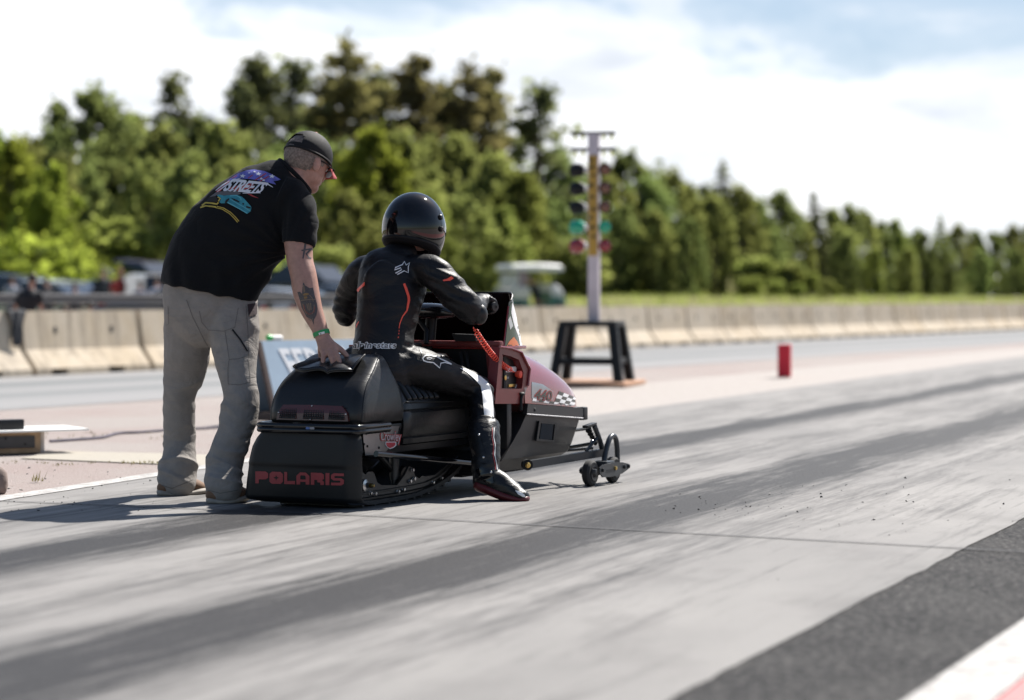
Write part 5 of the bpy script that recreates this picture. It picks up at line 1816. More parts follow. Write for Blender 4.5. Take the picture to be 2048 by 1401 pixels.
# ---- cheek: the hood's open rear flank with its switch panel
XC = .420
out_ = [(1000, 694), (1022, 697), (1043, 705), (1060, 738), (1056, 772), (1054, 807), (1022, 808), (990, 808)]
inn = [(1005, 709), (1022, 713), (1038, 720), (1047, 745), (1045, 771), (1043, 778), (1022, 779), (1001, 778)]
ck = P3('cheek_frame', MB().plate_hole([sx(a, b, XC) for a, b in out_], [sx(a, b, XC) for a, b in inn], (-.05, 0, 0)), M['redshade'], smooth=None)
P3('cheek_lip', MB().tube([sx(a, b, XC + .004) for a, b in out_[:5]], .006, 8), M['redpaint'], ck)
P3('switch_panel', MB().prism([sx(a, b, XC - .035) for a, b in ((1003, 706), (1052, 722), (1051, 779), (997, 779))], (-.01, 0, 0)), M['plastic'], ck, smooth=None)
P3('cheek_base', MB().prism([sx(a, b, XC - .02) for a, b in ((996, 777), (1050, 777), (1053, 807), (988, 807))], (-.02, 0, 0)), M['redshade'], ck, smooth=None)
XB = XC - .033
for (a, b, c, d, m) in ((1005, 735, 1032, 744, 'white'), (1013, 754, 1017, 758, 'greyprint'), (1017, 769, 1046, 773, 'gold'), (1030, 769, 1040, 777, 'whitesheet')):
    q0 = sx(a, b, XB); q1 = sx(c, d, XB)
    P3('switch_label', MB().box((XB, (q0.y + q1.y) / 2, (q0.z + q1.z) / 2), (.006, abs(q1.y - q0.y), abs(q0.z - q1.z)), bev=.001), M[m], ck)
q0 = sx(1007, 756, XB)
P3('knob', MB().lathe([(.010, 0), (.012, .012), (.004, .014)], q0, (1, 0, 0), 14), M['gold'], ck)
q0 = sx(1032, 749, XB)
P3('kill_switch', MB().lathe([(.013, 0), (.018, .014), (.018, .026), (.010, .03)], q0, (1, 0, 0), 14), M['orange'], ck)
q0 = sx(1042, 800, XC + .004); q1 = sx(1044, 788, XC + .004)
P3('latch', MB().tube([q0 + V((0, 0, -.05)), q0, q1], .008, 8).ball(q1, (.014, .022, .009), 10, 6), M['rubber'], ck)
# inner pillar and cross bar of the console, facing the rider
P3('console_pillar', MB().prism([sy(a, b, 1.045) for a, b in ((970, 690), (1001, 690), (997, 808), (981, 808))], (0, .03, 0)), M['redshade'], smooth=None)
P3('console_pillar', MB().prism([V((-p.x, p.y, p.z)) for p in [sy(a, b, 1.045) for a, b in ((970, 690), (1001, 690), (997, 808), (981, 808))]], (0, .03, 0)), M['redshade'], smooth=None)
P3('console_bar', MB().box((0, 1.06, .700), (.80, .04, .03), bev=.008), M['redshade'])
P3('console_panel', MB().box((0, 1.10, .545), (.79, .02, .29)), M['dark'])
P3('cowl', MB().box((0, 1.17, .683), (.845, .21, .016), bev=.006), M['redpaint'])
P3('cowl_side', MB().box((-.415, 1.15, .55), (.012, .22, .28)), M['redshade'])
P3('lower_console', MB().box((.12, 1.12, .30), (.58, .05, .26), bev=.01), M['plastic'])
P3('dash_shelf', MB().prism([sy(a, b, 1.0) for a, b in ((903, 668), (950, 670), (952, 683), (910, 683))], (0, .06, 0)), M['plastic'], smooth=None)

# ---- windshield
def shield(u, v):
    a = (u - .5) * 2
    ph = a * PI / 2
    xw = .388 - .012 * v
    if abs(a) > .86:
        pass
    x = math.copysign(abs(math.sin(ph)) ** .55, a) * xw if a else 0
    yr = 1.100 + .080 * v
    dep = .42 * (1 - v) + .13 * v
    y = yr + dep * (math.cos(ph) ** .72 if abs(a) < 1 else 0)
    top = .942 - .045 * max(0, (abs(a) - .55) / .45) ** 2
    zb = .690 + .012 * (1 - abs(a)) - .06 * max(0, math.cos(ph)) * (1 - v) * .6
    z = zb + (top - zb) * v
    return (x, y, z)
sm_ = MB().grid(shield, 64, 12)
ws = P3('windshield', sm_, M['gloss'], smooth=70)
# trim of pale edge on the windshield's rear rim
P3('shield_edge', MB().tube([V(shield(1, v / 10)) for v in range(0, 10)], .0045, 6), M['redpaint'], ws)
P3('shield_edge', MB().tube([V(shield(u / 40, 1)) for u in range(1, 40)] , .0035, 6), M['plastic'], ws)
# flat colour patches painted as reflections on the outside of the wing
wbo = bvh_of(sm_.mesh('t', S_M))
M['reflgreen'] = flat_mat('painted_dark_reflection', (.035, .05, .022), .1)
M['reflgrey'] = flat_mat('painted_silver_reflection', (.55, .55, .55), .15, metal=.4)
M['reflorange'] = flat_mat('painted_orange_reflection', (.62, .17, .04), .15)
for q, mm, of in (([(1019, 612), (1024, 604), (1047, 699), (1009, 697)], 'reflgreen', .002), ([(1024, 606), (1027, 612), (1048, 699), (1041, 698), (1036, 672), (1029, 655), (1025, 640), (1022, 625)], 'white', .003), ([(1016, 640), (1020, 632), (1026, 652), (1020, 660)], 'reflgrey', .003), ([(1011, 696), (1018, 683), (1027, 674), (1034, 684), (1040, 698), (1033, 698), (1027, 686), (1020, 697)], 'reflorange', .0035)):
    put('reflection_patch', patch([q], wbo, of, 5), M[mm], ws, I4_, smooth=60)
wb = bvh_of(sm_.mesh('t', S_M))
put('shield_lettering', patch(block_letters(872, 984, 587.5, 595.5, 2), wb, .003, 4), M['greyprint'], ws, Matrix.Identity(4), smooth=None)

# ---- bars, tank and the gear in front of the rider
P3('steering_post', MB().tube([(0, 1.02, .52), (0, 1.08, .70), (0, 1.10, .82)], .028, 12), M['plastic'])
hbar = P3('handlebar', MB().tube([(-.385, 1.005, .875), (-.25, 1.05, .868), (-.10, 1.10, .84), (.10, 1.10, .84), (.25, 1.05, .868), (.385, 1.005, .875)], .0125, 10, smooth=4), M['plastic'])
for s in (-1, 1):
    P3('grip', MB().tube([(s * .27, 1.043, .869), (s * .385, 1.005, .875)], .0185, 14), M['rubber'], hbar)
    ax = V((s * .95, -.30, .03)).normalized()
    P3('grip_end', MB().lathe([(.004, -.002), (.021, 0), (.023, .006), (.021, .012), (.008, .013), (.007, .009), (.002, .009)], V((s * .385, 1.005, .875)), ax, 20), M['pan'], hbar)
bp = MB()
for i in range(1):
    bp.tube([(-.17, 1.055, .845), (-.12, 1.05, .852), (0, 1.05, .855), (.09, 1.05, .852), (.135, 1.055, .845)], [.022, .034, .038, .034, .02], 16, smooth=4, side=(0, 1, 0), flat=1.3, round_ends=True)
P3('handlebar_pad', bp, M['tank'], smooth=180)
P3('mirror_bracket', MB().tube([(-.04, 1.04, .82), (.02, 1.02, .76), (.03, 1.0, .70)], .012, 8), M['plastic'])
P3('fuel_cap', MB().lathe([(.01, 0), (.052, 0), (.056, .008), (.056, .026), (.05, .032), (.01, .033)], (-.02, .93, .672), (0, 0, 1), 24), M['plastic'])
tk = MB().loft([rrect(w_, a, b, z, .07, 6) for z, w_, a, b in ((.50, .165, .88, 1.06), (.56, .178, .87, 1.065), (.63, .17, .88, 1.06), (.655, .14, .90, 1.05), (.662, .08, .93, 1.03))])
P3('fuel_tank', tk, M['tank'], smooth=60)
P3('hose', MB().tube([(.20, 1.03, .66), (.225, 1.0, .60), (.245, .99, .52), (.25, 1.0, .46)], .011, 8, smooth=4), M['rubber'])
P3('hose', MB().tube([(.225, 1.03, .665), (.25, 1.0, .61), (.268, .99, .54), (.272, 1.0, .47)], .008, 8, smooth=4), M['rubber'])

# ---- front end: trailing arms, spindles and the wheeled runners that stand in for skis
for s in (1, -1):
    def T(a, b, x=.56):
        p = sx(a, b, x)
        return V((s * p.x, p.y, p.z))
    X1 = .545
    A = T(1054, 930, X1 - .10); Bq = T(1208, 905, X1)
    u_ = (Bq - A).normalized(); up = V((0, 0, 1)); w_ = u_.cross(up).normalized()
    up = w_.cross(u_)
    def beam(p, q, hw, hh):
        return MB().loft([[e + w_ * i * hw + up * j * hh for i, j in ((-1, -1), (1, -1), (1, 1), (-1, 1))] for e in (p, q)])
    arm = P3('trailing_arm', beam(A, Bq, .015, .0185), M['frame'], smooth=None)
    P3('pivot_bush', MB().lathe([(.010, -.02), (.026, -.018), (.026, .016), (.012, .018)], A, (s * .6, -.8, 0), 16), M['rubber'], arm)
    P3('pivot_bolt', MB().lathe([(.014, .014), (.014, .024), (.007, .03)], A, (s * .6, -.8, 0), 10), M['gold'], arm)
    top_ = T(1189, 853, X1); low = T(1216, 940, X1 + .02)
    sp = P3('spindle', MB().tube([top_, T(1199, 880, X1), T(1209, 915, X1), low], [.0135, .0135, .014, .018], 12, smooth=3), M['frame'])
    P3('brace', MB().tube([T(1196, 874, X1), T(1172, 903, X1 - .03)], .008, 8), M['frame'], sp)
    # steering arm and bellows on top
    P3('steering_arm', MB().box(tuple(top_ + V((s * -.012, -.03, .006))), (.03, .11, .014), rot=(0.1, 0, 0), bev=.004), M['plastic'], sp)
    b_ = MB()
    for k in range(5):
        p = T(1178 + k * 3.2, 862 + k * 6, X1 - .04)
        b_.ball(tuple(p), (.017 - .0015 * k, .019 - .0015 * k, .014), 12, 6)
    P3('rubber_boot', b_, M['rubber'], sp)
    P3('rod_end', MB().ball(tuple(T(1184, 884, X1 - .03)), .011, 12, 8), M['steel'], sp)
    # radius rods back to the chassis
    for (c, d, e, f, r_) in ((1150, 861, 1180, 857, .008), (1128, 897, 1182, 888, .009), (1130, 902, 1185, 897, .007)):
        q = T(e, f, X1 - .03); p = T(c, d, .33)
        P3('radius_rod', MB().tube([p, q], r_, 8), M['frame'], sp)
    # runner: two lens-shaped side plates on two wheels, with the loop handle of a ski
    RXc = .585
    base_y = T(1181, 950, RXc).y
    def plate(dx):
        prof_ = [(-.035, .066), (-.02, .050), (.04, .030), (.15, .026), (.27, .034), (.345, .052), (.362, .066), (.345, .078), (.27, .090), (.15, .096), (.04, .090), (-.02, .078)]
        return [V((s * (RXc + dx), base_y + y, z + .012)) for y, z in prof_]
    r1 = P3('ski_runner', MB().prism([V((p.x, max(p.y, base_y + .004 + .3 * abs(p.z - .078)), p.z)) for p in plate(.042)], (s * .006, 0, 0)), M['frame'], smooth=None)
    P3('inner_plate', MB().prism(plate(-.046), (s * .006, 0, 0)), M['frame'], r1, smooth=None)
    for y in (-.02, .345):
        P3('runner_spacer', MB().box((s * (RXc - .003), base_y + y, .075), (.088, .022, .022), bev=.004), M['frame'], r1)
    P3('runner_saddle', MB().box((s * (RXc - .003), base_y + .15, .100), (.088, .09, .03), bev=.006), M['frame'], r1)
    for y in (0, .262):
        wl = P3('runner_wheel', MB().lathe([(.012, -.019), (.053, -.021), (.064, -.012), (.064, .012), (.053, .021), (.012, .019)], (s * (RXc - .002), base_y + y, .064), (s, 0, 0), 30), M['tyre'], r1)
        P3('wheel_hub', MB().lathe([(.008, .019), (.036, .0205), (.038, .025), (.030, .026), (.018, .022), (.013, .036), (.004, .037)], (s * (RXc - .002), base_y + y, .064), (s, 0, 0), 22), M['rail'], wl)
    for y, m in ((.035, 'plastic'), (.29, 'plastic'), (.185, 'gold'), (.34, 'plastic')):
        P3('runner_bolt', MB().lathe([(.010, .046), (.010, .055), (.004, .058)], (s * RXc, base_y + y, .078), (s, 0, 0), 10), M[m], r1)
    P3('runner_plaque', MB().box((s * (RXc + .0468), base_y + .135, .068), (.002, .12, .026), bev=.0008), M['greypad'], r1)
    g = MB()
    for k in range(9):
        g.box((s * (RXc + .0485), base_y + .086 + k * .0122, .068), (.001, .0065, .016))
    P3('plaque_mark', g, M['frame'], r1, smooth=None)
    hp_ = [(.150, .095), (.165, .13), (.190, .18), (.225, .222), (.265, .232), (.297, .212), (.313, .16), (.315, .09)]
    P3('ski_loop', MB().tube([V((s * RXc, base_y + y, z)) for y, z in hp_], .0135, 12, smooth=4), M['frame'], r1)

# ================================================================== PEOPLE
M['skin'] = mat('weathered_skin', (0.40, 0.225, 0.175), 0.5, vscale=45, var=0.16, bump=0.15, bscale=150)
M['hair'] = mat('short_grey_hair', (0.22, 0.175, 0.15), 0.8, vscale=90, var=0.5, bump=1.0, bscale=240)
M['bootleather'] = mat('black_boot_leather', (0.009, 0.009, 0.010), 0.42, bump=0.1, bscale=90, spec=.4, crease=(.2, 9, .008))
M['bootred'] = mat('dark_red_boot_sole', (0.10, 0.010, 0.013), 0.45)
I4 = Matrix.Identity(4)


def stroke_nodes(pts, ox, oy, sc):
    return [(ox + x / sc, oy + y / sc) for x, y in pts]


def sw(x, y, z):
    return S_M @ V((x, y, z))


# ------------------------------------------------------------------ rider
rd_loc = sw(0.02, .58, 0)
rd = thing('person', 'person in a black leather racing suit and glossy helmet astride the snowmobile', 'person', rd_loc, -SLED_TH)
su = MB()
# trunk
su.pxt([(764, 772, 11.02, 58, .13), (766, 745, 11.03, 64, .145), (766, 715, 11.05, 62, .135), (767, 690, 11.06, 60, .125), (770, 660, 11.09, 60, .12), (776, 625, 11.12, 63, .128), (781, 590, 11.16, 67, .135), (786, 560, 11.2, 70, .135), (790, 535, 11.22, 66, .115), (798, 516, 11.24, 42, .08), (803, 503, 11.26, 30, .066)], seg=28)
# aero hump and back protector
su.ball(at(768, 585, 11.08), (.105, .05, .150), 20, 14)
# shoulders and sleeves
su.pxt([(776, 536, 11.24, 28), (750, 538, 11.27, 31), (728, 545, 11.31, 31), (710, 563, 11.35, 29), (697, 590, 11.41, 26), (690, 618, 11.44, 25), (692, 634, 11.47, 20)])
eL = at(693, 628, 11.47)
su.tube([eL, eL.lerp(sw(-.335, .95, .885), .5), sw(-.335, .955, .885)], [.052, .050, .038], 14, smooth=3, round_ends=True)
su.pxt([(828, 538, 11.17, 28), (860, 541, 11.12, 32), (884, 560, 11.09, 33), (906, 585, 11.08, 32), (930, 610, 11.08, 31), (946, 624, 11.10, 27)])
eR = at(944, 622, 11.10)
su.tube([eR, eR.lerp(sw(.335, .95, .888), .45), sw(.335, .955, .888)], [.064, .056, .040], 16, smooth=3, round_ends=True)
# right leg out to the ground
su.pxt([(782, 738, 11.02, 46), (820, 733, 11.05, 43), (860, 742, 11.1, 38), (900, 757, 11.16, 33), (938, 770, 11.21, 29), (962, 783, 11.22, 26)])
su.pxt([(960, 778, 11.22, 26), (963, 800, 11.19, 25.5), (965, 830, 11.12, 25), (968, 870, 11.05, 24)])
# left leg, on its running board
su.tube([sw(-.09, .58, .60), sw(-.22, .80, .575), sw(-.335, .98, .52)], [.105, .09, .072], 14, smooth=3, round_ends=True)
su.tube([sw(-.335, .97, .51), sw(-.345, .93, .36), sw(-.35, .88, .25)], [.068, .058, .05], 14, smooth=3, round_ends=True)
# collar
su.pxt([(803, 512, 11.25, 33, .07), (806, 497, 11.26, 30, .062)], smooth=0, round_ends=False)
suit_me = fuse(su, .0075, 5)


def suit_wr(c, n):
    f = noise.noise(V((c.x * 9, c.y * 9, c.z * 22))) * .004 + noise.noise(V((c.x * 26 + 5, c.y * 26, c.z * 40))) * .0022
    lo = sw(.35, .9, .5)
    k = max(0, 1 - (c - at(905, 575, 11.08)).length / .2) + max(0, 1 - (c - at(693, 610, 11.42)).length / .15) + max(0, 1 - (c - at(955, 785, 11.2)).length / .16) + max(0, 1 - (c - at(800, 705, 11.05)).length / .13)
    f += k * .006 * math.sin((c.x * .5 + c.z) * 130 + 3 * noise.noise(c * 9))
    return f


displace(suit_me, suit_wr)
suit_bvh = bvh_of(suit_me)
suit = link_mesh('racing_suit', suit_me, M['leather'], rd, I4, 180)
# the body inside the suit
bd_ = MB()
bd_.pxt([(766, 745, 11.05, 46, .10), (770, 660, 11.1, 46, .09), (783, 585, 11.18, 50, .09), (798, 520, 11.25, 30, .06), (806, 495, 11.27, 24, .055), (818, 470, 11.29, 25, .06)])
bd_.ball(at(826, 450, 11.30), (.085, .10, .115), 18, 12)
bd_.ball(at(840, 480, 11.34), (.05, .06, .055), 12, 8)
bd_.ball(at(850, 462, 11.38), (.014, .02, .022), 8, 6)
bd_.pxt([(760, 542, 11.28, 18), (712, 560, 11.37, 18), (693, 622, 11.46, 15)]); bd_.tube([eL, sw(-.335, .99, .885)], [.032, .026], 10, round_ends=True)
bd_.pxt([(828, 538, 11.17, 18), (884, 562, 11.09, 20), (942, 620, 11.10, 16)]); bd_.tube([eR, sw(.335, .99, .888)], [.036, .028], 10, round_ends=True)
bd_.pxt([(785, 738, 11.02, 30), (860, 745, 11.1, 26), (955, 778, 11.22, 19), (966, 850, 11.1, 15), (968, 925, 10.98, 13)])
bd_.tube([sw(-.09, .58, .60), sw(-.335, .98, .52), sw(-.35, .88, .22)], [.075, .055, .035], 10, round_ends=True)
link_mesh('body', fuse(bd_, .010, 3), M['skin'], rd, I4, 180)


def suit_decal(name, polys, m, off=.003, ml=4):
    return put(name, patch(polys, suit_bvh, off, ml), m, suit, I4, smooth=60)


z3 = lambda pts: stroke_nodes(pts, 640, 360, 3.686)
suit_decal('orange_stripe', [z3([(274, 850), (275, 808), (300, 783), (331, 753), (331, 778), (303, 802), (288, 822)])], M['orange'])
rs_c = z3([(619, 766), (634, 805), (652, 862), (654, 890), (646, 930), (640, 964), (608, 1008), (588, 1058), (581, 1098)])
suit_decal('orange_stripe', line_px(rs_c, [4.4, 5, 5.2, 5, 4, 3, 2.4, 2, 1.6]), M['orange'])
for q in ([(585, 1108), (579, 1108), (578, 1120), (583, 1120)], [(583, 1130), (577, 1130), (576, 1141), (581, 1141)], [(580, 1156), (573, 1159), (572, 1168), (579, 1166)]):
    suit_decal('orange_stripe', [z3(q)], M['orange'])
suit_decal('orange_stripe', [z3([(903, 740), (935, 731), (968, 711), (986, 726), (958, 746), (912, 749)])], M['orange'])
suit_decal('orange_stripe', line_px(z3([(288, 1046), (276, 1066), (268, 1090)]), [1.6, 2.4, 1]), M['orange'])
# star mark on the shoulder blade
star = z3([(556, 690), (600, 664), (594, 650), (549, 666), (556, 648), (606, 628), (622, 604), (634, 631), (663, 613), (651, 642), (649, 687), (620, 672), (569, 699)])
suit_decal('star_mark', line_px(star, 2.0), M['white'])
# mark on the thigh
z5 = lambda pts: stroke_nodes(pts, 800, 560, 5.836)
mk = z5([(600, 988), (520, 966), (474, 976), (462, 1030), (388, 968), (318, 960), (275, 945), (264, 918), (290, 888), (340, 878), (385, 892), (425, 896), (480, 930), (540, 955), (600, 988)])
suit_decal('thigh_mark', line_px(mk, 2.3), M['white'])
suit_decal('thigh_mark', line_px(z5([(310, 918), (350, 908), (375, 916), (345, 930), (312, 924)]), 1.5), M['white'])
# lettering across the waist: outlined italic
tv, tf = text_flat('alpinestars', bold=.105, spacing=1.02)
q = ((708.5, 684.5), (793, 685.5), (705.5, 700.5), (790.5, 700.5))
big = [(u * 1.018 - .009, v * 1.16 - .08) for u, v in tv]
put('waist_lettering', on_surface(warp(big, *q), tf, suit_bvh, .003), M['white'], suit, I4, smooth=None)
tv2, tf2 = text_flat('alpinestars', bold=-.004, spacing=1.02)
put('waist_lettering', on_surface(warp(tv2, *q), tf2, suit_bvh, .0045), M['dark'], suit, I4, smooth=None)
# pale panels on the right leg
suit_decal('leg_panel', [[(919, 737), (930, 737.5), (946, 746), (962, 754), (974, 764), (981, 776), (985, 800), (987.5, 846), (970, 846), (967, 815), (965, 792), (961, 772), (950, 760), (934, 746)]], M['white'], .003, 5)
M['bluepanel'] = flat_mat('pale_blue_suit_panel', (0.30, 0.40, 0.50), .5)
suit_decal('leg_panel', [[(921, 806), (930, 811), (938, 826), (945, 846), (945, 858), (938, 852), (929, 836)]], M['bluepanel'])
# moulded armour: shoulder cup, elbow cup, stretch panels
suit_decal('seam', line_px(z3([(385, 565), (350, 680), (338, 800), (345, 930), (400, 1010), (480, 985), (560, 860), (600, 780), (585, 700)]), 1.2), M['dark'], .0018)
for k in range(7):
    x = 700 + k * 10
    suit_decal('seam', line_px(z3([(x, 620), (x + 3, 730), (x + 12, 850)]), .8), M['dark'], .0018)
sc = MB(); p_ = at(880, 540, 11.085)
sc.ball(p_, (.044, .034, .040), 16, 10)
link_mesh('shoulder_cup', sc.mesh('c'), M['plastic'], suit, I4, 180)
for (x, y, Yd, r3) in ((958, 629, 11.082, (.040, .036, .050)), (687, 628, 11.437, (.044, .034, .050))):
    e_ = MB(); e_.ball(at(x, y, Yd), r3, 16, 10)
    link_mesh('armour_cup', e_.mesh('c'), M['plastic'], suit, I4, 180)
for pts in ([(190, 700), (205, 790), (122, 880)], [(122, 880), (170, 960), (225, 1010), (268, 1000)], [(800, 590), (806, 680), (880, 722), (920, 716)], [(1000, 760), (1040, 800), (1036, 862)], [(1036, 862), (1100, 940), (1150, 1010), (1130, 1060)], [(395, 570), (300, 650), (240, 760)], [(700, 620), (760, 640), (800, 720), (770, 860), (735, 960), (720, 1090)]):
    suit_decal('seam', line_px(z3(pts), 1.3), M['plastic'], .0026)
for pts in ([(640, 1180), (720, 1220), (760, 1300)], ):
    suit_decal('seam', line_px(z3(pts), 1.2), M['plastic'], .0026)
# waistband of ribbed stretch fabric
wb_ = MB()
for k in range(4):
    zc_ = 676 + 5.0 * k
    pass

# helmet
hc = at(827, 449, 11.31)
hf = V((.60, .78, -.16)).normalized(); hr = hf.cross(V((0, 0, 1))).normalized(); hu = hr.cross(hf)
HM = Matrix(((hr.x, hf.x, hu.x, hc.x), (hr.y, hf.y, hu.y, hc.y), (hr.z, hf.z, hu.z, hc.z), (0, 0, 0, 1)))
def hel(th, t, k=1.0):
    """th 0 = front, t 0 top .. 1 rim"""
    fr = max(0, math.cos(th)); bk = max(0, -math.cos(th))
    pm = math.radians(122 + 12 * fr ** 1.5 - 6 * bk)
    ph = pm * t
    a = .138; b = .150 if math.cos(th) > 0 else .146
    x = a * math.sin(ph) * math.sin(th); y = b * math.sin(ph) * math.cos(th)
    z = math.cos(ph) * (.150 if ph < PI / 2 else .185)
    low = max(0, (ph - 1.2) / .9)
    y += fr ** 1.3 * low * .030
    x *= 1 + .10 * low * (1 - fr * .35); y *= 1 + .06 * low
    return V((x * k, y * k, z))
rings = [[hel(2 * PI * j / 40, max(.02, i / 22)) for j in range(40)] for i in range(23)]
rings += [[hel(2 * PI * j / 40, 1.0, .93) + V((0, 0, -.004)) for j in range(40)], [hel(2 * PI * j / 40, .93, .88) for j in range(40)], [hel(2 * PI * j / 40, .75, .86) for j in range(40)], [hel(2 * PI * j / 40, .5, .84) for j in range(40)]]
hel_o = put('helmet', MB().loft(rings, True, False), M['gloss'], rd, HM, smooth=60)
put('rim', MB().tube([hel(2 * PI * j / 40, 1.0, .985) for j in range(40)], .008, 8, closed=True), M['rubber'], hel_o, HM, smooth=180)
put('padding', MB().tube([hel(2 * PI * j / 40, .985, .80) + V((0, 0, -.004)) for j in range(40)], .030, 10, closed=True), M['stretch'], hel_o, HM, smooth=180)
def vis(u, v):
    th = (u - .5) * 2 * 1.35
    p = hel(th, .50 + .27 * v)
    return p * (1.018 if 0.02 < u < .98 else 1.004)
put('visor', MB().grid(vis, 30, 8), M['carglass'], hel_o, HM, smooth=180)
for s in (1, -1):
    for t_ in (.62, .78):
        p = hel(s * 1.38, t_)
        put('visor_screw', MB().lathe([(.013, -.004), (.013, .007), (.009, .011)], p, p.normalized(), 14), M['plastic'], hel_o, HM)
put('chin_strap', MB().tube([hel(1.7, .97, .93), V((.05, .06, -.17)), hel(-1.7, .97, .93)], .007, 6, smooth=4), M['stretch'], hel_o, HM)

# gloves closed round the grips
for s in (1, -1):
    g = MB()
    ga = V((s * .27, 1.043, .869)); gb = V((s * .385, 1.005, .875)); ax = (gb - ga).normalized()
    fwd = V((0, 0, 1)).cross(ax)
    if fwd.y < 0:
        fwd = -fwd
    up = V((0, 0, 1))
    gc_ = ga.lerp(gb, .56)
    wrist = V((s * .335, .945, .888))
    g.tube([wrist + V((0, -.05, -.002)), wrist, gc_ - fwd * .035 + up * .024, gc_ + up * .032 - fwd * .004], [.037, .036, .043, .034], 14, smooth=3, side=ax, flat=1.15, round_ends=True)
    for k, (ln_, r_) in enumerate(((.9, .0125), (1.0, .0135), (.97, .0132), (.82, .0115))):
        c0_ = gc_ + ax * ((-.034 + .0235 * k) * 1.0)
        g.tube([c0_ - fwd * .006 + up * .034, c0_ + fwd * .024 * ln_ + up * .030, c0_ + fwd * .036 * ln_ + up * .006, c0_ + fwd * .026 * ln_ - up * .018, c0_ - fwd * .002 - up * .026], [r_, r_, r_ * .95, r_ * .92, r_ * .82], 10, smooth=3, round_ends=True)
        g.ball(c0_ + up * .039 - fwd * .002, (.0125, .014, .011), 10, 6)
    c0_ = gc_ - ax * .046
    g.tube([c0_ - fwd * .038 + up * .012, c0_ - fwd * .030 - up * .010, c0_ - fwd * .006 - up * .026, c0_ + fwd * .018 - up * .024], [.0165, .0145, .0135, .011], 10, smooth=3, round_ends=True)
    me = fuse(g, .0045, 2)
    gl = link_mesh('glove', me, M['leather'], rd, S_M, 180)
    put('cuff_strap', MB().tube([wrist + V((0, -.03, 0)), wrist + V((0, -.008, .001))], .0405, 14), M['plastic'], gl, S_M)

# boots
b = MB()
b.pxt([(967, 850, 11.10, 32), (969, 880, 11.04, 32), (972, 912, 11.0, 29), (970, 938, 10.98, 28), (974, 956, 10.97, 28)], round_ends=False)
b.pxt([(966, 960, 10.99, 22), (987, 963, 10.97, 27, .056), (1010, 974, 10.95, 23.5, .056), (1031, 986, 10.93, 18, .052), (1045, 992, 10.91, 12, .042)])
bme = fuse(b, .006, 3)
displace(bme, lambda c, n: .003 * noise.noise(V((c.x * 20, c.y * 20, c.z * 45))))
boot_b = bvh_of(bme)
boot = link_mesh('boot', bme, M['bootleather'], rd, I4, 180)
sole = MB()
sole.pxt([(960, 972, 10.98, 13, .042), (985, 982, 10.96, 12, .05), (1010, 992, 10.94, 11, .052), (1035, 998, 10.92, 9, .048), (1052, 998, 10.905, 7, .032)])
link_mesh('sole', fuse(sole, .005, 2), M['bootred'], boot, I4, 180)
bt = MB(); bt.pxt([(967, 850, 11.10, 33), (967, 856, 11.095, 33.5)], smooth=0, round_ends=False)
link_mesh('boot_cuff', bt.mesh('c'), M['plastic'], boot, I4, 60)
red_l = [(985, 856), (984, 875), (987, 890), (986, 910), (990, 930), (991, 940)]
put('boot_stripe', patch(line_px(red_l, 1.8), boot_b, .0025, 4), M['flapred'], boot, I4, smooth=None)
put('boot_stripe', patch(line_px([(x + 3.2, y) for x, y in red_l], 1.4), boot_b, .0025, 4), M['white'], boot, I4, smooth=None)
put('toe_mark', patch([[(1030, 981), (1040, 984), (1049, 990), (1051, 995), (1045, 994), (1036, 989)]], boot_b, .0022, 3), M['white'], boot, I4, smooth=None)
put('shin_guard', patch([[(941, 858), (952, 856), (960, 866), (962, 878), (970, 905), (975, 928), (962, 926), (950, 905), (944, 880)]], boot_b, .006, 4), M['plastic'], boot, I4, smooth=60)
put('ankle_guard', patch([[(952, 940), (964, 934), (978, 940), (986, 952), (988, 966), (976, 968), (960, 958)]], boot_b, .006, 4), M['gloss'], boot, I4, smooth=60)
for x, y in ((967, 915), (958, 870), (982, 945)):
    h = at(x, y, 10.9)
    r = ray(x, y).normalized(); hit = boot_b.ray_cast(CAMP, r)[0]
    if hit:
        put('buckle', MB().ball(hit - r * .006, (.006, .004, .006), 8, 6), M['steel'], boot, I4)
b = MB()
b.tube([sw(-.35, .90, .32), sw(-.352, .86, .24), sw(-.355, .84, .215)], [.062, .056, .055], 14, smooth=3)
b.tube([sw(-.355, .80, .205), sw(-.36, .90, .195), sw(-.37, 1.03, .185)], [.042, .044, .032], 12, smooth=3, round_ends=True)
boot2 = link_mesh('boot', fuse(b, .008, 3), M['bootleather'], rd, I4, 180)

# coiled tether from the rider's wrist to the kill switch
a = sx(946, 655, .40); bq = sx(1028, 745, XC - .01)
A_ = S_M @ a; B_ = S_M @ bq
mb = MB(); pts = []
nC = 27
dirn = (B_ - A_); dl = dirn.length
tq = dirn.normalized(); o1 = tq.orthogonal().normalized(); o2 = tq.cross(o1)
for i in range(nC * 10 + 1):
    f = i / (nC * 10)
    if f < .06 or f > .90:
        rr = .002
    else:
        rr = .0125
    sag = V((0, 0, -.030 * math.sin(PI * f)))
    pts.append(A_ + dirn * f + sag + (o1 * math.cos(2 * PI * i / 10) + o2 * math.sin(2 * PI * i / 10)) * rr)
tt = put('tether_cord', mb.tube(pts, .0026, 5), M['orange'], smooth=180)
tag(tt, 'coiled bright orange-red tether cord between the rider\'s arm and the red switch panel', 'tether cord')

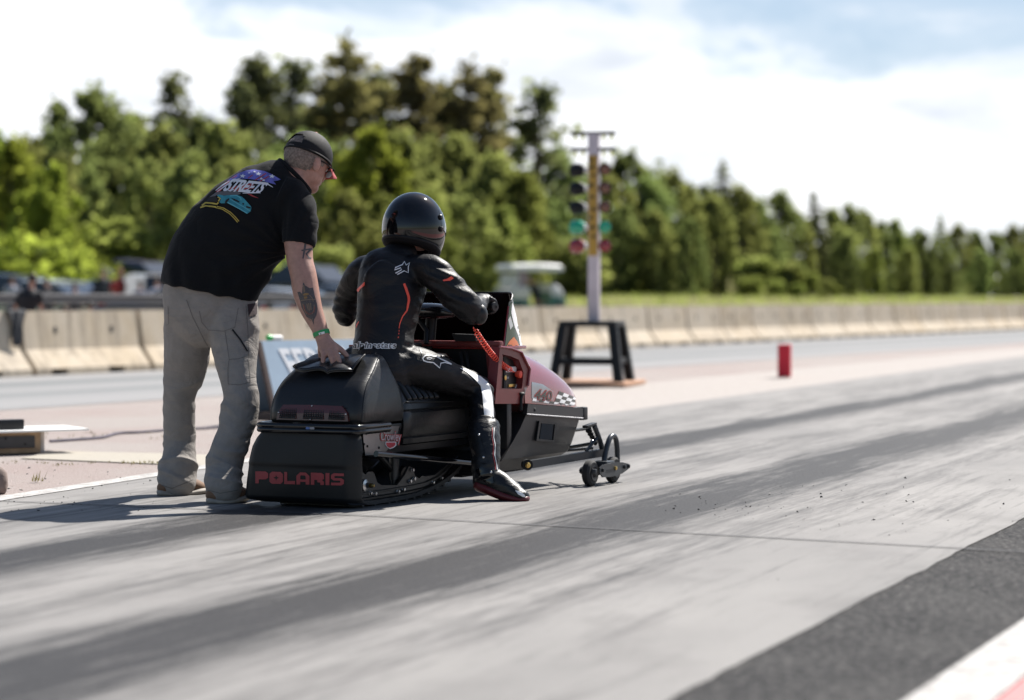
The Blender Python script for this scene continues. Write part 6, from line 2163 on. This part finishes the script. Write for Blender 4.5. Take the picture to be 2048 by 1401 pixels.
# ------------------------------------------------------------------ the man leaning on the seat
M['tee'] = mat('black_cotton', (0.0070, 0.0080, 0.0098), 0.9, spec=0.15, sheen=0.05, bump=0.3, bscale=350, vscale=14, crease=(.22, 3.5, .014))
M['trouser'] = mat('grey_canvas', (0.262, 0.243, 0.226), 0.85, spec=.2, bump=0.45, bscale=420, vscale=18, var=0.10, crease=(.30, 6.0, .012))
M['stitch'] = flat_mat('dark_stitching', (0.115, 0.106, 0.10), .9)
M['shoe'] = mat('tan_suede', (0.17, 0.095, 0.055), 0.8, var=0.2, bump=0.2)
M['shoesole'] = mat('pale_rubber_sole', (0.30, 0.27, 0.235), 0.7, var=.2)
M['capmesh'] = mat('black_cap_mesh', (0.008, 0.008, 0.009), 0.7, spec=.3, bump=0.5, bscale=420)
M['coral'] = mat('coral_red_brim', (0.36, 0.055, 0.05), 0.6)
M['ink'] = mat('tattoo_ink', (0.085, 0.072, 0.072), 0.55, vscale=120, var=.3)
M['inklight'] = mat('faded_tattoo_ink', (0.22, 0.15, 0.10), 0.55)
M['inkred'] = mat('red_tattoo_ink', (0.20, 0.05, 0.045), 0.55)
M['glassrim'] = flat_mat('spectacle_lens', (0.55, 0.57, 0.6), .05)

mn_loc = ground(398, 997)
mn = thing('person', 'person in a black printed T-shirt, grey work trousers and cap, one hand on the seat', 'person', mn_loc, -math.radians(40))
# --- body: head, neck, trunk, arms and hands in one skin
fh = V((.64, .66, -.40)).normalized(); rh = fh.cross(V((0, 0, 1))).normalized(); uh = rh.cross(fh)
h0 = at(614, 321, 11.12)
HD = Matrix(((rh.x, fh.x, uh.x, h0.x), (rh.y, fh.y, uh.y, h0.y), (rh.z, fh.z, uh.z, h0.z), (0, 0, 0, 1)))
hp_ = lambda x, y, z: HD @ V((x, y, z))
R3 = HD.to_3x3()
b = MB()
b.ball(hp_(0, 0, .01), (.088, .108, .105), 24, 16, rot=R3)
b.ball(hp_(0, .02, -.065), (.070, .085, .065), 18, 12, rot=R3)        # cheeks and upper jaw
b.ball(hp_(0, .052, -.105), (.050, .052, .036), 16, 10, rot=R3)       # chin
b.tube([hp_(0, .098, .0), hp_(0, .118, -.03), hp_(0, .112, -.045)], [.012, .017, .016], 10, round_ends=True)   # nose
b.tube([hp_(-.028, .098, -.072), hp_(0, .107, -.074), hp_(.028, .098, -.072)], [.006, .009, .006], 8)           # lips
b.tube([hp_(-.06, .085, .012), hp_(0, .104, .016), hp_(.06, .085, .012)], [.010, .012, .010], 8)                # brow
for s in (-1, 1):
    b.ball(hp_(s * .090, -.006, -.030), (.011, .020, .034), 12, 8, rot=R3)
    b.ball(hp_(s * .093, -.012, -.012), (.008, .020, .016), 10, 6, rot=R3)
b.pxt([(618, 335, 11.13, 36, .075), (602, 345, 11.12, 39, .078), (588, 357, 11.11, 42, .085), (570, 375, 11.1, 52, .10)])
b.pxt([(575, 370, 11.1, 48, .10), (545, 395, 11.1, 54, .10), (500, 445, 11.11, 68, .115), (450, 520, 11.12, 78, .13), (425, 600, 11.13, 78, .13)])
for rows in ([(385, 630, 11.17, 36), (372, 740, 11.26, 24), (360, 850, 11.335, 15), (358, 895, 11.35, 13), (355, 955, 11.28, 12), (356, 972, 11.25, 12)], [(460, 630, 11.11, 36), (474, 740, 11.02, 24), (476, 830, 10.96, 16), (460, 895, 10.92, 14), (448, 960, 10.84, 13), (450, 985, 10.80, 12)]):
    b.pxt(rows)
# right arm down to the seat
b.pxt([(583, 405, 11.04, 30), (594, 450, 10.98, 30), (597, 490, 10.95, 28.5), (600, 522, 10.93, 26.5), (607, 552, 10.905, 26.5), (613, 588, 10.885, 26.5), (623, 620, 10.865, 22.5), (636, 650, 10.845, 17.5), (644, 672, 10.83, 15.2), (649, 684, 10.815, 16, .022)], seg=22)
b.pxt([(647, 680, 10.82, 15.5, .023), (653, 692, 10.80, 18, .021), (661, 703, 10.782, 18.5, .018)], seg=18)
FING = [[(647, 702, 10.785, 6.2), (647, 714, 10.765, 5.8), (646, 725, 10.755, 4.6)],
        [(658, 702, 10.775, 6.6), (663, 716, 10.745, 6.0), (666, 727.5, 10.735, 4.8)],
        [(668, 700, 10.775, 6.6), (675, 714, 10.745, 6.0), (680, 724.5, 10.735, 4.8)],
        [(640, 694, 10.82, 5.2), (640, 706, 10.83, 4.8), (641, 716, 10.835, 4.0)],
        [(664, 688, 10.80, 7.2), (680, 699, 10.785, 6.4), (690, 708, 10.775, 5.6), (696, 715, 10.77, 4.4)]]
for f in FING:
    b.pxt([(x, y, Y, r, r * .95 * Y / FPX) for x, y, Y, r in f], seg=12)
# left arm hanging out of sight in front of him
b.pxt([(545, 375, 11.25, 28), (520, 440, 11.38, 27), (500, 500, 11.45, 23), (490, 545, 11.46, 18), (486, 566, 11.45, 17)])
for k in range(4):
    b.pxt([(480 + k * 6, 572, 11.45 + .012 * k, 5), (481 + k * 6, 586, 11.45 + .012 * k, 4.6), (482 + k * 5, 596, 11.44 + .012 * k, 4)], seg=10)
b.pxt([(497, 568, 11.43, 6), (502, 580, 11.42, 5), (502, 588, 11.42, 4.4)], seg=10)
bme = fuse(b, .005, 2)
sk_bvh = bvh_of(bme)
body = link_mesh('body', bme, M['skin'], mn, I4, 180)
for s in (-1, 1):
    put('eye', MB().ball(hp_(s * .033, .090, -.004), (.012, .012, .012), 12, 8), M['white'], body, I4, smooth=180)
# finger nails
for f in FING:
    x, y, Y, r = f[-1]
    m_ = patch([[(x - r * .5, y - 1), (x + r * .5, y - 1), (x + r * .5, y + 3), (x - r * .5, y + 3)]], sk_bvh, .0012, 2)
    if m_.f:
        put('nail', m_, mat('finger_nail', (.55, .36, .31), .3), body, I4, smooth=None)


def tattoo(polys, m, off=.0012):
    q = patch(polys, sk_bvh, off, 3)
    put('tattoo', q, m, body, I4, smooth=60)


z8 = lambda pts: stroke_nodes(pts, 560, 460, 4.67)
tattoo(line_px(z8([(240, 118), (228, 190), (214, 270)]), [4, 4.5, 2.5]), M['ink'])
tattoo(line_px(z8([(200, 195), (250, 185), (300, 178)]), 3.2), M['ink'])
tattoo(line_px(z8([(285, 185), (245, 225), (270, 262), (292, 268)]), 3.6), M['ink'])
tattoo([z8([(163, 582), (188, 578), (205, 640), (206, 600), (214, 500), (222, 492), (234, 520), (246, 590), (274, 600), (276, 545), (308, 540), (322, 610), (345, 690), (350, 740), (340, 800), (318, 840), (314, 890), (298, 840), (250, 815), (225, 770), (200, 720), (190, 670)])], M['ink'])
for q in ([(247, 690), (256, 690), (268, 750), (262, 752)], [(262, 686), (272, 686), (280, 755), (273, 757)], [(279, 684), (290, 684), (294, 750), (286, 752)], [(216, 520), (226, 515), (232, 580), (222, 585)]):
    tattoo([z8(q)], M['inklight'], .0024)
for q in ([(212, 606), (232, 592), (262, 592), (272, 604), (250, 612), (225, 616)], [(222, 626), (252, 622), (256, 640), (228, 646)]):
    tattoo([z8(q)], mat('ochre_ink', (.26, .15, .05), .55), .0024)
tattoo(line_px(z8([(222, 700), (236, 760), (275, 790), (315, 770), (326, 720)]), 2.0), M['inkred'], .0024)
for q in ([(196, 660), (240, 655), (330, 650)], [(215, 690), (225, 740), (250, 790)], [(318, 700), (316, 745), (300, 790)], [(275, 610), (300, 640), (310, 670)], [(262, 830), (290, 850), (305, 830)]):
    tattoo(line_px(z8(q), 1.3), M['inklight'], .0024)
# wristband
w_ = MB(); w_.pxt([(641.5, 663.5, 10.835, 17.4), (644.0, 671.5, 10.832, 17.0)], smooth=0, round_ends=False)
wr_me = w_.mesh('w'); wr_b = bvh_of(wr_me)
wr = link_mesh('wristband', wr_me, mat('green_paper_band', (0.02, 0.30, 0.09), .5), mn, I4, 60)
put('band_label', patch([[(637, 666.5), (648.5, 663.2), (650.5, 670.8), (639.5, 674.2)]], wr_b, .0016, 3), M['white'], wr, I4, smooth=None)
put('band_print', patch([[(640, 667.6), (642.2, 667), (643.4, 671.6), (641.2, 672.2)]], wr_b, .0026, 2), M['ink'], wr, I4, smooth=None)

# --- hair, cap and glasses
hm_ = MB().ball(hp_(0, -.004, .012), (.0945, .1165, .110), 36, 28, rot=R3).mesh('h')
inv = HD.inverted()
def hair_keep(c):
    q = inv @ c
    return (q.z < .06 and q.y < .035 - .3 * max(0, -q.z) and q.z > -.072 + (.035 if q.y > -.02 else 0) + .25 * max(0, q.y + .05)) or (q.y < -.02 and 0 <= q.z < .10)
cut(hm_, hair_keep)
displace(hm_, lambda c, n: .003 * noise.noise(c * 60))
link_mesh('hair', hm_, M['hair'], mn, I4, 180)
cm = MB().ball(hp_(0, 0, .028), (.099, .120, .108), 44, 32, rot=R3).mesh('c')
def cap_keep(c):
    q = inv @ c
    if q.z < .012 - .10 * q.y * 0:
        return False
    if q.y < -.05 and .038 < q.z < .038 + .052 * math.sqrt(max(0, 1 - (q.x / .058) ** 2)) and abs(q.x) < .058:
        return False
    return True
cut(cm, cap_keep)
so = bpy.data.objects.new('t', cm)
cap = link_mesh('cap', cm, M['capmesh'], mn, I4, 180)
bpy.data.objects.remove(so)
band = [hp_(.0995 * math.sin(a), .1205 * math.cos(a), .014) for a in [2 * PI * k / 40 for k in range(40)]]
put('cap_band', MB().tube(band, .0055, 8, closed=True), M['capmesh'], cap, I4, smooth=180)
def brim(u, v):
    s = (u - .5) * 2
    x = s * .078
    y0 = .120 * math.sqrt(max(0, 1 - (x / .100) ** 2))
    y = y0 + v * .062 * (1 - .35 * s * s)
    return hp_(x, y, .016 - .020 * v - .030 * s * s * (0.3 + .7 * v))
put('brim', MB().grid(brim, 24, 8, thick=tuple(uh * -.006)), M['coral'], cap, I4, smooth=60)
put('button', MB().ball(hp_(0, .0, .137), (.011, .011, .006), 12, 6, rot=R3), M['coral'], cap, I4, smooth=180)
gl = put('glasses', MB().tube([hp_(.090, -.02, -.006), hp_(.094, .03, -.002), hp_(.080, .105, -.004)], .0035, 6).tube([hp_(-.090, -.02, -.006), hp_(-.094, .03, -.002), hp_(-.080, .105, -.004)], .0035, 6).tube([hp_(-.080, .105, -.004), hp_(0, .125, .0), hp_(.080, .105, -.004)], .003, 6, smooth=4), M['dark'], mn, I4)
for s in (-1, 1):
    put('lens', MB().ball(hp_(s * .046, .112, -.022), (.022, .003, .016), 14, 8, rot=R3), M['glassrim'], gl, I4, smooth=180)

# --- T-shirt
t = MB()
t.pxt([(417, 586, 11.12, 99, .168), (421, 570, 11.12, 101, .17), (436, 530, 11.12, 104, .175), (458, 490, 11.11, 104, .172), (485, 459, 11.1, 100, .168), (513, 427, 11.09, 94, .165), (543, 393, 11.09, 80, .15), (567, 370, 11.10, 60, .12), (582, 358, 11.11, 46, .098)], seg=36, round_ends=False)
t.pxt([(560, 388, 11.02, 42), (584, 400, 11.02, 40), (600, 430, 10.985, 36.5), (601, 462, 10.965, 35), (597, 491, 10.95, 34.5)], seg=24, round_ends=False)
t.pxt([(560, 372, 11.22, 38), (540, 400, 11.3, 38), (520, 445, 11.38, 35)], seg=20, round_ends=False)
tme = fuse(t, .0075, 5)


def tee_fold(c, n):
    f = .0045 * noise.noise(V((c.x * 6, c.y * 6, c.z * 6))) + .0022 * noise.noise(c * 22)
    # creases fanning from the armpit towards the hem
    ap_ = at(575, 505, 11.0)
    d = c - ap_
    ang = math.atan2(d.z, d.x)
    k = max(0, 1 - d.length / .62) * min(1, d.length / .08)
    f += .0070 * k * math.sin(ang * 19 + 2.5 * noise.noise(c * 7))
    hm = at(420, 560, 11.1)
    slv = max(0, 1 - (c - at(598, 488, 10.95)).length / .16)
    f *= 1 - .9 * min(1, slv * 1.6)
    k2 = max(0, 1 - abs(c.z - hm.z) / .12)
    f += .006 * k2 * math.sin(c.x * 55 + 3 * noise.noise(c * 6))
    return f


displace(tme, tee_fold)
tee_bvh = bvh_of(tme)
tee = link_mesh('t_shirt', tme, M['tee'], mn, I4, 180)
cl_ = MB()
ring = []
for k in range(28):
    a = 2 * PI * k / 28
    c = at(589, 353, 11.11)
    tdir = (at(606, 335, 11.12) - at(582, 358, 11.11)).normalized()
    sd_ = tdir.cross(V((0, 1, 0))).normalized(); d2 = sd_.cross(tdir).normalized()
    ring.append(c + sd_ * math.cos(a) * .099 + d2 * math.sin(a) * .088)
put('collar', cl_.tube(ring, .0115, 10, closed=True), M['tee'], tee, I4, smooth=180)


def tee_print(name, polys, m, off=.0022, ml=4):
    q = patch(polys, tee_bvh, off, ml)
    put(name, q, m, tee, I4, smooth=60)


z7 = lambda pts: stroke_nodes(pts, 400, 320, 9.34)
M['pblue'] = mat('blue_violet_print', (0.115, 0.125, 0.46), .75, vscale=40, var=.4)
M['pred'] = mat('red_print', (0.36, 0.045, 0.05), .75, vscale=40, var=.3)
M['pwhite'] = flat_mat('white_shirt_print', (.62, .64, .70), .75)
M['pteal'] = mat('teal_print', (0.025, 0.23, 0.31), .7, vscale=30, var=.3)
M['pteal2'] = flat_mat('light_teal_print', (0.12, 0.42, 0.50), .7)
M['pyellow'] = mat('yellow_print', (0.46, 0.36, 0.07), .75, vscale=30, var=.25)
M['pgrey'] = flat_mat('grey_shirt_print', (.10, .10, .11), .75)
tee_print('print_flag', [z7([(500, 400), (600, 330), (720, 255), (880, 195), (1010, 185), (1200, 212), (1330, 268), (1430, 325), (1505, 372), (1440, 392), (1370, 400), (1420, 465), (1320, 440), (1200, 405), (1060, 380), (900, 360), (720, 352), (600, 380)])], M['pblue'])
for cx_, cy_, r in ((800, 308, 52), (1090, 268, 48), (1020, 228, 26), (1345, 312, 52), (1145, 356, 32), (1190, 385, 30), (920, 250, 20)):
    pts = []
    for k in range(10):
        a = -PI / 2 + PI * k / 5 + .15
        rr = r if k % 2 == 0 else r * .42
        pts.append((cx_ + rr * 1.15 * math.cos(a), cy_ + rr * .8 * math.sin(a)))
    tee_print('print_star', [z7(pts)], M['pwhite'], .0034)
for a, b_, w in (((1235, 258), (1030, 385), 2), ((1285, 312), (1110, 412), 2), ((985, 288), (900, 350), 1.6), ((700, 300), (600, 350), 1.4)):
    tee_print('print_streak', line_px(z7([a, b_]), w), M['pred'], .0032)
tee_print('print_streak', [z7([(300, 598), (420, 470), (545, 385), (575, 425), (470, 500), (385, 585), (320, 660)])], M['pred'])
tee_print('print_streak', [z7([(470, 560), (560, 520), (760, 470), (1000, 430), (1010, 540), (800, 560), (700, 620), (560, 580)])], M['pred'])
tee_print('print_streak', [z7([(860, 622), (960, 650), (1100, 722), (980, 690)])], M['pred'])
# slanting brush lettering: STREETS
tv, tf = text_flat('STREETS', bold=.035, spacing=.86)
lq = [z7([p])[0] for p in ((610, 352), (1300, 436), (415, 590), (1120, 628))]
put('print_lettering', on_surface(warp(tv, *lq), tf, tee_bvh, .0042), M['pwhite'], tee, I4, smooth=60)
for s in ([(330, 600), (470, 500), (620, 400), (760, 352)], [(300, 580), (430, 480), (560, 400)], [(1090, 418), (1230, 440), (1362, 518)], [(1130, 622), (980, 618), (800, 628)], [(640, 560), (560, 585), (520, 570)]):
    tee_print('print_lettering', line_px(z7(s), [1.2] + [2.6] * (len(s) - 2) + [1.0]), M['pwhite'], .0050)
# cars
tee_print('print_car', [z7([(180, 700), (300, 612), (560, 568), (700, 585), (770, 640), (690, 662), (450, 668), (330, 660), (240, 700)])], M['pgrey'], .003)
tee_print('print_car', [z7([(320, 668), (360, 652), (450, 674), (560, 662), (690, 658), (780, 690), (835, 735), (955, 872), (962, 902), (940, 970), (880, 1012), (800, 965), (640, 872), (560, 832), (510, 805), (470, 812), (400, 815), (365, 795), (395, 740)])], M['pteal'], .0036)
tee_print('print_car_light', line_px(z7([(520, 800), (640, 865), (800, 955), (882, 1005)]), 1.8), M['pteal2'], .0046)
tee_print('print_car_light', line_px(z7([(560, 680), (690, 670), (770, 720), (770, 760)]), 1.4), M['pteal2'], .0046)
tee_print('print_car_light', line_px(z7([(570, 740), (700, 820), (850, 900), (940, 960)]), 1.1), M['pteal2'], .0046)
for q in ([(575, 715), (650, 735), (740, 780), (735, 805), (640, 765)], [(865, 860), (950, 885), (945, 915), (870, 900)], [(470, 800), (490, 755), (545, 720), (555, 740), (520, 785), (490, 820)], [(795, 805), (830, 815), (825, 845), (795, 835)], [(120, 780), (190, 700), (300, 680), (340, 740), (320, 795), (200, 790)]):
    tee_print('print_car_dark', [z7(q)], M['dark'], .0052)
tee_print('print_yellow', line_px(z7([(40, 862), (110, 808), (220, 815), (320, 830), (350, 800)]), 3.2), M['pyellow'], .004)
tee_print('print_yellow', line_px(z7([(340, 700), (385, 725), (350, 780)]), 2.6), M['pyellow'], .006)
tee_print('print_yellow', line_px(z7([(10, 898), (110, 865), (220, 875), (300, 885)]), 2.8), M['pyellow'], .004)
for dx, dy in ((0, 0), (26, -22)):
    tee_print('print_yellow', line_px(z7([(290 + dx, 895 + dy), (420 + dx, 925 + dy), (560 + dx, 1010 + dy), (640 + dx, 1090 + dy), (705 + dx, 1170 + dy)]), 1.7), M['pyellow'], .004)
# --- trousers
t = MB()
t.pxt([(419, 575, 11.13, 93, .150), (421, 605, 11.14, 95, .158), (424, 632, 11.15, 92, .150)], seg=32)
t.pxt([(378, 620, 11.17, 50, .13), (377, 655, 11.2, 49, .125), (374, 695, 11.23, 47, .11), (371, 735, 11.27, 44, .095), (360, 788, 11.3, 34.5, .082), (358, 840, 11.32, 31.5, .075), (360, 888, 11.34, 33, .075), (357, 930, 11.28, 39, .082), (354, 955, 11.26, 38.5, .085), (354, 966, 11.25, 38, .085)], seg=24)
t.pxt([(464, 620, 11.12, 52, .13), (467, 655, 11.09, 51, .125), (470, 695, 11.06, 48, .11), (474, 745, 11.01, 38.5, .092), (481, 790, 10.97, 36, .086), (478, 828, 10.95, 38, .082), (468, 873, 10.92, 34.5, .076), (455, 908, 10.9, 37.5, .080), (447, 945, 10.88, 38.5, .086), (448, 968, 10.82, 37, .085), (448, 978, 10.81, 36.5, .085)], seg=24)
tr_me = fuse(t, .0065, 4)


def ridge(c, sx_, sz_, o=0.0):
    a = noise.noise(V((c.x * sx_ + o, c.y * sx_ - o, c.z * sz_ + c.x * sx_ * .7)))
    return 1 - min(1, abs(a) * 2.6)


def leg_fold(c, n):
    f = .003 * noise.noise(c * 9) + .0015 * noise.noise(c * 30)
    k = min(1, max(0, (.34 - c.z) / .14)) * min(1, max(0.15, (c.z - .02) / .08))   # stacked folds over the shoes
    f += .0115 * k * (ridge(c, 5, 15) - .45)
    k = max(0, 1 - abs(c.z - .46) / .17)             # behind the knees
    f += .0095 * k * (ridge(c, 6, 11, 3.3) - .4)
    k = max(0, 1 - abs(c.z - .78) / .20)
    f += .0065 * k * (ridge(c, 7, 6, 7.1) - .4)
    return f


displace(tr_me, leg_fold)
tro_bvh = bvh_of(tr_me)
tro = link_mesh('trousers', tr_me, M['trouser'], mn, I4, 180)
z2 = lambda pts: stroke_nodes(pts, 280, 600, 3.114)
for pts, w in (([(370, 70), (385, 140), (425, 188), (520, 196), (590, 172), (612, 50)], 1.1), ([(530, 195), (550, 330), (556, 372), (548, 430), (550, 525)], 1.1), ([(556, 372), (610, 368), (668, 350)], 1.1), ([(550, 525), (620, 530), (690, 512)], 1.1), ([(660, 40), (672, 200), (676, 350), (688, 512)], 1.1), ([(290, 0), (330, 110), (400, 250), (440, 320)], 1.2), ([(175, 40), (180, 150), (160, 160)], 1.0), ([(405, 1180), (500, 1205), (610, 1185)], 1.3), ([(120, 1150), (200, 1175), (330, 1120)], 1.3)):
    q = patch(line_px(z2(pts), w * .8), tro_bvh, .0018, 5)
    put('seam', q, M['stitch'], tro, I4, smooth=None)
put('tool_strap', patch(line_px(z2([(575, 185), (625, 250), (668, 322)]), [3.4, 3.4, 2.6]), tro_bvh, .005, 4), M['dark'], tro, I4, smooth=None)
put('pocket', patch([z2([(668, 28), (728, 20), (724, 92), (676, 106)])], tro_bvh, .005, 5), mat('dark_maroon_cloth', (.028, .014, .018), .8), tro, I4, smooth=None)

# --- shoes
for rows, srow in (([(328, 976, 11.22, 14, .045), (356, 974, 11.25, 18, .05), (384, 971, 11.29, 15, .048), (402, 974, 11.32, 10, .036)], [(322, 985, 11.22, 9, .048), (352, 988, 11.24, 8.5, .054), (386, 985, 11.28, 8, .052), (407, 982, 11.31, 7, .038)]),
                   ([(426, 990, 10.78, 15, .045), (450, 988, 10.8, 18, .05), (474, 985, 10.84, 15, .048), (488, 986, 10.86, 10, .036)], [(421, 1001, 10.78, 9.5, .048), (450, 1003, 10.8, 9, .054), (476, 999, 10.84, 8.5, .052), (492, 995, 10.865, 7.5, .038)])):
    s_ = MB(); s_.pxt(rows)
    sh_ = link_mesh('shoe', fuse(s_, .006, 2), M['shoe'], mn, I4, 180)
    q = MB(); q.pxt(srow)
    q = fuse(q, .005, 2)
    displace(q, lambda c, n: .004 * math.sin(c.x * 120) * (1 if c.z > .03 else .2))
    for v in q.vertices:
        v.co.z = max(v.co.z, .001)
    link_mesh('sole', q, M['shoesole'], sh_, I4, 180)
